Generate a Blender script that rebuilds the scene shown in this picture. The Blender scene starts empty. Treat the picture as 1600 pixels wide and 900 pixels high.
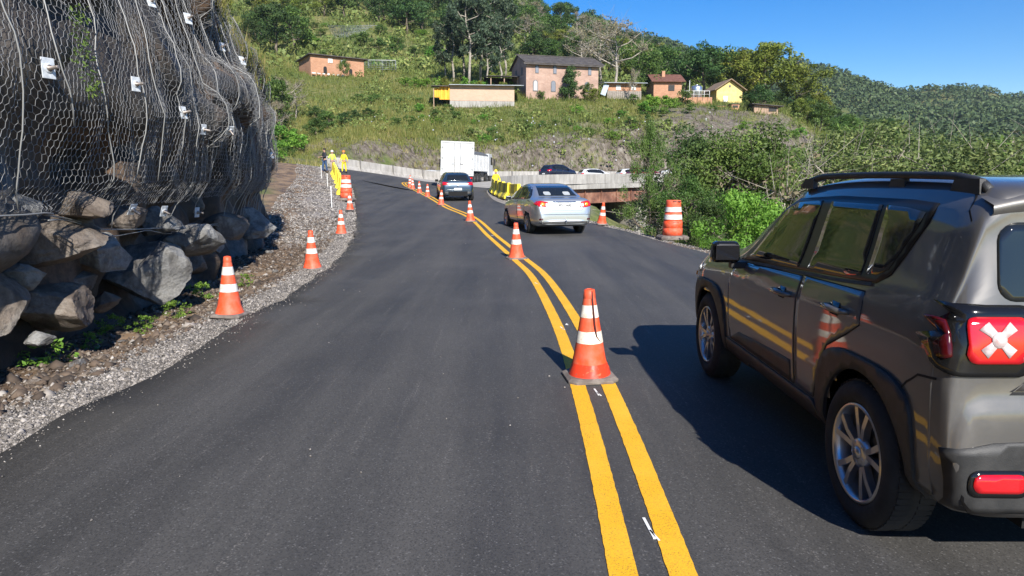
import bpy, bmesh, math, random
import numpy as np
from mathutils import Vector, Matrix, noise
from mathutils.bvhtree import BVHTree
from mathutils.geometry import delaunay_2d_cdt
R_ = math.radians
PI = math.pi
S = bpy.context.scene
C = S.collection

# ------------------------------------------------------------------ camera, sky, sun, exposure
CAM_H = 1.62; FPX = 1100.0; PITCH = math.atan(170 / FPX)
cam = bpy.data.cameras.new('camera'); cam.sensor_width = 36; cam.lens = 36 * FPX / 1600
cam.clip_start = 0.05; cam.clip_end = 6000
co = bpy.data.objects.new('camera', cam); C.objects.link(co)
co.location = (0, 0, CAM_H); co.rotation_euler = (PI / 2 - PITCH, 0, 0)
S.camera = co
SUN_EL = R_(34); SUN_DX, SUN_DY = 0.275, -0.961           # horizontal direction towards the sun
world = bpy.data.worlds.new('World'); S.world = world; world.use_nodes = True
wn = world.node_tree.nodes; wl = world.node_tree.links
sky = wn.new('ShaderNodeTexSky'); sky.sky_type = 'NISHITA'; sky.sun_disc = False
sky.sun_elevation = SUN_EL; sky.sun_rotation = math.atan2(SUN_DX, SUN_DY)
sky.altitude = 150; sky.air_density = 1.0; sky.dust_density = 0.15; sky.ozone_density = 3.0
hsv_ = wn.new('ShaderNodeHueSaturation'); hsv_.inputs['Hue'].default_value = .513; hsv_.inputs['Saturation'].default_value = 1.55; wl.new(sky.outputs[0], hsv_.inputs['Color']); wl.new(hsv_.outputs[0], wn['Background'].inputs[0]); wn['Background'].inputs[1].default_value = 0.088
sl = bpy.data.lights.new('sun', 'SUN'); sl.energy = 4.6; sl.angle = R_(0.53); sl.color = (1.0, 0.955, 0.88)
so = bpy.data.objects.new('sun', sl); C.objects.link(so)
so.rotation_euler = Vector((SUN_DX * math.cos(SUN_EL), SUN_DY * math.cos(SUN_EL), math.sin(SUN_EL))).to_track_quat('Z', 'Y').to_euler()
S.view_settings.view_transform = 'Standard'; S.view_settings.look = 'None'
S.view_settings.exposure = 0.85; S.view_settings.gamma = 1.0; S.view_settings.use_curve_mapping = False
S.render.engine = 'CYCLES'
S.cycles.max_bounces = 6; S.cycles.transparent_max_bounces = 8

# ------------------------------------------------------------------ small helpers
def tag(o, label=None, cat=None, group=None, kind=None):
    if label: o['label'] = label
    if cat: o['category'] = cat
    if group: o['group'] = group
    if kind: o['kind'] = kind
    return o
def empty(name, loc=(0, 0, 0), rz=0.0, label=None, cat=None, group=None):
    o = bpy.data.objects.new(name, None); C.objects.link(o)
    o.location = loc; o.rotation_euler = (0, 0, rz); o.empty_display_size = .2
    return tag(o, label, cat, group)
def children_of(o): return [c for c in bpy.data.objects if c.parent == o]
def kids(o): return list(o.children)
def copy_tree(o, parent=None):
    c = o.copy(); C.objects.link(c)
    if parent is not None: c.parent = parent
    for ch in list(o.children): copy_tree(ch, c)
    return c
def link_mesh(name, me, parent=None, mats=()):
    o = bpy.data.objects.new(name, me); C.objects.link(o)
    for m in mats: me.materials.append(m)
    if parent is not None: o.parent = parent
    return o
def np_mesh(name, V, Fq, mats, parent=None, smooth=False, tint=None, tri=False, midx=None):
    """V (n,3), Fq (m,k) arrays"""
    V = np.asarray(V, dtype=np.float32); Fq = np.asarray(Fq, dtype=np.int32)
    k = Fq.shape[1]; me = bpy.data.meshes.new(name)
    me.vertices.add(len(V)); me.vertices.foreach_set('co', V.ravel())
    me.loops.add(Fq.size); me.loops.foreach_set('vertex_index', Fq.ravel())
    me.polygons.add(len(Fq))
    me.polygons.foreach_set('loop_start', np.arange(0, Fq.size, k, dtype=np.int32))
    me.polygons.foreach_set('loop_total', np.full(len(Fq), k, dtype=np.int32))
    if smooth: me.polygons.foreach_set('use_smooth', np.ones(len(Fq), dtype=bool))
    if midx is not None: me.polygons.foreach_set('material_index', np.asarray(midx, dtype=np.int32))
    if tint is not None:
        a = me.attributes.new('tint', 'FLOAT', 'FACE'); a.data.foreach_set('value', np.asarray(tint, dtype=np.float32))
    me.update(calc_edges=True); me.validate()
    return link_mesh(name, me, parent, mats if isinstance(mats, (list, tuple)) else [mats])

class MB:
    """collects simple solids into one mesh"""
    def __init__(s): s.v = []; s.f = []; s.m = []; s.sm = []
    def add(s, vs, fs, mi=0, smooth=False):
        b = len(s.v); s.v += [tuple(v) for v in vs]
        for f in fs: s.f.append([b + i for i in f]); s.m.append(mi); s.sm.append(smooth)
        return s
    def box(s, c, d, mi=0, rz=0, rx=0, ry=0, taper=1.0):
        hx, hy, hz = d[0] / 2, d[1] / 2, d[2] / 2
        M = Matrix.Rotation(rz, 3, 'Z') @ Matrix.Rotation(ry, 3, 'Y') @ Matrix.Rotation(rx, 3, 'X')
        vs = []
        for z in (-1, 1):
            t = taper if z > 0 else 1.0
            for x, y in ((-1, -1), (1, -1), (1, 1), (-1, 1)):
                p = M @ Vector((x * hx * t, y * hy * t, z * hz)); vs.append((p.x + c[0], p.y + c[1], p.z + c[2]))
        return s.add(vs, [(3, 2, 1, 0), (4, 5, 6, 7), (0, 1, 5, 4), (1, 2, 6, 5), (2, 3, 7, 6), (3, 0, 4, 7)], mi)
    def tube(s, pts, r, n=8, mi=0, caps=True, smooth=True):
        P = [Vector(p) for p in pts]; rs = r if isinstance(r, (list, tuple)) else [r] * len(P)
        vs = []; up = None
        for i, p in enumerate(P):
            a = P[max(0, i - 1)]; b = P[min(len(P) - 1, i + 1)]; t = (b - a)
            if t.length < 1e-9: t = Vector((0, 0, 1))
            t.normalize()
            if up is None: up = Vector((0, 0, 1)) if abs(t.z) < .9 else Vector((1, 0, 0))
            x = t.cross(up)
            if x.length < 1e-5: x = t.cross(Vector((0, 1, 0)))
            x.normalize(); y = t.cross(x).normalized(); up = -y if False else up
            for k in range(n):
                a_ = 2 * PI * k / n; vs.append(p + (x * math.cos(a_) + y * math.sin(a_)) * rs[i])
        fs = []
        for i in range(len(P) - 1):
            for k in range(n):
                k2 = (k + 1) % n; fs.append((i * n + k, i * n + k2, (i + 1) * n + k2, (i + 1) * n + k))
        s.add(vs, fs, mi, smooth)
        if caps:
            b = len(s.v) - len(vs)
            s.f.append([b + k for k in range(n)][::-1]); s.m.append(mi); s.sm.append(False)
            s.f.append([b + (len(P) - 1) * n + k for k in range(n)]); s.m.append(mi); s.sm.append(False)
        return s
    def lathe(s, prof, n=24, mi=0, c=(0, 0, 0), axis='Z', smooth=True, caps=True, a0=0):
        vs = []
        for (r, z) in prof:
            for k in range(n):
                a = 2 * PI * k / n + a0; x, y = r * math.cos(a), r * math.sin(a)
                p = (x, y, z) if axis == 'Z' else ((z, x, y) if axis == 'X' else (x, z, y))
                vs.append((p[0] + c[0], p[1] + c[1], p[2] + c[2]))
        fs = []
        for i in range(len(prof) - 1):
            for k in range(n):
                k2 = (k + 1) % n; fs.append((i * n + k, i * n + k2, (i + 1) * n + k2, (i + 1) * n + k))
        b = len(s.v); s.add(vs, fs, mi, smooth)
        if caps:
            s.f.append([b + k for k in range(n)][::-1]); s.m.append(mi); s.sm.append(False)
            s.f.append([b + (len(prof) - 1) * n + k for k in range(n)]); s.m.append(mi); s.sm.append(False)
        return s
    def prism(s, poly, a, b, axis='Y', mi=0):
        """2-D polygon extruded along axis from a to b. axis X: poly=(y,z); Y: (x,z); Z: (x,y)"""
        def P(p, t): return (t, p[0], p[1]) if axis == 'X' else ((p[0], t, p[1]) if axis == 'Y' else (p[0], p[1], t))
        n = len(poly); vs = [P(p, a) for p in poly] + [P(p, b) for p in poly]
        fs = [tuple(range(n)), tuple(range(2 * n - 1, n - 1, -1))] + [(i, i + n, (i + 1) % n + n, (i + 1) % n) for i in range(n)]
        return s.add(vs, fs, mi)
    def build(s, name, mats, parent=None, bevel=0, seg=2, recalc=True, auto=None):
        me = bpy.data.meshes.new(name); me.from_pydata(s.v, [], s.f)
        me.polygons.foreach_set('material_index', s.m); me.polygons.foreach_set('use_smooth', s.sm)
        if recalc:
            bm = bmesh.new(); bm.from_mesh(me); bmesh.ops.recalc_face_normals(bm, faces=bm.faces); bm.to_mesh(me); bm.free()
        o = link_mesh(name, me, parent, mats if isinstance(mats, (list, tuple)) else [mats])
        if bevel:
            md = o.modifiers.new('b', 'BEVEL'); md.width = bevel; md.segments = seg; md.limit_method = 'ANGLE'; md.angle_limit = R_(35)
        return o

# ------------------------------------------------------------------ materials
def mat(name, col=(.5, .5, .5), rough=.6, metal=0, **kw):
    m = bpy.data.materials.new(name); m.use_nodes = True
    b = m.node_tree.nodes['Principled BSDF']
    b.inputs['Base Color'].default_value = (*col, 1); b.inputs['Roughness'].default_value = rough; b.inputs['Metallic'].default_value = metal
    for k, v in kw.items():
        b.inputs[k.replace('_', ' ')].default_value = v
    return m
def nodes(m): return m.node_tree.nodes, m.node_tree.links, m.node_tree.nodes['Principled BSDF']
def nz(n, l, scale, detail=3, rough=.5, co_='Object', vec=None, dist=0):
    t = n.new('ShaderNodeTexNoise'); t.inputs['Scale'].default_value = scale; t.inputs['Detail'].default_value = detail
    t.inputs['Roughness'].default_value = rough; t.inputs['Distortion'].default_value = dist
    if vec is None:
        c = n.new('ShaderNodeTexCoord'); vec = c.outputs[co_]
    l.new(vec, t.inputs['Vector']); return t.outputs['Fac']
def ramp(n, l, fac, stops, interp='LINEAR'):
    r = n.new('ShaderNodeValToRGB'); r.color_ramp.interpolation = interp
    e = r.color_ramp.elements
    while len(e) < len(stops): e.new(.5)
    for i, (p, c) in enumerate(stops):
        e[i].position = p; e[i].color = (*c, 1) if len(c) == 3 else c
    l.new(fac, r.inputs[0]); return r.outputs[0]
def mixc(n, l, fac, a, b, mode='MIX'):
    x = n.new('ShaderNodeMix'); x.data_type = 'RGBA'; x.blend_type = mode
    for sock, v in ((x.inputs[0], fac), (x.inputs[6], a), (x.inputs[7], b)):
        if isinstance(v, (int, float)): sock.default_value = v
        elif isinstance(v, tuple): sock.default_value = (*v, 1)
        else: l.new(v, sock)
    return x.outputs[2]
def bump(n, l, b, h, strength=.4, dist=.02):
    u = n.new('ShaderNodeBump'); u.inputs['Strength'].default_value = strength; u.inputs['Distance'].default_value = dist
    l.new(h, u.inputs['Height']); l.new(u.outputs[0], b.inputs['Normal']); return u
def dirty(name, c1, c2, scale=4, rough=.6, metal=0, lo=.4, hi=.65, bmp=.15, bscale=None, **kw):
    m = mat(name, c1, rough, metal, **kw); n, l, b = nodes(m)
    f = nz(n, l, scale, 6, .6); l.new(ramp(n, l, f, [(lo, c1), (hi, c2)]), b.inputs['Base Color'])
    if bmp: bump(n, l, b, nz(n, l, bscale or scale * 8, 4), bmp, .01)
    return m
def leafmat(name, a, b_, c, trans=.35, objvar=.5, rough=.55):
    """colours a..b by leaf, c by object"""
    m = mat(name, a, rough); n, l, b = nodes(m)
    at = n.new('ShaderNodeAttribute'); at.attribute_name = 'tint'
    col = ramp(n, l, at.outputs['Fac'], [(0, a), (.75, b_), (1, c)])
    oi = n.new('ShaderNodeObjectInfo')
    hs = n.new('ShaderNodeHueSaturation'); l.new(col, hs.inputs['Color'])
    mr = n.new('ShaderNodeMapRange'); mr.inputs[3].default_value = 1 - objvar * .45; mr.inputs[4].default_value = 1 + objvar * .45
    l.new(oi.outputs['Random'], mr.inputs[0]); l.new(mr.outputs[0], hs.inputs['Value'])
    mr2 = n.new('ShaderNodeMapRange'); mr2.inputs[3].default_value = .5 - .035 * objvar; mr2.inputs[4].default_value = .5 + .035 * objvar
    mu = n.new('ShaderNodeMath'); mu.operation = 'MULTIPLY'; mu.inputs[1].default_value = 7.31
    fr = n.new('ShaderNodeMath'); fr.operation = 'FRACT'
    l.new(oi.outputs['Random'], mu.inputs[0]); l.new(mu.outputs[0], fr.inputs[0]); l.new(fr.outputs[0], mr2.inputs[0]); l.new(mr2.outputs[0], hs.inputs['Hue'])
    l.new(hs.outputs[0], b.inputs['Base Color'])
    b.inputs['Specular IOR Level'].default_value = .25
    tr = n.new('ShaderNodeBsdfTranslucent'); l.new(hs.outputs[0], tr.inputs['Color'])
    mx = n.new('ShaderNodeMixShader'); mx.inputs[0].default_value = trans
    l.new(b.outputs[0], mx.inputs[1]); l.new(tr.outputs[0], mx.inputs[2]); l.new(mx.outputs[0], n['Material Output'].inputs[0])
    return m

# ------------------------------------------------------------------ from picture to place
def sstep(a, b, x):
    t = np.clip((np.asarray(x, dtype=float) - a) / (b - a), 0, 1); return t * t * (3 - 2 * t)
cP, sP = math.cos(PITCH), math.sin(PITCH)
def ray(px, py):
    u = (px - 800) / FPX; v = (py - 450) / FPX
    return np.array([u, cP - v * sP, -sP - v * cP])
def at(px, py, Y):
    r = ray(px, py); t = Y / r[1]; return Vector((r[0] * t, Y, CAM_H + r[2] * t))
_gy = np.linspace(-60, 400, 1841)
_gz = np.interp(_gy, [-60, 20, 33, 40, 45, 50, 57, 66, 80, 120, 400], [0, 0, .32, .58, .74, .92, 1.12, 1.33, 1.55, 1.8, 1.8])
_k = np.hanning(33); _k /= _k.sum(); _gz = np.convolve(np.pad(_gz, 16, 'edge'), _k, 'valid')
CL_Y = [-30, 0, 2.85, 5.3, 8, 11.7, 14.4, 20, 27, 33, 40, 45, 50, 55, 62, 80]
CL_X = [-1.5, .45, .585, .64, .62, .45, .15, -.55, -1.55, -3.0, -4.55, -5.7, -6.9, -7.6, -7.6, -7.6]
def RZ(x, y):
    x = np.asarray(x, dtype=float); y = np.asarray(y, dtype=float)
    g = np.interp(y, _gy, _gz)
    c = np.interp(y, [0, 28, 38, 48, 57, 90], [0, 0, .05, .11, .17, .17])
    dx = np.interp(y, CL_Y, CL_X) - x
    return g + c * np.clip(np.where(dx > 0, dx * dx / (dx + 1.0), 0), 0, 9)
def X_(px, y): return (px - 800) / 1100 * y
def Wp(px, py, surf=None, lo=1.0, hi=90.0):
    """point of the road surface seen at a pixel"""
    surf = surf or RZ
    r = ray(px, py); prev = lo
    for Y in np.geomspace(lo, hi, 400):
        t = Y / r[1]
        if CAM_H + r[2] * t < float(surf(r[0] * t, Y)):
            a, b = prev, Y
            for _ in range(25):
                m = (a + b) / 2; t = m / r[1]
                if CAM_H + r[2] * t < float(surf(r[0] * t, m)): b = m
                else: a = m
            t = b / r[1]; return Vector((r[0] * t, b, float(surf(r[0] * t, b))))
        prev = Y
    t = hi / r[1]; return Vector((r[0] * t, hi, float(surf(r[0] * t, hi))))
# ------------------------------------------------------------------ terrain
rng = np.random.default_rng(7)
LEFT = [(-3.1, -30), (-3.1, 0), (-3.13, 4.42), (-3.1, 5.3), (-3.06, 6.06), (-3.1, 7.2), (-3.14, 8.32), (-3.2, 10.3), (-3.36, 12.6), (-3.75, 15.5), (-4.1, 17.63),
        (-4.8, 21.5), (-5.5, 24.95), (-5.95, 27), (-6.7, 30.5), (-7.55, 34.04), (-8.7, 39.2), (-9.9, 44.29), (-10.9, 48), (-11.95, 51.15), (-13.1, 55.5), (-14.9, 61), (-16.4, 65.5)]
TOP = [(-15.2, 67.2), (-13, 68.9), (-11.2, 69.3), (-10, 69.0), (-7.2, 66.5), (-5, 60.5), (-2.9, 54.5), (-1.75, 52.2)]
RIGHT = [(-1.75, 49.5), (-1.6, 45.68), (-1.06, 39.0), (-.35, 35.09), (.9, 31), (1.85, 27.5), (2.68, 24.43), (3.53, 21.47), (3.93, 18.53), (4.23, 16.34), (4.36, 15.2), (4.6, 12), (4.8, 8), (4.85, 0), (4.85, -30)]
PARA = [(-1.35, 51.2), (-.95, 52.6), (1.9, 58.3), (9, 64.5), (16, 70), (24, 73.5), (60, 80)]         # near edge of the bridge
def catmull(P, n=6):
    P = [np.array(p, float) for p in P]; out = []
    for i in range(len(P) - 1):
        p0 = P[max(0, i - 1)]; p1 = P[i]; p2 = P[i + 1]; p3 = P[min(len(P) - 1, i + 2)]
        for k in range(n):
            t = k / n
            out.append(.5 * ((2 * p1) + (-p0 + p2) * t + (2 * p0 - 5 * p1 + 4 * p2 - p3) * t * t + (-p0 + 3 * p1 - 3 * p2 + p3) * t ** 3))
    out.append(P[-1]); return np.array(out)
def poly_dist(X, Y, P):
    d = np.full(X.shape, 1e9)
    for (ax, ay), (bx, by) in zip(P[:-1], P[1:]):
        vx, vy = bx - ax, by - ay; L = vx * vx + vy * vy + 1e-12
        t = np.clip(((X - ax) * vx + (Y - ay) * vy) / L, 0, 1)
        d = np.minimum(d, np.hypot(X - ax - t * vx, Y - ay - t * vy))
    return d
def inside(X, Y, P):
    r = np.zeros(X.shape, bool); n = len(P)
    for i in range(n):
        x1, y1 = P[i]; x2, y2 = P[(i + 1) % n]
        if y1 == y2: continue
        c = ((y1 > Y) != (y2 > Y)) & (X < (x2 - x1) * (Y - y1) / (y2 - y1) + x1); r ^= c
    return r
def resample0(path, step):
    p = np.array(path, float); s = np.r_[0, np.cumsum(np.linalg.norm(np.diff(p, axis=0), axis=1))]; q = np.linspace(0, s[-1], max(2, int(s[-1] / step)))
    return np.column_stack([np.interp(q, s, p[:, 0]), np.interp(q, s, p[:, 1])])
LC = catmull(LEFT, 4)
# edge of the platform on the right: beyond it the bank drops to the stream
EDGE = [(5.6, -60), (5.6, 8), (5.1, 15.5), (4.5, 18.5), (4.0, 21.8), (3.3, 25), (2.4, 28.5), (1.5, 32), (.4, 36), (-.3, 40), (-.9, 45), (-.8, 49.5), (-.4, 52.2), (2.3, 57.8), (4.2, 60), (4.6, 66), (4.4, 86), (14, 90), (60, 96)]
VALLEY = EDGE + [(420, 96), (420, -60)]
# hill: picture row seen at column px and depth y -> height
HC = [-600, 100, 300, 430, 520, 600, 700, 800, 900, 1000, 1100, 1200, 1300, 1450, 1600, 2100, 3200]
HD = [60, 75, 84, 90, 98, 108, 116, 130, 150, 180, 220, 280, 340, 450, 680, 950, 1400]
HP = [
 #  60   75   84   90   98  108  116  130  150  180  220  280  340  450  680  950 1400
 [250, 215, 190, 170, 140, 110,  90,  65,  30, -10, -60,-110,-130,-130,-100, -60,  0],   # -600
 [255, 228, 205, 190, 160, 130, 110,  85,  55,  20, -25, -75, -95,-100, -80, -40,  20],  # 100
 [262, 238, 214, 198, 175, 145, 122, 100,  72,  38,  -5, -55, -75, -80, -60, -20,  40],
 [268, 243, 222, 206, 186, 160, 140, 118,  90,  55,  12, -35, -55, -60, -40,   0,  60],
 [262, 232, 214, 204, 190, 168, 150, 126, 104,  68,  30, -12, -35, -40, -20,  20,  80],
 [262, 226, 208, 201, 190, 170, 152, 134, 106,  76,  40,   2, -20, -25,   0,  40, 100],
 [270, 262, 222, 208, 188, 164, 151, 132, 116,  92,  55,  18,  -2,  -5,  20,  60, 120],
 [275, 268, 234, 212, 191, 164, 150, 134, 118,  94,  66,  35,  18,  15,  40,  80, 140],
 [280, 275, 240, 215, 188, 160, 148, 136, 122, 105,  86,  66,  62,  62,  70, 110, 160],
 [300, 285, 262, 225, 192, 166, 158, 152, 146, 134, 118, 104, 110, 112,  80, 120, 180],
 [330, 310, 278, 236, 188, 168, 164, 162, 160, 156, 152, 158, 165, 160,  92, 130, 190],
 [345, 330, 300, 262, 216, 182, 178, 176, 176, 180, 190, 200, 205, 185, 112, 140, 200],
 [350, 340, 322, 300, 270, 236, 226, 218, 212, 210, 214, 220, 222, 200, 132, 150, 205],
 [345, 340, 335, 325, 305, 280, 268, 255, 245, 240, 238, 236, 232, 210, 158, 165, 215],
 [340, 338, 336, 330, 318, 300, 290, 278, 268, 258, 250, 244, 238, 220, 182, 185, 225],
 [335, 335, 335, 333, 328, 318, 312, 305, 295, 285, 275, 262, 255, 245, 225, 225, 245],
 [330, 330, 330, 330, 328, 322, 318, 312, 305, 300, 292, 285, 280, 275, 262, 260, 262]]
HP = np.array(HP, float)
def hill(x, y):
    y = np.maximum(np.asarray(y, float), 20.0); px = 800 + 1100 * np.asarray(x, float) / y
    cx = np.interp(px, HC, np.arange(len(HC))); cy = np.interp(np.log(y), np.log(HD), np.arange(len(HD)))
    i = np.clip(np.floor(cx).astype(int), 0, len(HC) - 2); j = np.clip(np.floor(cy).astype(int), 0, len(HD) - 2)
    fx = cx - i; fy = cy - j; fx = fx * fx * (3 - 2 * fx) * .5 + fx * .5
    p = HP[i, j] * (1 - fx) * (1 - fy) + HP[i + 1, j] * fx * (1 - fy) + HP[i, j + 1] * (1 - fx) * fy + HP[i + 1, j + 1] * fx * fy
    return CAM_H + (280 - p) / 1100 * y
def yb(x, y):
    return np.interp(800 + 1100 * x / np.maximum(y, 20), [300, 430, 545, 620, 690, 790, 980, 1100, 1200, 1600], [52, 60, 66.5, 71, 75, 79, 83.5, 86, 88, 92])
_tn = {}
def vnoise(x, y, s, seed=0):
    """smooth value noise, vectorised"""
    if seed not in _tn: _tn[seed] = np.random.default_rng(seed + 100).random((256, 256))
    T = _tn[seed]; X = np.asarray(x) / s + 1000.0; Y = np.asarray(y) / s + 1000.0
    i = np.floor(X).astype(int); j = np.floor(Y).astype(int); fx = X - i; fy = Y - j
    fx = fx * fx * (3 - 2 * fx); fy = fy * fy * (3 - 2 * fy); i %= 256; j %= 256; i1 = (i + 1) % 256; j1 = (j + 1) % 256
    return T[i, j] * (1 - fx) * (1 - fy) + T[i1, j] * fx * (1 - fy) + T[i, j1] * (1 - fx) * fy + T[i1, j1] * fx * fy - .5
def fbm(x, y, s, o=4, seed=0):
    r = 0; a = 1
    for k in range(o): r = r + a * vnoise(x, y, s / 2 ** k, seed + k); a *= .5
    return r
WALL = [(-4.15, -8), (-4.3, 0), (-4.42, 4), (-4.6, 6.5), (-4.75, 8.5), (-5.25, 11.5), (-5.95, 15), (-7.2, 20), (-7.95, 22.3), (-8.9, 24.2), (-12, 25.6), (-19, 27), (-32, 30)]
def terrain(x, y):
    x = np.asarray(x, float); y = np.asarray(y, float)
    base = RZ(x, y)
    dl = np.interp(y, [p[1] for p in LEFT], [p[0] for p in LEFT]) - x       # metres to the left of the asphalt
    n = fbm(x, y, 1.6, 4, 3)
    lw = sstep(0.2, 1.6, dl)
    z = base - .075 + lw * n * .13
    z = z - .16 * sstep(.5, 1.5, dl) * (1 - sstep(24, 34, y))               # ditch along the rock
    z = z + lw * sstep(20, 34, y) * (.12 + .05 * np.clip(dl, 0, 8)) * (1 - sstep(57, 63, y))
    z = z + .55 * np.maximum(0, -x - .345 * y - 1.5) * sstep(22, 30, y)
    z = z + 5.0 * sstep(.5, 3.5, -x - np.interp(y, [p[1] for p in WALL[:9]], [-p[0] for p in WALL[:9]]) ) * (1 - sstep(19, 22, y))
    dv = np.where(inside(x, y, VALLEY), poly_dist(x, y, EDGE), 0)
    drop = 9.0 * (1 - np.exp(-np.maximum(dv, 0) * .62 / 9.0)) * 1.35
    z = z - drop * (1 + .25 * fbm(x, y, 5, 3, 9)) + sstep(0, 3, dv) * fbm(x, y, 2.5, 4, 5) * .5
    e = y - yb(x, y)
    h = hill(x, y)
    am = np.clip((y - 60) / 80, .25, 1.6)
    h = h + am * (fbm(x, y, 22, 4, 11) * 2.2) * sstep(0, 10, e) + np.clip((y - 250) / 300, 0, 1) * fbm(x, y, 90, 4, 21) * 22
    w = sstep(3.4, 8.5, e)
    h = h + np.where((e > 0) & (e < 14), fbm(x * 1.0, y, 4, 4, 31) * 1.6, 0) * w
    return z * (1 - w) + h * w
def TZ(x, y): return float(terrain(np.array([x]), np.array([y]))[0])

xs = np.concatenate([-np.geomspace(15.5, 420, 75)[::-1], np.arange(-15, 8.01, .22), np.geomspace(8.3, 640, 120)])
ys = np.concatenate([np.array([-60, -40, -25, -15, -8, -4, -2]), np.arange(-1, 30, .25), np.arange(30, 112, .8), np.geomspace(113, 1400, 80)])
GX, GY = np.meshgrid(xs, ys); GZ = terrain(GX, GY)
nx, ny = len(xs), len(ys)
V = np.stack([GX.ravel(), GY.ravel(), GZ.ravel()], 1)
I = np.arange(nx * ny).reshape(ny, nx)
Fq = np.stack([I[:-1, :-1].ravel(), I[:-1, 1:].ravel(), I[1:, 1:].ravel(), I[1:, :-1].ravel()], 1)
# slope and zones for the material
gz_y, gz_x = np.gradient(GZ, ys, xs); steep = np.hypot(gz_x, gz_y)
E_ = GY - yb(GX, GY); DL_ = np.interp(GY, [p[1] for p in LEFT], [p[0] for p in LEFT]) - GX
z_rock = (sstep(1, 3, E_) * (1 - sstep(9, 18, E_ + 6 * fbm(GX, GY, 7, 3, 43))) * sstep(.30, .8, steep + .6 * fbm(GX, GY, 9, 3, 41) + .25))
_px = 800 + 1100 * GX / np.maximum(GY, 20)
z_rock = np.maximum(z_rock, sstep(1000, 1050, _px) * (1 - sstep(1290, 1340, _px)) * sstep(86, 90, GY) * (1 - sstep(106, 110, GY)) * 1.0)
z_rock = np.clip(z_rock, 0, 1)
z_veg = np.maximum(sstep(-2, 2, E_), sstep(1.0, 3.5, np.where(inside(GX, GY, VALLEY), poly_dist(GX, GY, EDGE), 0)))
z_veg = np.maximum(z_veg, sstep(-.01, .02, -GX / np.maximum(GY, 1) - .345 + .03 * fbm(GX, GY, 3, 3, 8)) * sstep(24, 28, GY))
z_grav = (1 - sstep(.45, .9, DL_ + .6 * fbm(GX, GY, 1.2, 3, 15))) * sstep(-.5, 0, DL_)
z_grav = np.where(GY > 19, (1 - sstep(1.6, 2.7, DL_ + .8 * fbm(GX, GY, 2, 3, 15))), z_grav)
mt = mat('ground_mix', (.2, .15, .1), .9); n, l, b = nodes(mt)
def attr(nm):
    a = n.new('ShaderNodeAttribute'); a.attribute_name = nm; return a.outputs['Fac']
co_ = n.new('ShaderNodeTexCoord').outputs['Object']
fine = nz(n, l, 22, 6, .65, vec=co_); mid = nz(n, l, 1.3, 6, .6, vec=co_); big = nz(n, l, .12, 5, .6, vec=co_); tiny = nz(n, l, 75, 3, .7, vec=co_)
soil = mixc(n, l, ramp(n, l, mid, [(.38, (0, 0, 0)), (.6, (1, 1, 1))]), (.085, .055, .034), (.25, .165, .10))
soil = mixc(n, l, ramp(n, l, fine, [(.5, (0, 0, 0)), (.68, (1, 1, 1))]), soil, (.26, .21, .16))
grav = mixc(n, l, ramp(n, l, tiny, [(.35, (0, 0, 0)), (.65, (1, 1, 1))]), (.10, .09, .085), (.42, .38, .34))
grass = mixc(n, l, ramp(n, l, big, [(.42, (0, 0, 0)), (.58, (1, 1, 1))]), (.10, .13, .035), (.23, .20, .08))
grass = mixc(n, l, ramp(n, l, mid, [(.45, (0, 0, 0)), (.6, (1, 1, 1))]), grass, (.075, .10, .028))
rk = n.new('ShaderNodeMapping'); rk.inputs['Scale'].default_value = (1, 1, .35); l.new(co_, rk.inputs[0])
rn = nz(n, l, 1.7, 8, .72, vec=rk.outputs[0], dist=.8)
rock = ramp(n, l, rn, [(.34, (.035, .030, .026)), (.46, (.10, .082, .064)), (.56, (.17, .145, .115)), (.7, (.25, .235, .21))])
c_ = mixc(n, l, attr('z_grav'), soil, grav); c_ = mixc(n, l, attr('z_veg'), c_, grass)
rm = n.new('ShaderNodeMath'); rm.operation = 'MULTIPLY'; l.new(attr('z_rock'), rm.inputs[0]); l.new(ramp(n, l, nz(n, l, .35, 6, .7, vec=co_), [(.36, (0, 0, 0)), (.48, (1, 1, 1))]), rm.inputs[1])
c_ = mixc(n, l, rm.outputs[0], c_, rock)
l.new(c_, b.inputs['Base Color']); bump(n, l, b, fine, .5, .03)
wet = ramp(n, l, mid, [(.36, (.45, .45, .45)), (.5, (.95, .95, .95))]); l.new(wet, b.inputs['Roughness'])
b.inputs['Specular IOR Level'].default_value = .25
terr = np_mesh('ground', V, Fq, mt, smooth=True)
for nm, a in (('z_rock', z_rock), ('z_veg', z_veg), ('z_grav', z_grav)):
    at_ = terr.data.attributes.new(nm, 'FLOAT', 'POINT'); at_.data.foreach_set('value', a.ravel().astype(np.float32))
tag(terr, kind='structure')

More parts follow.
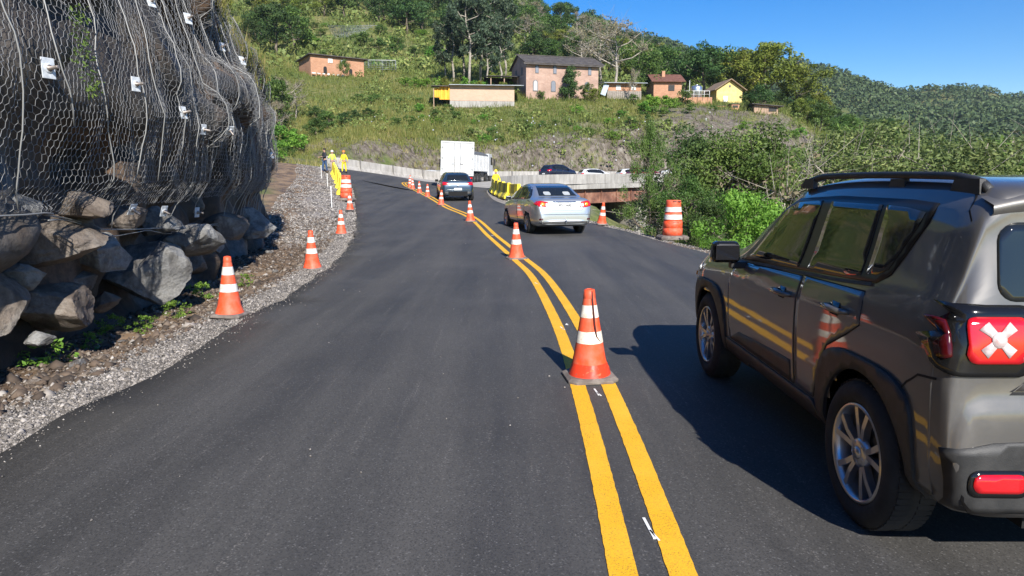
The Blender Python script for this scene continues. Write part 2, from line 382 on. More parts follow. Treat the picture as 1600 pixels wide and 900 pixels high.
# ------------------------------------------------------------------ road sheets
def sheet(name, outline, m, dz, step=.6, zf=RZ, skirt=.0, parent=None, kind='structure', bounds=None):
    P = [Vector((p[0], p[1])) for p in outline]; n_ = len(P)
    o = np.array(outline); x0, y0 = o.min(0); x1, y1 = o.max(0)
    gx, gy = np.meshgrid(np.arange(x0 + step / 2, x1, step), np.arange(y0 + step / 2, y1, step))
    ok = inside(gx, gy, outline) & (poly_dist(gx, gy, list(outline) + [outline[0]]) > step * .35)
    pts = P + [Vector((a, b)) for a, b in zip(gx[ok], gy[ok])]
    r = delaunay_2d_cdt(pts, [(i, (i + 1) % n_) for i in range(n_)], [], 1, 1e-5)
    vv = np.array([(p.x, p.y) for p in r[0]]); z = zf(vv[:, 0], vv[:, 1]) + dz
    me = bpy.data.meshes.new(name); faces = [list(f) for f in r[2]]
    verts = [(a, b, c) for (a, b), c in zip(vv, z)]
    bm = bmesh.new(); bv = [bm.verts.new(v) for v in verts]
    for f in faces:
        try: bm.faces.new([bv[i] for i in f])
        except ValueError: pass
    bmesh.ops.recalc_face_normals(bm, faces=bm.faces)
    if sum(f.normal.z for f in bm.faces) < 0: bmesh.ops.reverse_faces(bm, faces=bm.faces)
    if skirt:
        ed = [e for e in bm.edges if len(e.link_faces) == 1]
        g = bmesh.ops.extrude_edge_only(bm, edges=ed)
        for v in [x for x in g['geom'] if isinstance(x, bmesh.types.BMVert)]: v.co.z -= skirt
    for f in bm.faces: f.smooth = f.normal.z > .5 if not skirt else abs(f.normal.z) > .5
    bm.to_mesh(me); bm.free()
    ob = link_mesh(name, me, parent, [m])
    if kind: tag(ob, kind=kind)
    return ob
asph = mat('asphalt', (.05, .05, .052), .75); n, l, b = nodes(asph)
co_ = n.new('ShaderNodeTexCoord').outputs['Object']
sp = nz(n, l, 190, 2, .6, vec=co_); sp2 = nz(n, l, 60, 4, .7, vec=co_)
mp = n.new('ShaderNodeMapping'); mp.inputs['Scale'].default_value = (1.6, .12, 1); l.new(co_, mp.inputs[0])
stk = nz(n, l, 1.0, 5, .6, vec=mp.outputs[0]); pat = nz(n, l, .5, 5, .6, vec=co_)
c1 = mixc(n, l, ramp(n, l, stk, [(.38, (0, 0, 0)), (.66, (1, 1, 1))]), (.050, .048, .0455), (.084, .080, .075))
c1 = mixc(n, l, ramp(n, l, pat, [(.45, (0, 0, 0)), (.7, (.5, .5, .5))]), c1, (.098, .093, .087))
vo = n.new('ShaderNodeTexVoronoi'); vo.inputs['Scale'].default_value = 130; l.new(co_, vo.inputs['Vector'])
sepc = n.new('ShaderNodeSeparateColor'); l.new(vo.outputs['Color'], sepc.inputs[0])
c1 = mixc(n, l, ramp(n, l, sepc.outputs[0], [(.92, (0, 0, 0)), (.98, (.7, .7, .7))]), c1, (.15, .145, .14))
c1 = mixc(n, l, ramp(n, l, sepc.outputs[1], [(.55, (0, 0, 0)), (.9, (.5, .5, .5))]), c1, (.024, .024, .024))
dustm = nz(n, l, 7, 6, .75, vec=mp.outputs[0]); 
dm = n.new('ShaderNodeMath'); dm.operation = 'MULTIPLY'; l.new(ramp(n, l, dustm, [(.56, (0, 0, 0)), (.72, (1, 1, 1))]), dm.inputs[0]); l.new(ramp(n, l, sp2, [(.52, (0, 0, 0)), (.62, (1, 1, 1))]), dm.inputs[1])
c1 = mixc(n, l, dm.outputs[0], c1, (.24, .22, .20))
l.new(c1, b.inputs['Base Color'])
bump(n, l, b, sp2, .22, .005); b.inputs['Specular IOR Level'].default_value = .35
l.new(ramp(n, l, stk, [(.3, (.62, .62, .62)), (.7, (.82, .82, .82))]), b.inputs['Roughness'])
RC = catmull(RIGHT, 4); TC = catmull(TOP, 3)
r5 = np.random.default_rng(4); LE = resample0(LC[2:], .2); k5 = len(LE); n5_ = np.convolve(r5.normal(0, 1, k5), [.25, .5, .25], 'same') * .045 + np.convolve(r5.normal(0, 1, k5), np.hanning(14) / 7, 'same') * .09; n5_[0] = n5_[-1] = 0
LE[:, 0] += n5_ * np.clip(1.3 - LE[:, 1] / 40, .25, 1)
road = sheet('road', [tuple(LC[0])] + [tuple(p) for p in LE] + [tuple(p) for p in TC] + [tuple(p) for p in RC], asph, 0.0, .55, skirt=.12)
conc = dirty('concrete_pale', (.30, .28, .255), (.40, .375, .34), 1.2, .85, bmp=.25)
# light concrete deck behind the new asphalt (its front edge runs under the asphalt edge)
BARR = [(-17.5, 66.2), (-14.5, 68.6), (-11.7, 71.2), (-7.4, 75.2), (-.8, 79.2), (5.5, 81.6), (13.5, 84), (30, 88), (62, 94)]   # foot of the far barrier
deck_out = [(-16.3, 65.5)] + [(a, b_ - .0) for a, b_ in BARR[:-1]] + [(60, 93)] + PARA[::-1][0:] + [(-1.75, 51.9), (-1.8, 48.5), (-6, 47), (-12, 55)]
deck_sheet = sheet('bridge_pavement', [tuple(p) for p in deck_out], conc, -.02, 1.5, skirt=0)
# yellow double line, chips of pre-marking between
cl = catmull(list(zip(CL_X[1:13], CL_Y[1:13])) + [(-8.9, 58.5), (-8.6, 62)], 10)
cl = np.vstack([[[.40, -.5]], cl])
def ribbon(name, path, off0, off1, m, dz, kind='structure', parent=None, jitter=0.0):
    t = np.gradient(path, axis=0); t /= np.linalg.norm(t, axis=1)[:, None]; nn = np.stack([t[:, 1], -t[:, 0]], 1)
    a = path + nn * off0; c = path + nn * off1
    if jitter:
        a += nn * (rng.random((len(a), 1)) - .5) * jitter; c += nn * (rng.random((len(a), 1)) - .5) * jitter
    V = np.vstack([np.column_stack([a, RZ(a[:, 0], a[:, 1]) + dz]), np.column_stack([c, RZ(c[:, 0], c[:, 1]) + dz])])
    k = len(path); F = [(i, i + k, i + k + 1, i + 1) for i in range(k - 1)]
    o = np_mesh(name, V, F, m, parent)
    if kind: tag(o, kind=kind)
    return o
ypaint = mat('yellow_paint', (.80, .40, .012), .7); n, l, b = nodes(ypaint)
f = nz(n, l, 140, 4, .7); f2 = nz(n, l, 3, 4)
cy_ = mixc(n, l, ramp(n, l, f, [(.38, (.8, .8, .8)), (.46, (0, 0, 0))]), (.84, .43, .012), (.16, .10, .03))
cy_ = mixc(n, l, ramp(n, l, f2, [(.45, (0, 0, 0)), (.75, (.6, .6, .6))]), cy_, (.90, .50, .04))
l.new(cy_, b.inputs['Base Color']); bump(n, l, b, f, .5, .004)
# resample centreline finely
seg = np.r_[0, np.cumsum(np.linalg.norm(np.diff(cl, axis=0), axis=1))]; q = np.arange(0, seg[-1], .05)
clf = np.column_stack([np.interp(q, seg, cl[:, 0]), np.interp(q, seg, cl[:, 1])])
ribbon('road_marking', clf, -.178, -.058, ypaint, .005, jitter=.0045)
ribbon('road_marking', clf, .069, .189, ypaint, .005, jitter=.0045)
wpaint = mat('white_paint', (.75, .75, .73), .8)
mw = MB()
for (px, py, L, a) in [(932, 613, .16, .02), (1014, 826, .20, .05), (878, 513, .14, -.06), (838, 443, .16, -.15), (885, 507, .06, .3), (769, 368, .2, -.3), (745, 347, .2, -.3), (798, 385, .15, -.2)]:
    p = Wp(px, py); mw.box((p.x, p.y, p.z + .0035), (.014, L, .004), rz=-a + .12); mw.box((p.x + .012, p.y - L * .35, p.z + .0035), (.010, L * .5, .004), rz=-a + .3)
tag(mw.build('road_marking', wpaint), kind='structure')
# ------------------------------------------------------------------ rock cutting with the rockfall net on the left
def build_cliff():
    wc = catmull(WALL, 12); s = np.r_[0, np.cumsum(np.linalg.norm(np.diff(wc, axis=0), axis=1))]
    q = np.concatenate([np.arange(3, 40, .085), np.arange(40, s[-1], .5)])
    cx = np.interp(q, s, wc[:, 0]); cy = np.interp(q, s, wc[:, 1])
    t = np.stack([np.gradient(cx, q), np.gradient(cy, q)], 1); t /= np.linalg.norm(t, axis=1)[:, None]
    # smooth the direction so the corner does not fold
    k = np.hanning(15); k /= k.sum()
    t = np.stack([np.convolve(np.pad(t[:, i], 7, 'edge'), k, 'valid') for i in (0, 1)], 1); t /= np.linalg.norm(t, axis=1)[:, None]
    nn = np.stack([t[:, 1], -t[:, 0]], 1)                     # outwards, to the road
    return q, cx, cy, nn
wq, wx, wy, wn_ = build_cliff()
def top_h(u): return np.interp(u, [0, 14, 18, 22, 26.5, 29.5, 31.2, 33, 36, 60], [9.5, 9.2, 7.6, 6.4, 5.5, 4.9, 4.0, 4.3, 5.5, 7])
def hull_off(u, z):
    """smooth outward offset of the netted face at height z"""
    o = np.interp(z, [-.5, .6, 1.2, 1.6, 2.4, 3.2, 4.2, 5.4, 7, 9.5], [-.10, -.12, .10, .42, .55, .42, .12, -.25, -.8, -1.7])
    return o * np.interp(u, [0, 26, 31, 60], [1, .85, .45, .3])
vz = np.concatenate([np.linspace(0, 1, 86)])
U, Vv = np.meshgrid(wq, vz); Htop = top_h(U); Zc = -.5 + Vv * (Htop + .5)
rr = np.random.default_rng(12)
seeds = np.column_stack([rr.uniform(2, 60, 420), rr.uniform(-1, 10, 420)]); so_ = rr.uniform(-1, 1, 420); sgx = rr.uniform(-.55, .55, 420); sgy = rr.uniform(-.6, .6, 420)
fu = U.ravel() + .25 * fbm(U.ravel(), Zc.ravel(), 1.0, 3, 51); fz = Zc.ravel() + .25 * fbm(U.ravel(), Zc.ravel(), 1.0, 3, 55)
D = np.empty((len(fu), 2)); idx = np.empty(len(fu), int)
for a in range(0, len(fu), 8000):
    d = np.hypot((fu[a:a + 8000, None] - seeds[None, :, 0]) * .8, (fz[a:a + 8000, None] - seeds[None, :, 1]) * 1.25)
    p = np.argpartition(d, 2, axis=1)[:, :2]; dd = np.take_along_axis(d, p, 1); o = np.argsort(dd, 1)
    D[a:a + 8000] = np.take_along_axis(dd, o, 1); idx[a:a + 8000] = np.take_along_axis(p, o, 1)[:, 0]
crack = np.clip((D[:, 1] - D[:, 0]) / .16, 0, 1) ** .7
disp = so_[idx] * .22 + sgx[idx] * (fu - seeds[idx, 0]) + sgy[idx] * (fz - seeds[idx, 1]) - .22 * (1 - crack) + .10 * fbm(fu, fz, .5, 4, 61)
disp = disp.reshape(U.shape)
recess = -.62 * np.exp(-((Zc - np.interp(U, [10, 16, 22, 30], [1.9, 1.8, 1.5, 1.2])) / .62) ** 2) * np.interp(U, [0, 12, 15, 28, 31], [.3, .45, 1, .9, .2])
recess -= .05 * np.exp(-((Zc - np.interp(U, [10, 16, 22, 30], [.75, .7, .6, .5])) / .3) ** 2)
off = hull_off(U, Zc) - .18 + disp + recess
off = np.minimum(off, hull_off(U, Zc) + .30)
for ax_ in (0, 0, 1): off = np.apply_along_axis(lambda c: np.convolve(np.pad(c, 1, 'edge'), [.25, .5, .25], 'valid'), ax_, off)
ROCK_OFF = off.copy()
top = sstep(.86, 1.0, Vv)                                     # round back over the top
off -= top * .7
CX = np.interp(U, wq, wx) + np.interp(U, wq, wn_[:, 0]) * off; CY = np.interp(U, wq, wy) + np.interp(U, wq, wn_[:, 1]) * off
CZ = Zc - top * .15 + np.interp(U, wq, [TZ(a, b) for a, b in zip(wx[::1], wy[::1])]) * (1 - Vv) * np.where(U > 34, 1, 0)
# rows leading back into the hillside
ext = []
for k, (bk, up) in enumerate([(1.0, .5), (2.2, 1.3), (4.0, 2.6), (7, 4.4), (12, 7.0), (22, 12)]):
    o = off[-1] - bk + .35 * fbm(U[-1], U[-1] * 0 + k * 3, 1.5, 4, 66)
    ext.append((wx + wn_[:, 0] * o, wy + wn_[:, 1] * o, CZ[-1] + up + .5 * fbm(U[-1], U[-1] * 0 + k * 3, 2.0, 4, 67)))
for e in ext: CX = np.vstack([CX, e[0]]); CY = np.vstack([CY, e[1]]); CZ = np.vstack([CZ, e[2]])
nr, nc = CX.shape; I = np.arange(nr * nc).reshape(nr, nc)
Fq = np.stack([I[:-1, :-1].ravel(), I[:-1, 1:].ravel(), I[1:, 1:].ravel(), I[1:, :-1].ravel()], 1)
mrock = mat('cut_rock', (.1, .09, .08), .85); n, l, b = nodes(mrock)
co_ = n.new('ShaderNodeTexCoord').outputs['Object']
mp = n.new('ShaderNodeMapping'); mp.inputs['Scale'].default_value = (1, 1, .45); l.new(co_, mp.inputs[0])
f1 = nz(n, l, .8, 7, .62, vec=mp.outputs[0], dist=.6); f2 = nz(n, l, 9, 6, .65, vec=co_); f3 = nz(n, l, .55, 4, .6, vec=co_)
cr = ramp(n, l, f1, [(.33, (.022, .020, .018)), (.47, (.055, .045, .036)), (.57, (.10, .093, .086)), (.72, (.19, .175, .16))])
cr = mixc(n, l, ramp(n, l, f3, [(.50, (0, 0, 0)), (.62, (.8, .8, .8))]), cr, (.17, .095, .05))
cr = mixc(n, l, ramp(n, l, f2, [(.40, (.55, .55, .55)), (.60, (0, 0, 0))]), cr, (.03, .027, .025))
l.new(cr, b.inputs['Base Color']); bump(n, l, b, f2, .7, .03)
l.new(ramp(n, l, f3, [(.4, (.5, .5, .5)), (.55, (.9, .9, .9))]), b.inputs['Roughness'])
msoil = dirty('bank_grass_soil', (.10, .085, .04), (.17, .14, .07), 2.5, .95, bmp=.4)
mi = np.zeros((nr - 1, nc - 1), int); mi[84:, :] = 1
cliff = np_mesh('rock_cutting', np.stack([CX.ravel(), CY.ravel(), CZ.ravel()], 1), Fq, [mrock, msoil], smooth=False, midx=mi.ravel())
tag(cliff, 'dark blasted rock face hung with wire netting left of the road', 'rock face')

# --- the net
def net_pos(u, z):
    """net hangs outside the rock, pinned back at the cables"""
    o = hull_off(u, z) + .10 + .10 * fbm(u, z * .5, 1.3, 3, 71) + .05 * fbm(u, z, .35, 2, 75)
    fold = np.interp(u, [14, 20, 24, 32], [.012, .03, .07, .07]) * np.sin(u * 9 + 2.2 * fbm(u, z * .25, .8, 2, 77) * 6)
    uf = np.interp(u, wq, np.arange(len(wq))); vf = np.clip((z + .5) / (top_h(u) + .5), 0, .999) * 85; ia = np.clip(uf.astype(int), 1, len(wq) - 3); ja = np.clip(vf.astype(int), 1, 83)
    ro = np.max([ROCK_OFF[ja + b_, ia + a_] for a_ in (-1, 0, 1, 2) for b_ in (-1, 0, 1, 2)], axis=0) + .03
    o = np.maximum(o - .10, ro) + .02 * fbm(u, z, .22, 2, 78)
    o = o + fold - .18 * sstep(0, 1, (z - top_h(u) + .9) / .9)
    ux = u + .10 * fbm(u, z, .9, 2, 81)
    return np.stack([np.interp(ux, wq, wx) + np.interp(ux, wq, wn_[:, 0]) * o, np.interp(ux, wq, wy) + np.interp(ux, wq, wn_[:, 1]) * o, z + .05 * fbm(u, z, .8, 2, 83)], 1)
def net_bot(u): return np.interp(u, [12, 14.4, 15.2, 16, 20, 27, 30, 34], [1.30, 1.33, 1.25, 1.05, .86, .42, .40, .6])
CW, CHh = .076, .115
u0, u1 = 12.2, 36.0
ncol = int((u1 - u0) / CW); nrow = int(8.2 / .068)
# honeycomb: zigzag rows joined by twists
pts = []; ids = {}
iu = np.arange(ncol * 2); ed = []
base_i = 0; Pu = []; Pz = []
for r in range(nrow):
    z0 = 9.4 - r * .068
    uu = u0 + iu * CW / 2 ; zz = z0 + np.where((iu + r) % 2 == 0, 0, .0227) 
    Pu.append(uu); Pz.append(zz)
Pu = np.array(Pu); Pz = np.array(Pz); m_ = ncol * 2
idg = np.arange(Pu.size).reshape(Pu.shape)
edges = [np.stack([idg[:, :-1].ravel(), idg[:, 1:].ravel()], 1)]
for r in range(nrow - 1):
    c = np.where((iu + r) % 2 == 0)[0]; edges.append(np.stack([idg[r, c], idg[r + 1, c]], 1))
edges = np.vstack(edges)
Pu = Pu.ravel(); Pz = Pz.ravel(); wu = .07 * fbm(Pu, Pz, .45, 3, 101) + .10 * fbm(Pu, Pz * .3, 1.2, 2, 104); wz = .06 * fbm(Pu, Pz, .5, 3, 107)
Pu = Pu + wu + rr.normal(0, .005, Pu.size); Pz = Pz + wz + rr.normal(0, .005, Pz.size)
okp = (Pz > net_bot(Pu)) & (Pz < top_h(Pu) + .1) & (Pz < np.interp(Pu, [12, 15, 19, 30], [4.6, 6.5, 9, 9]))
edges = edges[okp[edges[:, 0]] & okp[edges[:, 1]]]
P3 = net_pos(Pu, Pz)
def prisms(A, B, rad, k=3):
    d = B - A; L = np.linalg.norm(d, axis=1)[:, None] + 1e-9; d = d / L
    ref = np.where(np.abs(d[:, 2:3]) < .9, np.array([[0, 0, 1.0]]), np.array([[1.0, 0, 0]])); x = np.cross(d, ref); x /= np.linalg.norm(x, axis=1)[:, None]; y = np.cross(d, x)
    vs = []
    for E in (A, B):
        for i in range(k):
            a = 2 * PI * i / k; vs.append(E + (x * math.cos(a) + y * math.sin(a)) * rad)
    V = np.stack(vs, 1).reshape(-1, 3); nb = np.arange(len(A))[:, None] * (2 * k)
    F = np.concatenate([np.hstack([nb + i, nb + (i + 1) % k, nb + k + (i + 1) % k, nb + k + i]) for i in range(k)])
    return V, F
nv, nf = prisms(P3[edges[:, 0]], P3[edges[:, 1]], .0034)
mwire = mat('galvanised_wire', (.23, .23, .23), .55, .35)
net = np_mesh('rockfall_net', nv, nf, mwire, smooth=False)
tag(net, 'hexagonal galvanised wire net draped over the dark rock face', 'wire net')
# hanging cables and the bottom cable belong to the net
mcable = mat('steel_cable', (.28, .28, .27), .55, .35)
mc = MB()
for i, u in enumerate(list(np.arange(13.2, 30.8, .74)) + [31.3, 32.2, 33.4]):
    zt = min(float(top_h(u)), 6.6) - .05; zb_ = float(net_bot(u)) + rr.uniform(0, .9) * (rr.random() < .5)
    zz = np.arange(zb_, zt, .16); ph = rr.uniform(0, 9)
    uu = u + .05 * np.sin(zz * 1.7 + ph) + .03 * np.sin(zz * 4.1 + ph * 2) + rr.uniform(-.12, .12)
    P = net_pos(uu, zz); nrm = np.stack([np.interp(uu, wq, wn_[:, 0]), np.interp(uu, wq, wn_[:, 1]), zz * 0], 1); P = P + nrm * .02
    mc.tube([tuple(p) for p in P], .007 if u < 22 else .009, 5)
uu = np.arange(12.3, 30.2, .15); P = net_pos(uu, net_bot(uu)); mc.tube([tuple(p) for p in P], .009, 5)
uu = np.arange(14.4, 28, .15); P = net_pos(uu, net_bot(uu) - .05 + .03 * np.sin(uu * 3)); mc.tube([tuple(p + np.array([.03, 0, 0])) for p in P], .006, 5)
mc.build('cable', mcable, net)
# bvh of the net hull for placing the bolt plates
hu = np.arange(12, 36, .2); hz = np.arange(.2, 9, .2); HU, HZ = np.meshgrid(hu, hz); hp = net_pos(HU.ravel(), HZ.ravel())
I = np.arange(len(hp)).reshape(HU.shape)
hbvh = BVHTree.FromPolygons([tuple(p) for p in hp], [(I[a, c], I[a, c + 1], I[a + 1, c + 1], I[a + 1, c]) for a in range(len(hz) - 1) for c in range(len(hu) - 1)])
mplate = dirty('plate_white', (.40, .43, .46), (.62, .65, .68), 14, .5, bmp=.05)
mbolt = mat('bolt_steel', (.25, .22, .2), .5, .6)
plates = [(70, 107, 'large white square bolt plate on the netted rock, topmost at far left', 1.0), (208, 132, 'white bolt plate on the net beside the dark hollow, right of the largest one', .9),
          (283, 177, 'tilted white bolt plate catching the sun in the middle of the net', .9), (315, 202, 'narrow weathered bolt plate just right of the tilted one', .8),
          (357, 202, 'small white bolt plate on the net right of the narrow weathered one', .8), (232, 3, 'white bolt plate cut by the top of the picture', .9),
          (291, 30, 'bluish bolt plate with a bar high on the net', .9), (377, 96, 'white bolt plate near the upper right rim of the net', .9), (345, 74, 'bolt plate with a protruding bar beside the bush on the rim', .8),
          (203, 325, 'white bolt plate on the bottom cable, leftmost of the row', .85), (253, 328, 'white bolt plate on the bottom cable, second from the left', .85),
          (305, 331, 'white bolt plate on the bottom cable, third from the left', .85), (362, 341, 'small white bolt plate at the right end of the bottom cable', .8), (423, 243, 'bolt plate on the far vertical edge of the netted rock', .8)]
for i, (px, py, lab, sc) in enumerate(plates):
    d = Vector(ray(px, py)).normalized(); h, nn_, _, dist = hbvh.ray_cast(Vector((0, 0, CAM_H)), d)
    if h is None: continue
    if nn_.dot(d) > 0: nn_ = -nn_
    e = empty('anchor_plate', h + nn_ * .03, 0, lab, 'bolt plate', 'bolt plates holding the wire net')
    tilt = Vector((nn_.x + rr.uniform(-.2, .35), nn_.y - rr.uniform(.25, .5), nn_.z + rr.uniform(-.15, .3))).normalized()
    e.rotation_euler = tilt.to_track_quat('Z', 'Y').to_euler()
    mb = MB(); s_ = .12 * sc * max(1, (h.y / 9) ** .35); mb.box((0, 0, 0), (s_ * 1.05, s_ * 1.5, .012)); mb.lathe([(s_ * .40, .005), (s_ * .30, .018), (s_ * .16, .024)], 16); mb.build('plate', mplate, e, .008, 3)
    mb = MB(); mb.lathe([(.032, .006), (.03, .022), (.018, .026), (.016, .12), (.012, .125)], 12); mb.build('bolt', mbolt, e)

# ------------------------------------------------------------------ boulders under the net
def rock_mesh(name, dims, seed, m, sub=4, planes=16, rough=.05):
    r = np.random.default_rng(seed); bm = bmesh.new(); bmesh.ops.create_icosphere(bm, subdivisions=sub, radius=1)
    V = np.array([v.co[:] for v in bm.verts])
    for k in range(planes):
        nrm = r.normal(size=3); nrm /= np.linalg.norm(nrm); d = r.uniform(.50, .84); t = V @ nrm - d
        V = V - np.where(t > 0, t, 0)[:, None] * nrm[None] * .96
    for i, v in enumerate(bm.verts):
        p = Vector(V[i]); w = noise.fractal(p * 1.6 + Vector((seed, 0, 0)), 1.0, 2.0, 4)
        w2 = noise.fractal(p * 6 + Vector((seed, 3, 0)), 1.0, 2.0, 3)
        p *= 1 + rough * w * 2 + rough * .5 * w2
        v.co = (p.x * dims[0] / 2, p.y * dims[1] / 2, p.z * dims[2] / 2)
    me = bpy.data.meshes.new(name); 
    for f in bm.faces: f.smooth = True
    bm.to_mesh(me); bm.free(); me.materials.append(m)
    try: me.set_sharp_from_angle(angle=R_(16))
    except Exception: pass
    return me
def rockmat(name, a, c, d):
    m = mat(name, a, .8); n, l, b = nodes(m); co_ = n.new('ShaderNodeTexCoord').outputs['Object']
    oi = n.new('ShaderNodeObjectInfo'); va = n.new('ShaderNodeVectorMath'); va.operation = 'ADD'; l.new(co_, va.inputs[0]); l.new(oi.outputs['Location'], va.inputs[1])
    f1 = nz(n, l, 1.7, 6, .65, vec=va.outputs[0], dist=.5); f2 = nz(n, l, 14, 6, .7, vec=va.outputs[0])
    mp = n.new('ShaderNodeMapping'); mp.inputs['Scale'].default_value = (3, 3, 1.2); l.new(va.outputs[0], mp.inputs[0]); f3 = nz(n, l, 1.2, 4, .6, vec=mp.outputs[0])
    c1 = ramp(n, l, f1, [(.35, a), (.52, c), (.68, d)]); c1 = mixc(n, l, ramp(n, l, f3, [(.40, (.7, .7, .7)), (.50, (0, 0, 0))]), c1, (a[0] * .5, a[1] * .45, a[2] * .42))
    c1 = mixc(n, l, ramp(n, l, f2, [(.36, (.5, .5, .5)), (.56, (0, 0, 0))]), c1, (a[0] * .4, a[1] * .4, a[2] * .4))
    l.new(c1, b.inputs['Base Color']); bump(n, l, b, f2, .9, .03); return m
mb_brown = rockmat('boulder_brown', (.115, .088, .066), (.185, .150, .120), (.25, .225, .195))
mb_grey = rockmat('boulder_grey', (.15, .15, .145), (.22, .215, .205), (.30, .29, .27))
BL = [ # px, py centre, depth, dims, material, label
    (70, 476, 7.15, (1.15, .9, .62), 0, 'brown boulder lying in the ditch at far left, lowest of the pile'),
    (222, 430, 9.6, (1.35, 1.1, .95), 1, 'large pale grey boulder bathed in sun below the net'),
    (45, 375, 7.1, (1.7, 1.1, .55), 0, 'long tan ledge boulder under the sunny net corner'),
    (150, 392, 8.3, (1.1, .9, .6), 1, 'shaded dark boulder wedged between the ledge and the grey boulder'),
    (135, 322, 7.4, (.8, .8, .4), 0, 'tan block just under the cut net corner'),
    (300, 372, 11.2, (1.3, 1.1, .75), 1, 'shadowed boulder behind the large pale grey one'),
    (345, 352, 14.2, (1.2, 1.1, .8), 0, 'rounded shaded boulder under the bottom cable'),
    (395, 352, 17.5, (1.5, 1.3, .9), 1, 'farthest shaded boulder at the end of the rock face'),
    (-30, 470, 6.3, (1.0, .9, .8), 0, 'dark boulder cut by the left edge of the picture'),
    (245, 350, 10.2, (1.0, .8, .5), 1, 'flat shaded block above the large grey boulder'),
    (60, 528, 6.5, (.34, .25, .14), 1, 'small flat grey rock before the brown boulder'),
    (10, 320, 6.9, (.9, .8, .45), 1, 'grey block at left edge right below the net'),
    (120, 440, 8.1, (.55, .5, .38), 1, 'medium shaded rock wedged above the brown boulder'), (165, 470, 8.4, (.42, .4, .32), 0, 'medium brown rock at the left foot of the large grey boulder'), (300, 415, 12.3, (.7, .6, .5), 0, 'medium rock right of the large grey boulder in shade'),
    (190, 345, 8.9, (.8, .6, .4), 0, 'medium brown block just under the sagging cable'), (25, 430, 6.8, (.7, .5, .36), 1, 'medium grey rock packed under the tan ledge boulder'), (330, 385, 13.6, (.6, .5, .4), 1, 'medium rock before the rounded shaded boulder'), (270, 395, 10.9, (.5, .45, .45), 1, 'medium rock leaning on the back of the grey boulder')]
for i, (px, py, d, dm, mi_, lab) in enumerate(BL):
    p = at(px, py, d); me = rock_mesh('boulder', dm, 40 + i * 3, (mb_brown, mb_grey)[mi_], 5 if d < 12 else 4, 18, .05)
    o = link_mesh('boulder', me); o.location = p; o.rotation_euler = (rr.uniform(-.2, .2), rr.uniform(-.15, .15), rr.uniform(-.5, .5))
    tag(o, lab, 'boulder', 'boulders at the foot of the rock face')
# loose stones that one can count in the ditch
mst = [rockmat('stone_a', (.20, .15, .11), (.30, .25, .20), (.40, .36, .31)), rockmat('stone_b', (.12, .11, .105), (.19, .18, .17), (.28, .27, .25))]
smesh = [rock_mesh('loose_stone', (1, .8, .5), 300 + k, mst[k % 2], 2, 9, .07) for k in range(6)]
def stone_label(px, py, s_):
    size = 'big' if s_ > .23 else ('medium' if s_ > .14 else 'small')
    where = 'below the brown boulder' if px < 140 and py < 590 else ('at the bottom left corner of the ditch' if px < 180 else ('in front of the large grey boulder' if px < 290 and py > 480 else ('left of the nearest left cone' if px < 335 else ('behind the nearest left cone' if px < 400 and py > 400 else ('by the second left cone' if px > 415 and py > 390 else 'in the shadow of the rock end')))))
    return f'{size} angular stone in the ditch {where}'
spots = [(160, 560, .17), (235, 505, .15), (52, 600, .16), (120, 573, .22), (200, 580, .12), (275, 492, .13), (310, 490, .11), (340, 505, .1), (265, 520, .16), (190, 535, .14), (90, 545, .15), (150, 628, .1), (20, 560, .2),
         (300, 455, .16), (325, 440, .15), (345, 425, .2), (375, 430, .22), (395, 410, .2), (400, 440, .14), (430, 425, .2), (330, 470, .12), (420, 395, .25), (440, 380, .28), (455, 400, .2), (375, 395, .2), (285, 470, .1), (35, 640, .09), (75, 615, .11), (405, 372, .3), (440, 350, .3), (460, 335, .3), (420, 340, .3)]
for i, (px, py, s_) in enumerate(spots):
    p = Wp(px, py, lambda x, y: terrain(np.array([x]), np.array([y]))[0]); o = link_mesh('loose_stone', smesh[i % 6]) if i < 6 and False else bpy.data.objects.new('loose_stone', smesh[i % 6])
    if o.name not in C.objects: C.objects.link(o)
    o.location = (p.x, p.y, p.z + s_ * .08); o.scale = (s_, s_ * .9, s_ * rr.uniform(.7, 1.1)); o.rotation_euler = (rr.uniform(-.3, .3), rr.uniform(-.3, .3), rr.uniform(0, 6))
    tag(o, stone_label(px, py, s_), 'stone', 'loose stones in the ditch')
# gravel: nobody could count it
def scatter_stones(name, X, Y, Zs, size, m, seed):
    r = np.random.default_rng(seed); nS = len(X)
    base = np.array([(1, 0, 0), (-1, 0, 0), (0, 1, 0), (0, -1, 0), (0, 0, 1), (0, 0, -1)], float); tri = np.array([(0, 2, 4), (2, 1, 4), (1, 3, 4), (3, 0, 4), (2, 0, 5), (1, 2, 5), (3, 1, 5), (0, 3, 5)])
    v = base[None] * (1 + r.uniform(-.35, .35, (nS, 6, 1))) ; v = v + r.uniform(-.3, .3, (nS, 6, 3)); v *= np.array([1, .8, .6])[None, None]
    a = r.uniform(0, 6.3, nS); ca, sa = np.cos(a), np.sin(a)
    x = v[..., 0] * ca[:, None] - v[..., 1] * sa[:, None]; y = v[..., 0] * sa[:, None] + v[..., 1] * ca[:, None]
    P = np.stack([x * size[:, None] + X[:, None], y * size[:, None] + Y[:, None], v[..., 2] * size[:, None] + Zs[:, None]], 2).reshape(-1, 3)
    F = (tri[None] + (np.arange(nS) * 6)[:, None, None]).reshape(-1, 3)
    o = np_mesh(name, P, F, m, tint=np.repeat(r.random(nS), 8)); return tag(o, kind='stuff')
mgrav = mat('gravel', (.3, .27, .25), .9); n, l, b = nodes(mgrav); at_ = n.new('ShaderNodeAttribute'); at_.attribute_name = 'tint'
l.new(ramp(n, l, at_.outputs['Fac'], [(0, (.06, .055, .05)), (.35, (.15, .135, .122)), (.75, (.26, .235, .21)), (1, (.42, .385, .35))]), b.inputs['Base Color'])
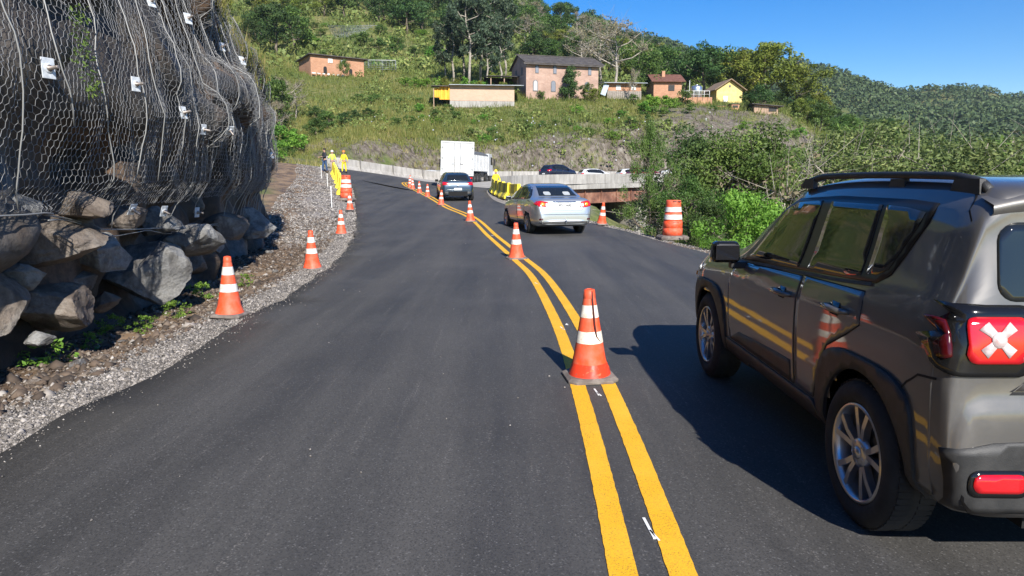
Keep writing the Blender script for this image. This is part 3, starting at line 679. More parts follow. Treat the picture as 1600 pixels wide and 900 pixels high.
N = 42000; gy = 3.5 + 20 * rr.random(N) ** 1.6; ex = np.interp(gy, LC[:, 1], LC[:, 0]); w = rr.random(N); gx = ex - (-.05 + .85 * w ** 1.5) * 1.0
o = scatter_stones('gravel', gx, gy, terrain(gx, gy) + .005, rr.uniform(.005, .016, N) * (1 + 1.8 * (rr.random(N) ** 10)), mgrav, 1)
o['label'] = 'grey crushed gravel along the left asphalt edge'; o['category'] = 'gravel'
N = 16000; gy = 20 + 42 * rr.random(N); ex = np.interp(gy, LC[:, 1], LC[:, 0]); gx = ex - 3.6 * rr.random(N) ** 1.3
o = scatter_stones('gravel', gx, gy, terrain(gx, gy) + .01, rr.uniform(.02, .07, N), mgrav, 2)
o['label'] = 'coarse grey gravel bank behind the yellow barriers'; o['category'] = 'gravel'
N = 11000; gy = 4 + 24 * rr.random(N) ** 1.4; ex = np.interp(gy, LC[:, 1], LC[:, 0]); gx = ex - .55 - 2.4 * rr.random(N)
mgs = mat('ditch_rubble', (.3, .27, .25), .9); n, l, b = nodes(mgs); at_ = n.new('ShaderNodeAttribute'); at_.attribute_name = 'tint'
l.new(ramp(n, l, at_.outputs['Fac'], [(0, (.045, .034, .026)), (.6, (.12, .085, .06)), (.88, (.20, .165, .13)), (1, (.36, .33, .30))]), b.inputs['Base Color'])
o = scatter_stones('rubble', gx, gy, terrain(gx, gy) + .01, rr.uniform(.010, .035, N) * (1 + 2.6 * rr.random(N) ** 9), mgs, 3)
o['label'] = 'brown muddy rubble on the ditch floor below the boulders'; o['category'] = 'rubble'
N = 2600; gy = 2.5 + 24 * rr.random(N) ** 1.3; ex = np.interp(gy, LC[:, 1], LC[:, 0]); gx = ex - .03 + rr.exponential(.085, N) + (rr.random(N) < .05) * rr.uniform(0, 3.5, N)
o = scatter_stones('gravel', gx, gy, RZ(gx, gy) + .004, rr.uniform(.003, .011, N), mgrav, 5)
o['label'] = 'stray gravel crumbs on the asphalt near its left edge'; o['category'] = 'gravel'
N = 5000; gy = 4 + 24 * rr.random(N); ex = np.interp(gy, RC[::-1, 1], RC[::-1, 0]); gx = ex + .0 + .9 * rr.random(N)
o = scatter_stones('gravel', gx, gy, terrain(gx, gy) + .005, rr.uniform(.01, .035, N), mgrav, 4)
o['label'] = 'strip of gravel along the right asphalt edge above the bank'; o['category'] = 'gravel'
# ------------------------------------------------------------------ far concrete barrier, bridge
def path_prism(mb, path, prof, zf, dz=0, mi=0, closed_ends=True):
    """profile (offset to the right of the path, height) swept along a ground path"""
    p = np.array(path, float); t = np.gradient(p, axis=0); t /= np.linalg.norm(t, axis=1)[:, None]; nn = np.stack([t[:, 1], -t[:, 0]], 1)
    k = len(prof); vs = []
    for i in range(len(p)):
        z0 = float(zf(p[i, 0], p[i, 1])) + dz
        for o, h in prof: vs.append((p[i, 0] + nn[i, 0] * o, p[i, 1] + nn[i, 1] * o, z0 + h))
    fs = []
    for i in range(len(p) - 1):
        for j in range(k):
            j2 = (j + 1) % k; fs.append((i * k + j, i * k + j2, (i + 1) * k + j2, (i + 1) * k + j))
    fs.append(tuple(range(k))); fs.append(tuple(range(len(p) * k - 1, (len(p) - 1) * k - 1, -1)))
    mb.add(vs, fs, mi)
def resample(path, step):
    p = np.array(path, float); s = np.r_[0, np.cumsum(np.linalg.norm(np.diff(p, axis=0), axis=1))]; q = np.linspace(0, s[-1], max(2, int(s[-1] / step)))
    return np.column_stack([np.interp(q, s, p[:, 0]), np.interp(q, s, p[:, 1])])
mconc = mat('concrete_wall', (.36, .34, .31), .85); n, l, b = nodes(mconc)
co_ = n.new('ShaderNodeTexCoord').outputs['Object']
f1 = nz(n, l, .8, 5, .6, vec=co_); mp = n.new('ShaderNodeMapping'); mp.inputs['Scale'].default_value = (2.5, 2.5, .25); l.new(co_, mp.inputs[0]); f2 = nz(n, l, 1.5, 5, .6, vec=mp.outputs[0])
cc = ramp(n, l, f1, [(.35, (.30, .285, .26)), (.65, (.42, .40, .365))]); cc = mixc(n, l, ramp(n, l, f2, [(.40, (.55, .55, .55)), (.55, (0, 0, 0))]), cc, (.20, .185, .165))
l.new(cc, b.inputs['Base Color']); bump(n, l, b, nz(n, l, 20, 4, vec=co_), .2, .01)
BP = resample(catmull(BARR, 6), 1.2)
mb = MB(); path_prism(mb, BP, [(-.08, 0), (.30, 0), (.24, .12), (.08, .36), (.03, 1.0), (-.08, 1.0)], RZ, -.05)
e = empty('concrete_barrier', (0, 0, 0), 0, 'long pale concrete barrier at the foot of the rocky slope behind the trucks', 'barrier')
mb.build('wall', mconc, e)
m_joint = dirty('concrete_joint', (.22, .21, .19), (.28, .26, .24), 3, .9)
for i in range(3, len(BP) - 1, 3):
    x, y = BP[i]; t = BP[i + 1] - BP[i - 1]; mj = MB(); mj.box((x + .0, y, float(RZ(x, y)) + .45), (.05, .62, 1.02), rz=math.atan2(t[1], t[0])); mj.build('joint', m_joint, e)
# little reflectors / rock bolts with white heads on the cut
bp_ = []
bolt_me = None
for i in range(64):
    px = rr.uniform(560, 1250); y = rr.uniform(85, 99) if px < 1000 else rr.uniform(88, 105); x = X_(px, y)
    if bolt_me is None:
        mb = MB(); mb.box((0, 0, .22), (.13, .04, .13)); mb.tube([(0, -.02, .22), (0, -.10, .24)], .02, 6); o = mb.build('rock_anchor', mplate); bolt_me = o.data
    else: o = bpy.data.objects.new('rock_anchor', bolt_me); C.objects.link(o)
    o.location = (x, y - .25, TZ(x, y) + .15); o.rotation_euler = (-.5, 0, rr.uniform(-.4, .4)); tag(o, 'small white anchor head dotted on the far rock cut above the concrete barrier', 'rock anchor', 'white anchor heads on the far rock cut')
bridge = empty('bridge', (9, 66, 0), 0, 'concrete bridge deck on rusty steel girders beyond the silver car', 'bridge')
def bbuild(mb, name, m, bevel=0):
    mb.v = [(v[0] - 9, v[1] - 66, v[2]) for v in mb.v]; return mb.build(name, m, bridge, bevel)
PP = resample(catmull(PARA, 6), 1.0)
mb = MB(); path_prism(mb, PP, [(0, -.05), (-.22, -.05), (-.20, .35), (-.12, .82), (0, .82)], RZ, 0); bbuild(mb, 'parapet', mconc)
span = PP[(PP[:, 0] > 3.6)]
mb = MB(); path_prism(mb, span, [(.06, .10), (-12.6, .10 - .13), (-12.6, -.34), (.06, -.34)], RZ, -.14); bbuild(mb, 'deck', mconc)
mrust = mat('weathered_steel', (.16, .07, .045), .8); n, l, b = nodes(mrust)
l.new(ramp(n, l, nz(n, l, 1.2, 5, .65), [(.35, (.11, .05, .035)), (.55, (.24, .11, .07)), (.7, (.33, .19, .13))]), b.inputs['Base Color'])
for off in (.0, 4.0, 8.0):
    mb = MB(); a = off
    path_prism(mb, span, [(-.42 - a, -.45), (-.47 - a, -.45), (-.47 - a, -1.75), (-.42 - a, -1.75)], RZ, 0)
    path_prism(mb, span, [(-.20 - a, -1.70), (-.70 - a, -1.70), (-.70 - a, -1.76), (-.20 - a, -1.76)], RZ, 0)
    path_prism(mb, span, [(-.30 - a, -.44), (-.60 - a, -.44), (-.60 - a, -.50), (-.30 - a, -.50)], RZ, .0)
    t_ = np.gradient(span, axis=0); t_ /= np.linalg.norm(t_, axis=1)[:, None]; n2 = np.stack([t_[:, 1], -t_[:, 0]], 1)
    for i in range(1, len(span) - 1, 2):
        x, y = span[i] + n2[i] * (-.34 - a); z = float(RZ(*span[i])); mb.box((x, y, z - 1.1), (.05, .15, 1.2), rz=math.atan2(t_[i, 1], t_[i, 0]))
    bbuild(mb, 'girder', mrust)
mb = MB(); mb.box((4.2, 66.5, -1.6), (1.0, 14, 5.2), rz=-.72 + .72); bbuild(mb, 'abutment', mconc)
mb = MB(); mb.box((11.6, 72.0, -3.4), (3.4, 6.5, 6.6), rz=.6); bbuild(mb, 'pier', mconc)
mb = MB(); mb.box((16.6, 72.4, -2.6), (1.4, 4.6, 7.6), rz=.6); mb.box((16.1, 70.9, -.4), (1.2, 1.2, 3.2), rz=.6); bbuild(mb, 'pier', mconc)
mb = MB(); mb.box((30, 79, -3.4), (1.6, 6, 7.0), rz=.4); bbuild(mb, 'pier', mconc)
mb = MB(); mb.box((47, 82.5, -3.4), (1.6, 6, 7.0), rz=.2); bbuild(mb, 'pier', mconc)

# ------------------------------------------------------------------ buildings
def brickmat(name, c1, c2, cm, sc=1.0, mottle=.4):
    m = mat(name, c1, .9); n, l, b = nodes(m); co_ = n.new('ShaderNodeTexCoord').outputs['Object']
    sx = n.new('ShaderNodeSeparateXYZ'); l.new(co_, sx.inputs[0]); ad = n.new('ShaderNodeMath'); ad.operation = 'ADD'; l.new(sx.outputs[0], ad.inputs[0]); l.new(sx.outputs[1], ad.inputs[1])
    cb = n.new('ShaderNodeCombineXYZ'); l.new(ad.outputs[0], cb.inputs[0]); l.new(sx.outputs[2], cb.inputs[1])
    br = n.new('ShaderNodeTexBrick'); l.new(cb.outputs[0], br.inputs['Vector']); br.inputs['Scale'].default_value = sc
    br.inputs['Brick Width'].default_value = .34; br.inputs['Row Height'].default_value = .17; br.inputs['Mortar Size'].default_value = .014
    br.inputs['Color1'].default_value = (*c1, 1); br.inputs['Color2'].default_value = (*c2, 1); br.inputs['Mortar'].default_value = (*cm, 1)
    f = nz(n, l, .6, 5, .65, vec=co_); c_ = mixc(n, l, ramp(n, l, f, [(.4, (0, 0, 0)), (.7, (mottle,) * 3)]), br.outputs[0], tuple(v * .55 for v in c1))
    l.new(c_, b.inputs['Base Color']); return m
m_pink = brickmat('brick_pink', (.40, .25, .19), (.47, .31, .24), (.36, .29, .24), mottle=.6)
m_peach = brickmat('block_peach', (.52, .34, .235), (.56, .38, .27), (.46, .36, .29), mottle=.2)
m_orange = brickmat('brick_orange', (.42, .20, .11), (.50, .26, .15), (.40, .28, .2))
m_roof = dirty('roof_dark', (.055, .048, .045), (.10, .088, .08), 1.5, .8, bmp=.2)
m_tin = dirty('roof_tin', (.22, .24, .26), (.32, .34, .36), 1.2, .45, .4, bmp=.1)
m_redroof = dirty('roof_redbrown', (.12, .05, .035), (.18, .08, .055), 2, .85)
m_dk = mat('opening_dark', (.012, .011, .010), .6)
m_frame = dirty('frame_grey', (.10, .10, .11), (.16, .16, .17), 5, .6)
m_pane = mat('pane_grey', (.20, .21, .24), .25)
m_plank = dirty('planks', (.30, .20, .14), (.44, .31, .22), 3, .9, bmp=.3)
m_white = dirty('white_trim', (.60, .60, .58), (.78, .78, .76), 4, .6, bmp=.05)
m_yellow = dirty('yellow_plaster', (.60, .46, .17), (.70, .56, .24), 1.5, .9)
m_tarp = dirty('tarp_yellow', (.70, .34, .015), (.85, .46, .03), 1.5, .6, bmp=.6, bscale=3)
def corr(mb, x0, x1, y0, z0, y1, z1, th=.07, n_=None, mi=0):
    """corrugated sheet from eave (y0,z0) to ridge (y1,z1) along x"""
    n_ = n_ or max(6, int((x1 - x0) / .22)); xs_ = np.linspace(x0, x1, n_ * 2 + 1); vs = []
    for k, x in enumerate(xs_):
        d = .035 * (k % 2); vs += [(x, y0, z0 + d), (x, y1, z1 + d), (x, y0, z0 + d - th), (x, y1, z1 + d - th)]
    fs = []
    for k in range(len(xs_) - 1):
        a = 4 * k; c = a + 4; fs += [(a, c, c + 1, a + 1), (a + 2, a + 3, c + 3, c + 2), (a, a + 2, c + 2, c), (a + 1, c + 1, c + 3, a + 3)]
    fs += [(0, 1, 3, 2), (len(vs) - 4, len(vs) - 2, len(vs) - 1, len(vs) - 3)]
    mb.add(vs, fs, mi)
def window(parent, xc, z0, z1, w, arch=True, frame=None, pane=None, y=0.0, name='window', louvre=True):
    pts = [(xc - w / 2, z0), (xc + w / 2, z0)]
    if arch: pts += [(xc + w / 2 * math.cos(a), z1 - w / 2 + w / 2 * math.sin(a)) for a in np.linspace(0, PI, 9)]
    else: pts += [(xc + w / 2, z1), (xc - w / 2, z1)]
    mb = MB(); mb.prism(pts, y - .07, y - .005); o = mb.build(name, frame or m_frame, parent)
    cx, cz = xc, (z0 + z1) / 2; ins = [(cx + (p[0] - cx) * .72, cz + (p[1] - cz) * .88) for p in pts]
    mb = MB(); mb.prism(ins, y - .095, y - .072); mb.build('pane', pane or m_pane, o); return o
def house(name, px, py, y, rot, label):
    p = at(px, py, y); return empty(name, p, rot, label, 'house')
def walls(mb, w, d, h, t=.2, gable=None, mono=None, mi=0):
    """closed shell; gable = ridge rise over walls (ridge along x); mono=(front extra)"""
    if gable is None and mono is None: mb.box((w / 2, d / 2, h / 2), (w, d, h), mi)
    elif gable is not None: mb.prism([(0, -1.2), (d, -1.2), (d, h), (d / 2, h + gable), (0, h)], 0, w, 'X', mi)
    else: mb.prism([(0, -1.2), (d, -1.2), (d, h + mono), (0, h)], 0, w, 'X', mi)
# two-storey brick house
H2 = house('brick_house', 822, 147, 109, .27, 'tall two-storey pink brick house with dark roof and arched windows'); w, d, h = 11.6, 8.0, 4.7
mb = MB(); walls(mb, w, d, h, gable=1.5); mb.build('wall', m_pink, H2)
mb = MB(); corr(mb, -.35, w + .9, -.7, h - .18, d / 2, h + 1.62); corr(mb, -.35, w + .9, d + .7, h - .18, d / 2, h + 1.62); mb.box((w / 2, d / 2, h + 1.66), (w + 1.2, .35, .10)); mb.box((w / 2, -.62, h - .30), (w + 1.1, .06, .26)); mb.build('roof', m_roof, H2)
for fx in (.145, .39, .875): window(H2, w * fx, h * .66, h * .93, .55)
for fx in (.125, .37, .84): window(H2, w * fx, h * .10, h * .45, .78, frame=m_frame, pane=dirty('shutter_grey', (.42, .40, .38), (.5, .48, .45), 8) if fx < .2 else m_pane)
for yy in (2.2, 5.4):
    mb = MB(); mb.box((-.04, yy, 3.6), (.07, .8, 1.1)); mb.build('window', m_frame, H2)
# open carport
K = house('carport', 766, 135, 112, .20, 'open dark-roofed carport between the peach shed and the brick house')
mb = MB(); corr(mb, -.3, 6.6, -.5, 1.55, 5.0, 2.15); mb.build('roof', m_roof, K)
for x in (.1, 2.2, 4.3, 6.2):
    mb = MB(); mb.box((x, 0, .4), (.14, .14, 2.2)); mb.build('post', m_plank, K)
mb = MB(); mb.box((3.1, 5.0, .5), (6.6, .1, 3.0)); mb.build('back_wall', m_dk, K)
# peach shed
P_ = house('block_shed', 703, 163, 104, .10, 'long low peach block shed with tin roof and a yellow tarp at its left'); w, d, h = 9.3, 5.5, 2.75
mb = MB(); mb.prism([(0, -1.2), (d, -1.2), (d, h + .35), (0, h - .05)], 0, w, 'X'); mb.prism([(0, -1.2), (1.5, -1.2), (1.5, .55), (0, .55)], 0.02, w - .02, 'X'); mb.build('wall', m_peach, P_)
mb = MB(); mb.box((w / 2, -.02, .05), (w, .05, .9)); mb.build('plinth', mconc, P_)
mb = MB(); corr(mb, -.1, w + 1.3, -.75, h - .05, d + .3, h + .50, .09); mb.build('roof', m_tin, P_)
mb = MB(); corr(mb, -2.6, -.08, -.75, h - .25, d + .3, h + .38, .09); mb.build('lean_to_roof', m_roof, P_)
mb = MB()
for k in range(12): x = -2.1 + k * .18; mb.box((x, -.05 + .06 * math.sin(k * 2.1), h - 1.15), (.185, .05, 1.9 if k > 3 else 1.3), rz=.3 * math.sin(k * 1.7))
mb.build('tarp', m_tarp, P_)
mb = MB(); mb.box((-2.3, -.3, .6), (.12, .12, 3.4)); mb.build('post', m_plank, P_)
mb = MB(); mb.box((w + .04, 1.4, 1.15), (.06, 1.2, 2.2)); mb.build('door', dirty('door_blue', (.42, .47, .52), (.55, .60, .64), 3), P_)
# small brick house on the left
Q = house('small_brick_house', 486, 116, 128, .62, 'small orange brick house with thin flat roof alone on the left slope'); w, d, h = 10.0, 6.0, 3.3
mb = MB(); walls(mb, w, d, h, mono=-.35); mb.build('wall', m_orange, Q)
mb = MB(); corr(mb, -.5, w + .6, -.6, h + .18, d + .4, h - .28, .14); mb.build('roof', m_roof, Q)
for fx in (.26, .74): window(Q, w * fx, .35, 1.55, .62, pane=m_dk, frame=m_dk)
for fx in (.36, .60): window(Q, w * fx, 2.25, 2.95, .85, arch=False, frame=m_white, pane=m_white)
o = empty('building_material', Q.location, Q.rotation_euler.z)
for k in range(7): mb = MB(); mb.box((.3 + k * .9, -.5, .18), (rr.uniform(.3, .7), .25, rr.uniform(.12, .3)), rz=rr.uniform(-.4, .4)); mb.build('block', m_white, o)
tag(o, 'pale stacked building material along the front of the small brick house', 'material')
# tin-roofed shack
A_ = house('tin_roof_shack', 944, 152, 112, .10, 'low shack with curved grey tin roof, brick and white upper wall over grey boards'); w, d, h = 5.8, 4, 2.2
mb = MB(); mb.box((w / 2 + .3, d / 2, h * .5), (w - .6, d, h)); mb.build('wall', m_orange, A_)
mb = MB(); corr(mb, -.2, w + .8, -.8, h - .05, d, h + .55, .10); mb.build('roof', m_tin, A_)
for k in range(16):
    pass
mb = MB()
for k in range(18): mb.box((.6 + k * .3, -.06, .35), (.27, .05, 1.25 + .08 * math.sin(k * 3)))
mb.build('board_wall', dirty('boards_grey', (.20, .17, .14), (.30, .26, .22), 4), A_)
for x in (2.2, 4.6): window(A_, x, 1.12, 1.85, .75, arch=False, frame=m_white, pane=m_white)
mb = MB(); mb.box((.0, -.3, 1.1), (.8, .08, 1.7), ry=.35); mb.build('tarp', dirty('tarp_blue', (.34, .42, .50), (.5, .56, .6), 3), A_)
# red-roofed brick house
B_ = house('red_roof_house', 1021, 152, 118, .05, 'brick house with red-brown roof and small chimney half hidden by trees'); w, d, h = 4.6, 5, 2.6
mb = MB(); walls(mb, w, d, h, gable=1.2); mb.build('wall', m_orange, B_)
mb = MB(); corr(mb, -.5, w + .5, -.6, h - .12, d / 2, h + 1.35, .1); corr(mb, -.5, w + .5, d + .6, h - .12, d / 2, h + 1.35, .1); r_o = mb.build('roof', m_redroof, B_)
mb = MB(); mb.box((1.9, 1.6, h + 1.2), (.5, .5, 1.1)); mb.build('chimney', m_orange, r_o)
mb = MB(); mb.box((2.9, -.04, 1.5), (1.0, .08, .9)); mb.build('window', m_dk, B_)
# water tank
K2 = house('water_tank', 1088, 153, 113, 0, 'shiny cylindrical metal water tank behind a white railing'); K2['category'] = 'water tank'
mst_ = mat('steel_bright', (.62, .64, .66), .3, .9); mb = MB(); mb.lathe([(.88, 0), (.88, 1.55), (.80, 1.70), (.45, 1.86), (.2, 1.9)], 28); mb.build('tank', mst_, K2)
mb = MB(); mb.lathe([(.2, 1.9), (.2, 2.0), (.05, 2.02)], 14); mb.build('cap', mst_, K2)
mb = MB(); mb.box((0, .3, -.6), (4.4, 2.6, 1.2)); mb.build('base', m_orange, K2)
R2 = house('railing', 1088, 153, 111.6, 0, 'white pipe railing around the metal water tank'); R2['category'] = 'railing'
mb = MB()
for k in range(6): mb.tube([(-2.0 + k * .8, 0, -.1), (-2.0 + k * .8, 0, 1.05)], .035, 6)
mb.tube([(-.8 - 1.2 + .9, 0, 0), (-1.1, 0, 2.6)], .04, 6)
mb.build('post', m_white, R2); mb = MB(); mb.tube([(-2.0, 0, 1.05), (2.0, 0, 1.05)], .04, 6); mb.tube([(-2.0, 0, .55), (2.0, 0, .55)], .025, 6); mb.build('rail', m_white, R2)
# yellow house (gable to the viewer)
Y_ = house('yellow_house', 1119, 162, 116, 0.12, 'pale yellow plastered house with its brown-roofed gable facing the road'); w, d, h = 4.3, 6, 2.3
mb = MB(); mb.prism([(0, -1.2), (w, -1.2), (w, h), (w / 2, h + 1.35), (0, h)], 0, d, 'Y'); mb.build('wall', m_yellow, Y_)
mb = MB()
for sg in (-1, 1):
    x0, x1 = (w / 2 - (w / 2 + .55), w / 2) if sg < 0 else (w / 2 + (w / 2 + .55), w / 2)
    z0, z1 = h - .30, h + 1.45; mb.prism([(x0, z0), (x1, z1), (x1, z1 + .14), (x0, z0 + .14)], -.6, d + .3, 'Y')
mb.build('roof', dirty('roof_brown', (.20, .14, .09), (.28, .20, .14), 3, .9), Y_)
window(Y_, 1.5, .3, 1.2, .75, arch=False, frame=m_white, pane=m_white); mb = MB(); mb.box((2.15, -.04, h + .45), (.3, .08, .3)); mb.build('vent', m_frame, Y_)
# brick hut and wall
Z_ = house('brick_hut', 1143, 174, 108, .1, 'tiny orange brick hut with a dark opening on the cliff top'); mb = MB(); mb.box((.6, .6, .2), (1.2, 1.2, 1.7)); mb.build('wall', m_orange, Z_)
mb = MB(); mb.box((.55, -.02, .72), (.8, .06, .32)); mb.build('opening', m_dk, Z_); mb = MB(); mb.box((.6, .6, 1.09), (1.4, 1.4, .08)); mb.build('roof', m_roof, Z_)
Z2 = house('brick_wall', 1106, 171, 109.5, 0, 'low orange brick garden wall left of the tiny hut'); Z2['category'] = 'wall'; mb = MB(); mb.box((1.8, 0, 0), (3.5, .2, 1.1)); mb.build('wall', m_orange, Z2); mb = MB(); mb.box((1.8, 0, .58), (3.6, .28, .06)); mb.build('coping', m_roof, Z2)
# plank shed
W_ = house('plank_shed', 1178, 182, 107, -.08, 'pale plank shed with a slanting dark roof at the right end of the cliff top'); w, d, h = 3.4, 2.6, 1.6
mb = MB()
for k in range(12): mb.box((.14 + k * .285, 0, h / 2 - .02 * k + .05), (.27, .06, h + .02 * (k % 3)))
mb.box((0, d / 2, h / 2), (.06, d, h)); mb.box((w, d / 2, h / 2 - .1), (.06, d, h - .1)); mb.box((w / 2, d, h / 2), (w, .06, h)); mb.build('wall', m_plank, W_)
mb = MB(); mb.prism([(-.5, h + .18), (w + .7, h - .25), (w + .7, h - .15), (-.5, h + .28)], -.6, d + .3, 'Y'); mb.build('roof', m_roof, W_)
mb = MB(); mb.box((w - .75, -.05, h * .62), (1.1, .07, .6)); mb.build('opening', m_dk, W_)
mb = MB()
for x in (.1, w / 2, w): mb.box((x, 0, -.4), (.12, .12, 1.0))
mb.build('post', m_plank, W_)
# fences above the small brick house
F1 = house('pipe_fence', 556, 104, 140, -.12, 'white pipe and mesh fence right of the small brick house'); F1['category'] = 'fence'
for x in (0, 2.6, 5.2, 7.9):
    mb = MB(); mb.tube([(x, 0, -1.2), (x, 0, 1.25 - .03 * x)], .045, 6); mb.build('post', m_tin, F1)
mb = MB(); mb.tube([(0, 0, 1.25), (4, 0, 1.13), (7.9, 0, 1.0)], .04, 6); mb.build('rail', m_white, F1)
mb = MB()
for k in range(14): mb.tube([(k * .6, .02, -.8), (k * .6, .02, 1.15 - .018 * k)], .022, 4)
for k in range(5): mb.tube([(0, .02, -.6 + k * .42), (7.8, .02, -.65 + k * .38)], .018, 4)
mb.build('mesh', m_tin, F1)
F2 = house('slope_net', 512, 40, 185, -.25, 'grey wire net spread over a bare patch high on the left slope'); F2['category'] = 'wire net'
mb = MB(); L_ = 13.5
for k in range(9):
    zz = -k * .42; mb.tube([(k * .5, -k * .5, zz), (L_ / 2 + k * .1, -k * .5 - .2, zz - .45), (L_ - k * .9, -k * .5, zz - .7)], .045, 4)
for k in range(15): f = k / 14; mb.tube([(L_ * f * .95, 0, -.35 * math.sin(f * 3)), (4 + (L_ * .45) * f, -4, -3.9)], .03, 4)
mb.build('mesh', m_tin, F2)
# ------------------------------------------------------------------ cones, barrels, barriers, stakes
m_or = mat('cone_orange', (.80, .075, .018), .55); n, l, b = nodes(m_or)
f = nz(n, l, 9, 5, .65); l.new(mixc(n, l, ramp(n, l, f, [(.42, (0, 0, 0)), (.66, (.8, .8, .8))]), (.80, .085, .024), (.55, .15, .09)), b.inputs['Base Color'])
m_or2 = mat('cone_orange_dark', (.62, .045, .02), .35); n, l, b = nodes(m_or2)
l.new(mixc(n, l, ramp(n, l, nz(n, l, 22, 5, .7), [(.54, (0, 0, 0)), (.64, (.8, .8, .8))]), (.66, .05, .02), (.25, .10, .07)), b.inputs['Base Color'])
m_band = mat('cone_band', (.72, .70, .64), .5); n, l, b = nodes(m_band)
l.new(mixc(n, l, ramp(n, l, nz(n, l, 26, 5, .7), [(.46, (0, 0, 0)), (.66, (.8, .8, .8))]), (.80, .76, .66), (.56, .42, .32)), b.inputs['Base Color'])
m_band2 = dirty('band_bright', (.74, .73, .70), (.52, .48, .43), 12, .5, bmp=.02)
m_rub = dirty('rubber_base', (.13, .105, .09), (.22, .19, .165), 9, .8, bmp=.3)
m_slit = mat('slit_dark', (.06, .008, .006), .8)
def rubber_base(mb, w, h, cut=.28, r0=None):
    """square slab with cut corners and a sloping rim"""
    def oct_(s): c = s * cut; return [(-s + c, -s), (s - c, -s), (s, -s + c), (s, s - c), (s - c, s), (-s + c, s), (-s, s - c), (-s, -s + c)]
    o0, o1, o2 = oct_(w / 2), oct_(w / 2), oct_(w / 2 * .86)
    vs = [(x, y, 0) for x, y in o0] + [(x, y, h * .55) for x, y in o1] + [(x, y, h) for x, y in o2]
    fs = [tuple(range(7, -1, -1)), tuple(range(16, 24))] + [(i + a, (i + 1) % 8 + a, (i + 1) % 8 + 8 + a, i + 8 + a) for a in (0, 8) for i in range(8)]
    mb.add(vs, fs)
CONE_H = .74
def rc_(f): return .155 - .118 * f if f > .13 else .155 - .118 * f + .018 * (1 - f / .13)
def cone_section(f0, f1, n_=28, dr=0.0, seed=0, dent=0.0, slit=False):
    mb = MB(); fs_ = np.linspace(f0, f1, max(2, int((f1 - f0) * 24))); prof = []
    vs = []
    for f in fs_:
        for k in range(n_):
            a = 2 * PI * k / n_; r = rc_(f) + dr
            if dent: r += dent * math.exp(-((f - .12) / .10) ** 2) * (math.sin(a * 5 + 1.3 + f * 18) * .5 + math.sin(a * 9 + f * 40) * .35)
            if slit and f > .46:
                da = (a - 4.98 + PI) % (2 * PI) - PI; r -= .012 * math.exp(-(da / .14) ** 2)
                if da > 0: r += .006 * math.exp(-(da / .6) ** 2)
            vs.append((r * math.cos(a), r * math.sin(a), .036 + f * (CONE_H - .036)))
    F = [(i * n_ + k, i * n_ + (k + 1) % n_, (i + 1) * n_ + (k + 1) % n_, (i + 1) * n_ + k) for i in range(len(fs_) - 1) for k in range(n_)]
    mb.add(vs, F, 0, True); return mb
def make_cone(label, worn=False, group='traffic cones set out along the road works'):
    e = empty('traffic_cone', (0, 0, 0), 0, label, 'traffic cone', group)
    mb = MB(); rubber_base(mb, .40 if not worn else .41, .040); base = mb.build('base', m_rub, e, .004)
    bd = cone_section(0, .985, dent=.012 if worn else .004, slit=worn); 
    bd.lathe([(rc_(.985), .036 + .985 * (CONE_H - .036)), (rc_(.985) * .8, CONE_H - .005)], 28, 0, smooth=False)
    bo = bd.build('body', m_or, e)
    if worn: cone_section(.0, .145, dr=.0022, dent=.012).build('foot_sleeve', m_or2, e)
    for a, c in ((.385, .52), (.68, .82)): cone_section(a, c, dr=.0018, slit=worn).build('reflective_band', m_band if worn else m_band2, e)
    mb = MB(); z = CONE_H; mb.lathe([(rc_(.92) + .001, z - .075), (rc_(.93) + .005, z - .07), (rc_(.95) + .005, z - .045), (rc_(.99) + .004, z - .004), (.022, z + .002), (.021, z - .02)], 24, caps=False); mb.build('collar', m_or, e)
    if worn:
        mb = MB(); pts = []
        for f, da in ((.985, 0), (.8, .0), (.6, .02), (.47, .10), (.42, .32), (.395, .55)):
            a = 4.98 + da; r = rc_(f) + .0005; pts.append((r * math.cos(a), r * math.sin(a), .036 + f * (CONE_H - .036)))
        mb.tube(pts, [.007, .008, .008, .007, .004, .001], 6); mb.build('tear', m_slit, e)
    return e
proto = make_cone('x')
def tilt_to(e, lx, ly): e.rotation_euler = (ly, lx, e.rotation_euler.z)
cones = [(807, 404, 'second cone from the camera on the double yellow line, left of the silver car tail', 0, 0), (735, 346.5, 'third cone on the double yellow line, left of the silver sedan front wheel', -.02, 0), (689, 321, 'cone on the yellow line beside the rear wheel of the blue hatchback', .03, 0),
         (668, 308, 'slim cone on the yellow line left of the blue hatchback', .02, 0), (655.5, 302, 'faded cone on the yellow line two places before the far cluster', -.04, 0), (645, 296, 'right cone of the tight cluster at the far end of the yellow line', 0, 0), (640.5, 293, 'middle cone of the tight far cluster', 0, 0), (641, 288, 'farthest cone of the tight cluster', .03, 0),
         (666, 278.5, 'lone cone on the pale concrete left of the white box truck', 0, 0), (488, 414, 'dented cone on the gravel, second from the camera on the left edge', -.01, 0), (533, 362.5, 'third cone on the left gravel edge', 0, 0), (547, 328.5, 'small cone in front of the big orange barrel on the left', 0, 0), (940, 349.5, 'cone leaning to the right behind the silver sedan', .17, 0), (799, 279, 'tiny cone on the bridge behind the worker at the barriers', 0, 0), (359, 486, 'nearest cone on the left edge, dirty round rubber base on the gravel', -.025, 0)]
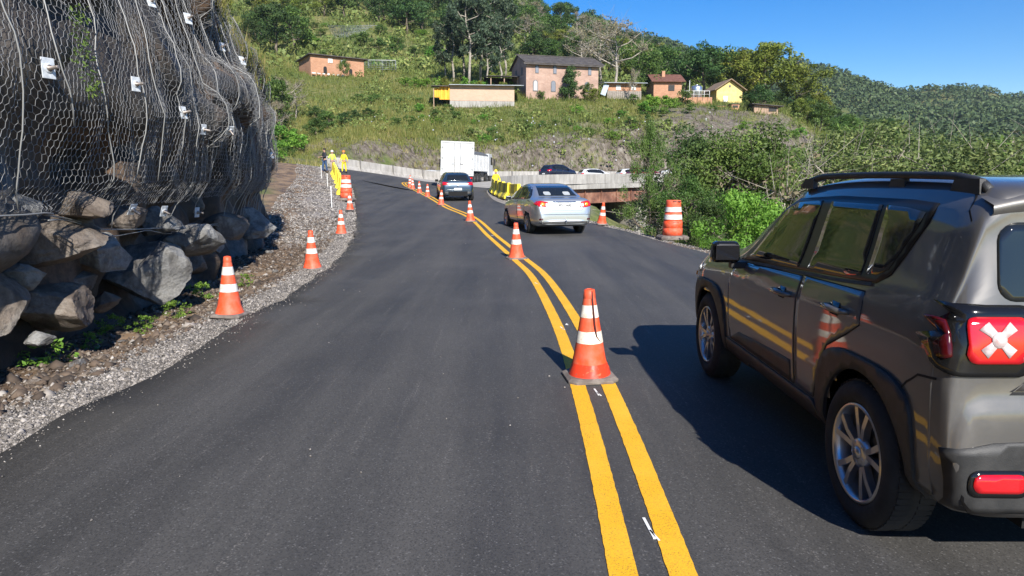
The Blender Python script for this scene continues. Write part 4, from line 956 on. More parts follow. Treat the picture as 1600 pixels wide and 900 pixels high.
for i, (px, py, lab, lx, ly) in enumerate(cones):
    c = proto if i == 0 else copy_tree(proto)
    p = Wp(px, py); c.location = p; c['label'] = lab; c.rotation_euler = (ly + rr.normal() * .018, lx + rr.normal() * .022, rr.uniform(0, 6.2))
    if px < 600 and py > 350: c.location.z = TZ(p.x, p.y) + (.0 if px > 400 else .01)
    if px == 359: c.location.z = TZ(p.x, p.y) + .02
    if 'tiny' in lab or 'lone' in lab: pass
near = make_cone('nearest and biggest cone, torn and scuffed, standing across the double yellow line', True)
p = Wp(921, 591); near.location = p; near.location.z += .006; near.rotation_euler = (.01, -.02, .12)
def make_barrel(label):
    e = empty('traffic_barrel', (0, 0, 0), 0, label, 'traffic barrel', 'orange traffic barrels beside the road')
    mb = MB(); rubber_base(mb, .80, .11, .34); mb.build('base', m_rub, e, .01)
    P = [(.275, .10), (.272, .30), (.262, .305), (.262, .325), (.268, .33), (.262, .50), (.252, .505), (.252, .525), (.256, .53), (.236, .72), (.228, .725), (.228, .745), (.232, .75), (.212, .92), (.206, .96), (.208, 1.06), (.190, 1.09)]
    mb = MB(); mb.lathe(P, 32); mb.build('body', m_or, e)
    def rr2(z): return np.interp(z, [q[1] for q in P], [q[0] for q in P])
    for a, c in ((.555, .69), (.765, .90)):
        mb = MB(); mb.lathe([(max(rr2(z), 0) + .003, z) for z in np.linspace(a, c, 4)], 32, caps=False); mb.build('reflective_band', m_band2, e)
    mb = MB()
    for dx in (-.03, .09): mb.box((dx, -.200, 1.055), (.10, .03, .022), rz=dx * 2)
    mb.build('handle_slot', m_dk, e)
    mb = MB()
    for k in range(5): mb.box((-.07 + k * .035, -.2585, .475 + (k % 2) * .004), (.020, .012, .014))
    mb.build('stencil_mark', m_slit, e)
    return e
b1 = make_barrel('large orange barrel with two white bands on the right road edge'); p = Wp(1055, 370); b1.location = (p.x - .08, p.y, p.z - .06); b1.rotation_euler = (0, 0, .1)
b2 = copy_tree(b1); b2['label'] = 'orange barrel with white bands in front of the yellow barrier row on the left'; p = Wp(541, 313); b2.location = (p.x, p.y, p.z); b2.rotation_euler = (0, .02, -.1)
for o in (b2,): o.scale = (1.1, 1.1, 1.15)
# yellow barriers
m_ybar = mat('barrier_yellow', (.78, .55, .03), .55); n, l, b = nodes(m_ybar); l.new(mixc(n, l, ramp(n, l, nz(n, l, 5, 5, .65), [(.5, (0, 0, 0)), (.75, (.6, .6, .6))]), (.88, .68, .03), (.70, .55, .08)), b.inputs['Base Color'])
m_olive = dirty('barrier_olive', (.34, .28, .05), (.46, .39, .10), 3, .8)
JP = [(-.28, 0), (.28, 0), (.28, .10), (.12, .34), (.08, .86), (-.08, .86), (-.12, .34), (-.28, .10)]
def make_nj(L, label, group, striped=True):
    e = empty('road_barrier', (0, 0, 0), 0, label, 'barrier', group)
    mb = MB(); mb.prism(JP, -L / 2, L / 2, 'Y'); mb.build('body', m_olive if striped else m_ybar, e, .012)
    if striped:
        for yc in (-L / 2 + .24, L / 2 - .24):
            s_ = 1.012; mb = MB(); mb.prism([(x * (s_ + .02), z * 1.008 + .004) for x, z in JP], yc - .30, yc + .24, 'Y'); mb.build('yellow_stripe', m_ybar, e, .012)
    else:
        mb = MB(); mb.prism([(x * 1.02, z) for x, z in JP if True], L / 2 - .02, L / 2 + .012, 'Y'); mb.build('end_cap', m_olive, e)
    return e
rb = [(824, 317.5), (806, 316.5), (788, 315.5), (775, 309), (768, 304), (765, 298)]
pr = make_nj(1.75, 'x', 'olive and yellow barriers beside the silver sedan')
pts = [Vector((.1, 38.5)), Vector((-.35, 40.0)), Vector((-.62, 41.9)), Vector((-.9, 43.8)), Vector((-1.12, 45.8)), Vector((-1.25, 47.9))]
labs = ['olive and yellow barrier block right beside the silver sedan mirror', 'olive and yellow barrier block second from the sedan', 'olive and yellow barrier block third from the sedan, with the worker behind it', 'fourth olive and yellow barrier block', 'fifth olive and yellow barrier block', 'farthest olive and yellow barrier block by the blue hatchback']
for i, q in enumerate(pts):
    o = pr if i == 0 else copy_tree(pr); a = pts[min(i + 1, 5)] - pts[max(i - 1, 0)]
    o.location = (q.x, q.y, float(RZ(q.x, q.y)) - .02); o.rotation_euler = (0, 0, math.atan2(a.y, a.x) - PI / 2); o['label'] = labs[i]
pl = make_nj(2.1, 'x', 'yellow barriers on the left edge of the curve', False); pl.scale = (1, 1, 1.1)
lp = [(533.5, 303), (530.5, 293.5), (528, 287), (525.5, 281.5), (523.5, 277), (521.5, 273)]
lq = [Wp(a, c) for a, c in lp]
for i, q in enumerate(lq):
    o = pl if i == 0 else copy_tree(pl); a = lq[min(i + 1, 5)] - lq[max(i - 1, 0)]
    o.location = (q.x, q.y, q.z - .03); o.rotation_euler = (0, 0, math.atan2(a.y, a.x) - PI / 2); o['label'] = ['nearest', 'second', 'third', 'fourth', 'fifth', 'farthest'][i] + ' yellow barrier in the row behind the left orange barrel'
for px, py, h, lab in [(518.5, 325, .95, 'nearest'), (512, 292, .8, 'middle'), (502.5, 279, .9, 'farthest')]:
    p = Wp(px, py, lambda x, y: terrain(np.array([x]), np.array([y]))[0]); mb = MB(); mb.box((0, 0, h / 2 - .1), (.035, .035, h + .2), rx=.02); mb.box((0, 0, h - .05), (.045, .045, .08)); o = mb.build('survey_stake', m_white); o.location = p
    tag(o, lab + ' thin white survey stake in the gravel bank left of the yellow barriers', 'stake', 'survey stakes in the gravel')
# ------------------------------------------------------------------ people
m_skin = mat('skin', (.38, .22, .15), .6); m_jack = mat('jacket_dark', (.02, .022, .03), .8); m_jean = mat('jeans', (.03, .07, .16), .85)
m_hiv = mat('work_yellow', (.80, .62, .02), .75); m_helm = mat('helmet_orange', (.75, .20, .03), .4); m_hv2 = mat('vest_lime', (.55, .75, .08), .7); m_tan = mat('shirt_tan', (.42, .32, .26), .8); m_boot = mat('boots', (.03, .025, .02), .7)
def skinned(name, J, E, m, parent, lv=1):
    me = bpy.data.meshes.new(name); k = list(J); me.from_pydata([J[a][0] for a in k], [(k.index(a), k.index(c)) for a, c in E], [])
    o = link_mesh(name, me, parent, [m]); md = o.modifiers.new('s', 'SKIN'); sv = me.skin_vertices[0].data
    for i, a in enumerate(k): r = J[a][1]; sv[i].radius = (r, r) if not isinstance(r, tuple) else r; sv[i].use_root = (i == 0)
    md.use_smooth_shade = True; s_ = o.modifiers.new('u', 'SUBSURF'); s_.levels = lv; s_.render_levels = lv; return o
def person(px, py, hgt, face, label, jacket, trousers, helmet, arms=((.16, -.05), (.10, .05)), step=.08, z=None, pt=None):
    p = pt or Wp(px, py); e = empty('person', p, face, label, 'person'); s_ = hgt / 1.75; e.scale = (s_, s_, s_)
    aL, aR = arms       # (sideways, forward) of each hand
    B = {'pel': ((0, 0, .95), (.15, .10)), 'wai': ((0, .01, 1.10), (.13, .095)), 'che': ((0, .0, 1.32), (.165, .11)), 'nk': ((0, 0, 1.49), .055), 'hd0': ((0, .01, 1.58), .078), 'hd1': ((0, .015, 1.67), .092), 'hd2': ((0, .01, 1.73), .06), 'ns': ((0, .10, 1.635), .018)}
    E = [('pel', 'wai'), ('wai', 'che'), ('che', 'nk'), ('nk', 'hd0'), ('hd0', 'hd1'), ('hd1', 'hd2'), ('hd0', 'ns')]
    Jk = {k: (v[0], tuple(q * 1.16 for q in v[1]) if isinstance(v[1], tuple) else v[1] * 1.3) for k, v in B.items() if k in ('pel', 'wai', 'che', 'nk')}; JE = [('pel', 'wai'), ('wai', 'che'), ('che', 'nk')]
    Tr = {'pel': ((0, 0, .97), (.165, .12))}; TE = []
    for sg, nm, (hx, hy) in ((-1, 'l', aL), (1, 'r', aR)):
        sh = (sg * .17, 0, 1.42); el = (sg * (.20 + hx * .5), hy * .3 - .02, 1.15); wr = (sg * (.18 + hx), hy + .06, .93 + abs(hy) * .9); d = Vector((sg * .03, .03, -.09)) if abs(hy) < .2 else Vector((0, .09, .0))
        hd = tuple(Vector(wr) + d)
        B.update({nm + 'sh': (sh, .06), nm + 'el': (el, .043), nm + 'wr': (wr, .030), nm + 'hd': (hd, .035)}); E += [('che', nm + 'sh'), (nm + 'sh', nm + 'el'), (nm + 'el', nm + 'wr'), (nm + 'wr', nm + 'hd')]
        for q in range(4):
            f0 = Vector(hd) + Vector((0, (q - 1.5) * .02, -.02)); f1 = f0 + d.normalized() * (.05 + .008 * (q in (1, 2))); f2 = f1 + (d.normalized() + Vector((-sg * .5, 0, 0))).normalized() * .035
            B.update({f'{nm}f{q}a': (tuple(f0 + d * .25), .0105), f'{nm}f{q}b': (tuple(f1), .0095), f'{nm}f{q}c': (tuple(f2), .008)}); E += [(nm + 'hd', f'{nm}f{q}a'), (f'{nm}f{q}a', f'{nm}f{q}b'), (f'{nm}f{q}b', f'{nm}f{q}c')]
        t0 = Vector(hd) + Vector((0, .035, .02)); B.update({nm + 't1': (tuple(t0), .012), nm + 't2': (tuple(t0 + Vector((0, .025, -.035))), .010)}); E += [(nm + 'hd', nm + 't1'), (nm + 't1', nm + 't2')]
        Jk.update({nm + 'sh': (sh, .078), nm + 'el': (el, .060), nm + 'wr': (wr, .048)}); JE += [('che', nm + 'sh'), (nm + 'sh', nm + 'el'), (nm + 'el', nm + 'wr')]
        st = step * sg; B.update({nm + 'hp': ((sg * .09, 0, .88), .085), nm + 'kn': ((sg * .10, st + .02, .49), .056), nm + 'an': ((sg * .10, st * 1.6, .09), .036), nm + 'to': ((sg * .12, st * 1.6 + .15, .035), .034)})
        E += [('pel', nm + 'hp'), (nm + 'hp', nm + 'kn'), (nm + 'kn', nm + 'an'), (nm + 'an', nm + 'to')]
        Tr.update({nm + 'hp': ((sg * .09, 0, .88), .105), nm + 'kn': ((sg * .10, st + .02, .49), .078), nm + 'an': ((sg * .10, st * 1.6, .10), .066)}); TE += [('pel', nm + 'hp'), (nm + 'hp', nm + 'kn'), (nm + 'kn', nm + 'an')]
        mb = MB(); mb.box((sg * .12, st * 1.6 + .05, .045), (.105, .28, .09)); mb.build('boot', m_boot, e, .03)
    skinned('body', B, E, m_skin, e); skinned('jacket', Jk, JE, jacket, e); skinned('trousers', Tr, TE, trousers, e)
    if helmet: mb = MB(); mb.lathe([(.135, 1.685), (.118, 1.69), (.115, 1.74), (.09, 1.80), (.04, 1.83)], 20); mb.build('helmet', helmet, e)
    else: mb = MB(); mb.lathe([(.100, 1.66), (.108, 1.70), (.095, 1.765), (.05, 1.80)], 18, c=(0, -.012, 0)); mb.build('hair', mat('hair_dark', (.012, .01, .008), .7), e)
    return e
person(538, 270, 1.78, PI - .2, 'person in bright yellow work suit and orange helmet walking on the asphalt', m_hiv, m_hiv, m_helm, step=.10)
person(508, 269.5, 1.80, 2.4, 'person in dark jacket and blue jeans standing on the gravel bank', m_jack, m_jean, None, arms=((.0, .25), (.0, .22)), pt=Wp(508, 269.5, lambda x, y: terrain(np.array([x]), np.array([y]))[0]))
person(520, 269, 1.70, PI + .4, 'person in lime vest and tan shirt half hidden behind the left yellow barriers', m_hv2, m_tan, m_white, arms=((.1, .1), (.25, .3)))
person(776, 292, 1.66, PI, 'person in yellow work suit and helmet standing behind the right barriers', m_hiv, m_hiv, m_ybar, pt=Vector((-1.12, 49.4, .55)))
# ------------------------------------------------------------------ vehicles: lofted bodies with panels fitted onto them
def paint(name, col, rough=.32, metal=.55, coat=1.0, flake=.0, dust=None, **kw):
    m = mat(name, col, rough, metal); n, l, b = nodes(m); b.inputs['Coat Weight'].default_value = coat; b.inputs['Coat Roughness'].default_value = .04
    if dust:
        f = nz(n, l, 2.2, 6, .65); l.new(mixc(n, l, ramp(n, l, f, [(.45, (0, 0, 0)), (.75, (dust,) * 3)]), col, (.25, .22, .19)), b.inputs['Base Color'])
        l.new(ramp(n, l, f, [(.4, (rough,) * 3), (.75, (rough + .18,) * 3)]), b.inputs['Roughness'])
    return m
def glassy(name, col=(.012, .014, .014), rough=.03, **kw):
    m = mat(name, col, rough); m.node_tree.nodes['Principled BSDF'].inputs['Specular IOR Level'].default_value = .75; return m
m_tint = glassy('tinted_glass'); m_seam = mat('panel_gap', (.006, .006, .006), .8)
m_plastic = dirty('black_plastic', (.018, .018, .018), (.035, .034, .033), 10, .55, bmp=.15, bscale=260)
m_gloss = mat('gloss_black', (.008, .008, .008), .12); m_satin = mat('satin_black', (.007, .007, .007), .38)
m_tyre = dirty('tyre_rubber', (.012, .012, .012), (.028, .027, .025), 8, .85, bmp=.2)
m_rim = mat('alloy', (.50, .50, .51), .28, .85); m_rimd = mat('alloy_dark', (.10, .10, .10), .5, .5); m_disc = mat('brake_disc', (.10, .095, .09), .45, .7)
m_red = mat('lamp_red', (.50, .006, .010), .12); m_red.node_tree.nodes['Principled BSDF'].inputs['Coat Weight'].default_value = 1
m_redd = mat('lamp_red_dark', (.055, .003, .004), .15); m_amb = mat('lamp_amber', (.85, .28, .02), .15); m_clr = mat('lamp_clear', (.75, .74, .72), .18, .2)
m_clr2 = dirty('lamp_frosted', (.66, .58, .56), (.50, .36, .34), 30, .15, bmp=.1); m_chrome = mat('chrome', (.75, .75, .75), .12, 1.0)
m_well = mat('wheel_well', (.008, .008, .008), .95)
def chaikin(P, it=2):
    P = np.array(P, float)
    for _ in range(it):
        Q = np.empty((2 * len(P) - 2, P.shape[1])); Q[0::2] = .75 * P[:-1] + .25 * P[1:]; Q[1::2] = .25 * P[:-1] + .75 * P[1:]
        P = np.vstack([P[:1], Q, P[-1:]])
    return P
def resamp(P, n):
    s = np.r_[0, np.cumsum(np.linalg.norm(np.diff(P, axis=0), axis=1))]; q = np.linspace(0, s[-1], n); return np.stack([np.interp(q, s, P[:, k]) for k in range(P.shape[1])], 1)
class Car:
    """top: list (y, z) rear to front; belt, sill, hw (half width), rw (roof half width): tables over y"""
    def __init__(s, name, label, top, hw, rw, belt, sill, paint_m, cat='car', ns=120, group=None, wheel_r=.33, axles=(.83, 3.4), arch=.40, shoulder=.02, trk=.79, rear_in=None):
        s.root = empty(name, (0, 0, 0), 0, label, cat, group); s.p = paint_m; s.axles = axles; s.wr = wheel_r; s.trk = trk
        T = resamp(chaikin(top, 2), ns); s.T = T; K = 26
        def I(tab, y): return np.interp(y, [a for a, _ in tab], [c for _, c in tab])
        rows = []
        for y, zt in T:
            w = I(hw, y); r_ = min(I(rw, y), w - .02); zs = I(sill, y); zb = min(I(belt, y), zt - .05); zs = min(zs, zt - .12); zb = max(zb, zs + .06)
            h = zb - zs; g = zt - zb
            P = [(0, zs), (w * .80, zs), (w * .955, zs + .03 * min(1, h * 3)), (w * .985, zs + .30 * h), (w * 1.0, zs + .62 * h), (w * 1.0, zs + .80 * h), (w * .995 - shoulder * .3, zb - .06 * h), (w * .975 - shoulder, zb),
                 (w * .975 - shoulder + (r_ - w * .975 + shoulder) * .45, zb + g * .42), (r_ + .035, zb + g * .80), (r_ - .02, zb + g * .965), (r_ * .80, zb + g * 1.0), (r_ * .4, zb + g * 1.012), (0, zb + g * 1.015)]
            rows.append(resamp(chaikin(P, 2), K))
        half = np.array(rows); kk = np.hanning(11); kk /= kk.sum(); sm = np.apply_along_axis(lambda c: np.convolve(np.pad(c, 5, 'edge'), kk, 'valid'), 0, half); wgt = np.clip(np.minimum(np.arange(ns), ns - 1 - np.arange(ns)) / 10, 0, 1)[:, None]; half[:, :, 0] = half[:, :, 0] * (1 - wgt) + sm[:, :, 0] * wgt
        half = half                                   # ns, K, 2
        X = np.concatenate([half[:, :, 0], -half[:, ::-1, 0][:, 1:-1]], 1); Z = np.concatenate([half[:, :, 1], half[:, ::-1, 1][:, 1:-1]], 1); Y = np.repeat(T[:, :1], X.shape[1], 1)
        # caps: shrink towards the centre line
        m_ = X.shape[1]; V = [np.stack([X, Y, Z], 2)]
        def cap(i, dirn):
            out = []
            for q, dy in ((.75, .012), (.4, .02), (.05, .024)):
                c = np.array([0, T[i, 0], Z[i].mean()]); P = np.stack([X[i], Y[i], Z[i]], 1); R = c + (P - c) * q; R[:, 1] = T[i, 0] + dirn * dy; out.append(R)
            return out
        A = [r for r in cap(0, -1)[::-1]] + [V[0][i] for i in range(ns)] + cap(-1, 1)
        A = np.array(A); nR = len(A); I_ = np.arange(nR * m_).reshape(nR, m_); F = np.stack([I_[:-1].ravel(), np.roll(I_, -1, 1)[:-1].ravel(), np.roll(I_, -1, 1)[1:].ravel(), I_[1:].ravel()], 1)
        A = A.reshape(-1, 3); Fl = [tuple(f) for f in F] + [tuple(I_[0]), tuple(I_[-1][::-1])]
        s.bvh = BVHTree.FromPolygons([tuple(a) for a in A], Fl)
        # wheel openings
        cen = A[F].mean(1); keep = np.ones(len(F), bool)
        for ax in axles:
            d = np.hypot(cen[:, 1] - ax, cen[:, 2] - wheel_r); keep &= ~((d < arch) & (np.abs(cen[:, 0]) > .52))
        s.body = np_mesh('body', A, F[keep][:, ::-1], [paint_m], s.root, smooth=True); s.A = A; s.arch = arch
        mb = MB()
        for ax in axles:
            for sg in (-1, 1):
                An = np.linspace(-.12, PI + .12, 22); vs = []
                for xx, rad in ((.48, .02), (.48, arch + .03), (trk - .03, arch + .015)):
                    vs += [(sg * xx, ax + rad * math.cos(a), wheel_r + rad * math.sin(a)) for a in An]
                mb.add(vs, [(q * 22 + i, q * 22 + i + 1, q * 22 + 23 + i, q * 22 + 22 + i) for q in (0, 1) for i in range(21)])
        mb.box((0, (axles[0] + axles[1]) / 2, .38), (1.0, axles[1] - axles[0] + 1.4, .25)); 
        mb.build('wheel_well', m_well, s.root, recalc=False)
    def fit(s, name, poly, side, off, m, parent=None, step=.05, rim=.012, smooth=True, holes=None):
        """panel fitted on the body. side 'L','R': poly in (y,z); 'B' rear, 'F' front: (x,z); 'T' top: (x,y)"""
        P = []
        for a, c in zip(poly, poly[1:] + poly[:1]):
            a = np.array(a, float); c = np.array(c, float); k = max(1, int(np.linalg.norm(c - a) / step)); P += [tuple(a + (c - a) * i / k) for i in range(k)]
        n_ = len(P); arr = np.array(P); x0, z0 = arr.min(0); x1, z1 = arr.max(0)
        gx, gz = np.meshgrid(np.arange(x0 + step / 2, x1, step), np.arange(z0 + step / 2, z1, step)); ok = inside(gx, gz, P) & (poly_dist(gx, gz, P + [P[0]]) > step * .4)
        pts = [Vector(p) for p in P] + [Vector((a, c)) for a, c in zip(gx[ok], gz[ok])]
        r = delaunay_2d_cdt(pts, [(i, (i + 1) % n_) for i in range(n_)], [], 1, 1e-6)
        dirs = {'L': Vector((1, 0, 0)), 'R': Vector((-1, 0, 0)), 'B': Vector((0, 1, 0)), 'F': Vector((0, -1, 0)), 'T': Vector((0, 0, -1))}[side]
        V = []; last = None
        for p in r[0]:
            o = {'L': Vector((-3, p.x, p.y)), 'R': Vector((3, p.x, p.y)), 'B': Vector((p.x, -3, p.y)), 'F': Vector((p.x, 9, p.y)), 'T': Vector((p.x, p.y, 5))}[side]
            h, nn_, _, _ = s.bvh.ray_cast(o, dirs)
            if h is None: h, nn_, _, _ = s.bvh.find_nearest(o + dirs * {'L': 2.1, 'R': 2.1, 'B': 3, 'F': 4.7, 'T': 3.5}[side])
            if nn_.dot(dirs) > 0: nn_ = -nn_
            V.append(((h + nn_ * off), nn_))
        bm = bmesh.new(); bv = [bm.verts.new(v) for v, _ in V]
        for f in r[2]:
            try: bm.faces.new([bv[i] for i in f])
            except ValueError: pass
        bmesh.ops.recalc_face_normals(bm, faces=bm.faces)
        if sum((f.normal.dot(dirs)) * f.calc_area() for f in bm.faces) > 0: bmesh.ops.reverse_faces(bm, faces=bm.faces)
        for f in bm.faces: f.smooth = smooth
        ed = [e for e in bm.edges if len(e.link_faces) == 1]; nm = {bv[i]: V[i][1] for i in range(len(bv))}
        if rim:
            g = bmesh.ops.extrude_edge_only(bm, edges=ed); 
            for v in [q for q in g['geom'] if isinstance(q, bmesh.types.BMVert)]:
                near_ = [e.other_vert(v) for e in v.link_edges if e.other_vert(v) in nm]
                v.co -= (nm[near_[0]] if near_ else -dirs) * (off + rim * .3 if off > 0 else rim)
            for f in bm.faces:
                if any(v not in nm for v in f.verts): f.smooth = False
        me = bpy.data.meshes.new(name); bm.to_mesh(me); bm.free(); 
        return link_mesh(name, me, parent or s.root, [m])
    def strip(s, name, pts, side, w, m, off=.0015, parent=None):
        """thin line on the body"""
        P = [np.array(p, float) for p in pts]; L_ = []; R2_ = []
        for i, p in enumerate(P):
            t = P[min(i + 1, len(P) - 1)] - P[max(0, i - 1)]; t /= np.linalg.norm(t); nn_ = np.array([-t[1], t[0]]); L_.append(tuple(p + nn_ * w / 2)); R2_.append(tuple(p - nn_ * w / 2))
        return s.fit(name, L_ + R2_[::-1], side, off, m, parent, step=.04, rim=0)
    def wheels(s, spokes='double', r=None, rimr=.23, names=True, rim_m=None, w=.215):
        r = r or s.wr
        for ax in s.axles:
            for sg in (-1, 1):
                e = make_wheel(r, rimr, w, spokes, rim_m or m_rim); e.parent = s.root; e.location = (sg * (s.trk), ax, r); e.rotation_euler = (rr.uniform(0, 1), 0, 0) if sg > 0 else (rr.uniform(0, 1), 0, PI)
_wc = {}
def make_wheel(r, rr_, w, kind, rim_m):
    """tyre is the part, rim its sub-part; +x is the outer side"""
    key = (r, rr_, w, kind, rim_m.name)
    if key not in _wc:
        mb = MB(); h = w / 2
        mb.lathe([(rr_ + .002, h - .014), (rr_ + .015, h + .004), (r - .055, h + .010), (r - .025, h - .002), (r - .006, h - .022), (r, h - .045), (r, -h + .045), (r - .006, -h + .022), (r - .025, -h), (rr_, -h)], 48, axis='X', caps=False)
        mb.lathe([(rr_ * .98, -h + .01), (.02, -h + .02)], 24, axis='X', caps=False)
        for k in range(64):
            a = 2 * PI * k / 64
            for dx in (-.05, .05): mb.box((dx, (r - .001) * math.cos(a), (r - .001) * math.sin(a)), (w * .32, .007, .022), rx=a + .2)
        ty = mb.build('wheel', m_tyre); m2 = MB()
        m2.lathe([(rr_ + .004, h - .008), (rr_ - .004, h + .003), (rr_ - .014, h - .004), (rr_ - .024, h - .03), (rr_ - .035, -h + .05)], 48, axis='X', caps=False)
        n5 = 5
        for k in range(n5 if kind != 'cover' else 9):
            a0 = 2 * PI * k / (n5 if kind != 'cover' else 9)
            for da in ((-.25, .25) if kind == 'double' else (0,)):
                a = a0 + da; ai = a0 + da * .45; r0, r1 = .045, rr_ - .012; wd0, wd1 = (.026, .030) if kind == 'double' else (.05, .06)
                pts = []
                for (q, aa, ww, xo) in ((r0, ai, wd0, h - .022), (r0 + (r1 - r0) * .5, (a + ai) / 2, (wd0 + wd1) / 2, h - .012), (r1, a, wd1, h - .010)):
                    c, s_ = math.cos(aa), math.sin(aa); pts.append([(xo, q * c - s_ * ww / 2, q * s_ + c * ww / 2), (xo, q * c + s_ * ww / 2, q * s_ - c * ww / 2), (xo - .035, q * c + s_ * ww * .35, q * s_ - c * ww * .35), (xo - .035, q * c - s_ * ww * .35, q * s_ + c * ww * .35)])
                fs = [(0, 1, 2, 3)[::-1], (8, 9, 10, 11)] + [(i * 4 + j, i * 4 + (j + 1) % 4, i * 4 + 4 + (j + 1) % 4, i * 4 + 4 + j) for i in (0, 1) for j in range(4)]
                m2.add([p for g in pts for p in g], fs)
        m2.lathe([(.072, h - .045), (.068, h - .018), (.05, h - .012), (.03, h - .012)], 24, axis='X', caps=False); m2.lathe([(.030, h - .02), (.028, h - .004), (.004, h - .002)], 20, axis='X', caps=False)
        for k in range(5): a = 2 * PI * (k + .5) / 5; m2.lathe([(.009, h - .03), (.009, h - .012), (.001, h - .010)], 8, axis='X', c=(0, .05 * math.cos(a), .05 * math.sin(a)), caps=False)
        ri = m2.build('rim', rim_m, bevel=0); m3 = MB(); m3.lathe([(.155, h - .075), (.155, h - .065), (.06, h - .06)], 32, axis='X'); m3.lathe([(rr_ - .04, 0 - .05), (.02, -.052)], 24, axis='X', caps=False); di = m3.build('brake_disc', m_disc)
        _wc[key] = (ty.data, ri.data, di.data)
        for o in (ty, ri, di): bpy.data.objects.remove(o)
    a, b_, c = _wc[key]; o = bpy.data.objects.new('wheel', a); C.objects.link(o)
    for nm, me in (('rim', b_), ('brake_disc', c)): q = bpy.data.objects.new(nm, me); C.objects.link(q); q.parent = o
    return o
def rpoly(x0, x1, z0, z1, r, n_=5, sk=0):
    out = []
    for cx, cz, a0 in ((x1 - r, z1 - r, 0), (x0 + r, z1 - r, PI / 2), (x0 + r, z0 + r, PI), (x1 - r, z0 + r, 1.5 * PI)):
        for k in range(n_ + 1): a = a0 + PI / 2 * k / n_; out.append((cx + r * math.cos(a) + sk * (cz + r * math.sin(a) - z0), cz + r * math.sin(a)))
    return out
def arc(cy, cz, r, a0, a1, n_=20): return [(cy + r * math.cos(a), cz + r * math.sin(a)) for a in np.linspace(a0, a1, n_)]

# ================================================================== grey boxy SUV, the hero
m_suv = paint('paint_graphite', (.115, .109, .101), .42, .5, dust=.35)
m_suv_r = m_suv
J = Car('grey_suv', 'grey boxy SUV with black wheel arches and roof rails, cut by the right edge',
        top=[(.0, .50), (.005, .76), (.055, .80), (.065, 1.00), (.10, 1.10), (.16, 1.32), (.20, 1.48), (.19, 1.545), (.25, 1.595), (.50, 1.62), (.95, 1.635), (1.5, 1.635), (1.95, 1.61), (2.22, 1.56), (2.55, 1.38), (2.92, 1.14), (3.05, 1.085), (3.5, 1.06), (3.95, .995), (4.12, .93), (4.19, .80), (4.23, .62), (4.23, .45)],
        hw=[(0, .80), (.03, .84), (.10, .872), (.22, .89), (.45, .90), (3.6, .90), (3.9, .87), (4.05, .82), (4.15, .74), (4.23, .62)],
        rw=[(0, .76), (.07, .79), (.11, .76), (.16, .715), (.5, .715), (1.2, .715), (2.2, .69), (2.6, .70), (3.0, .755), (3.6, .76), (4.0, .72), (4.23, .58)],
        belt=[(0, 1.08), (.3, 1.13), (1.0, 1.12), (2.6, 1.035), (3.1, 1.0), (3.8, .93), (4.23, .80)], sill=[(0, .335), (.12, .315), (.6, .29), (3.6, .27), (4.0, .26), (4.23, .30)],
        paint_m=m_suv, wheel_r=.345, axles=(.83, 3.40), arch=.405, trk=.79, shoulder=.025, ns=150)
ARCH = []
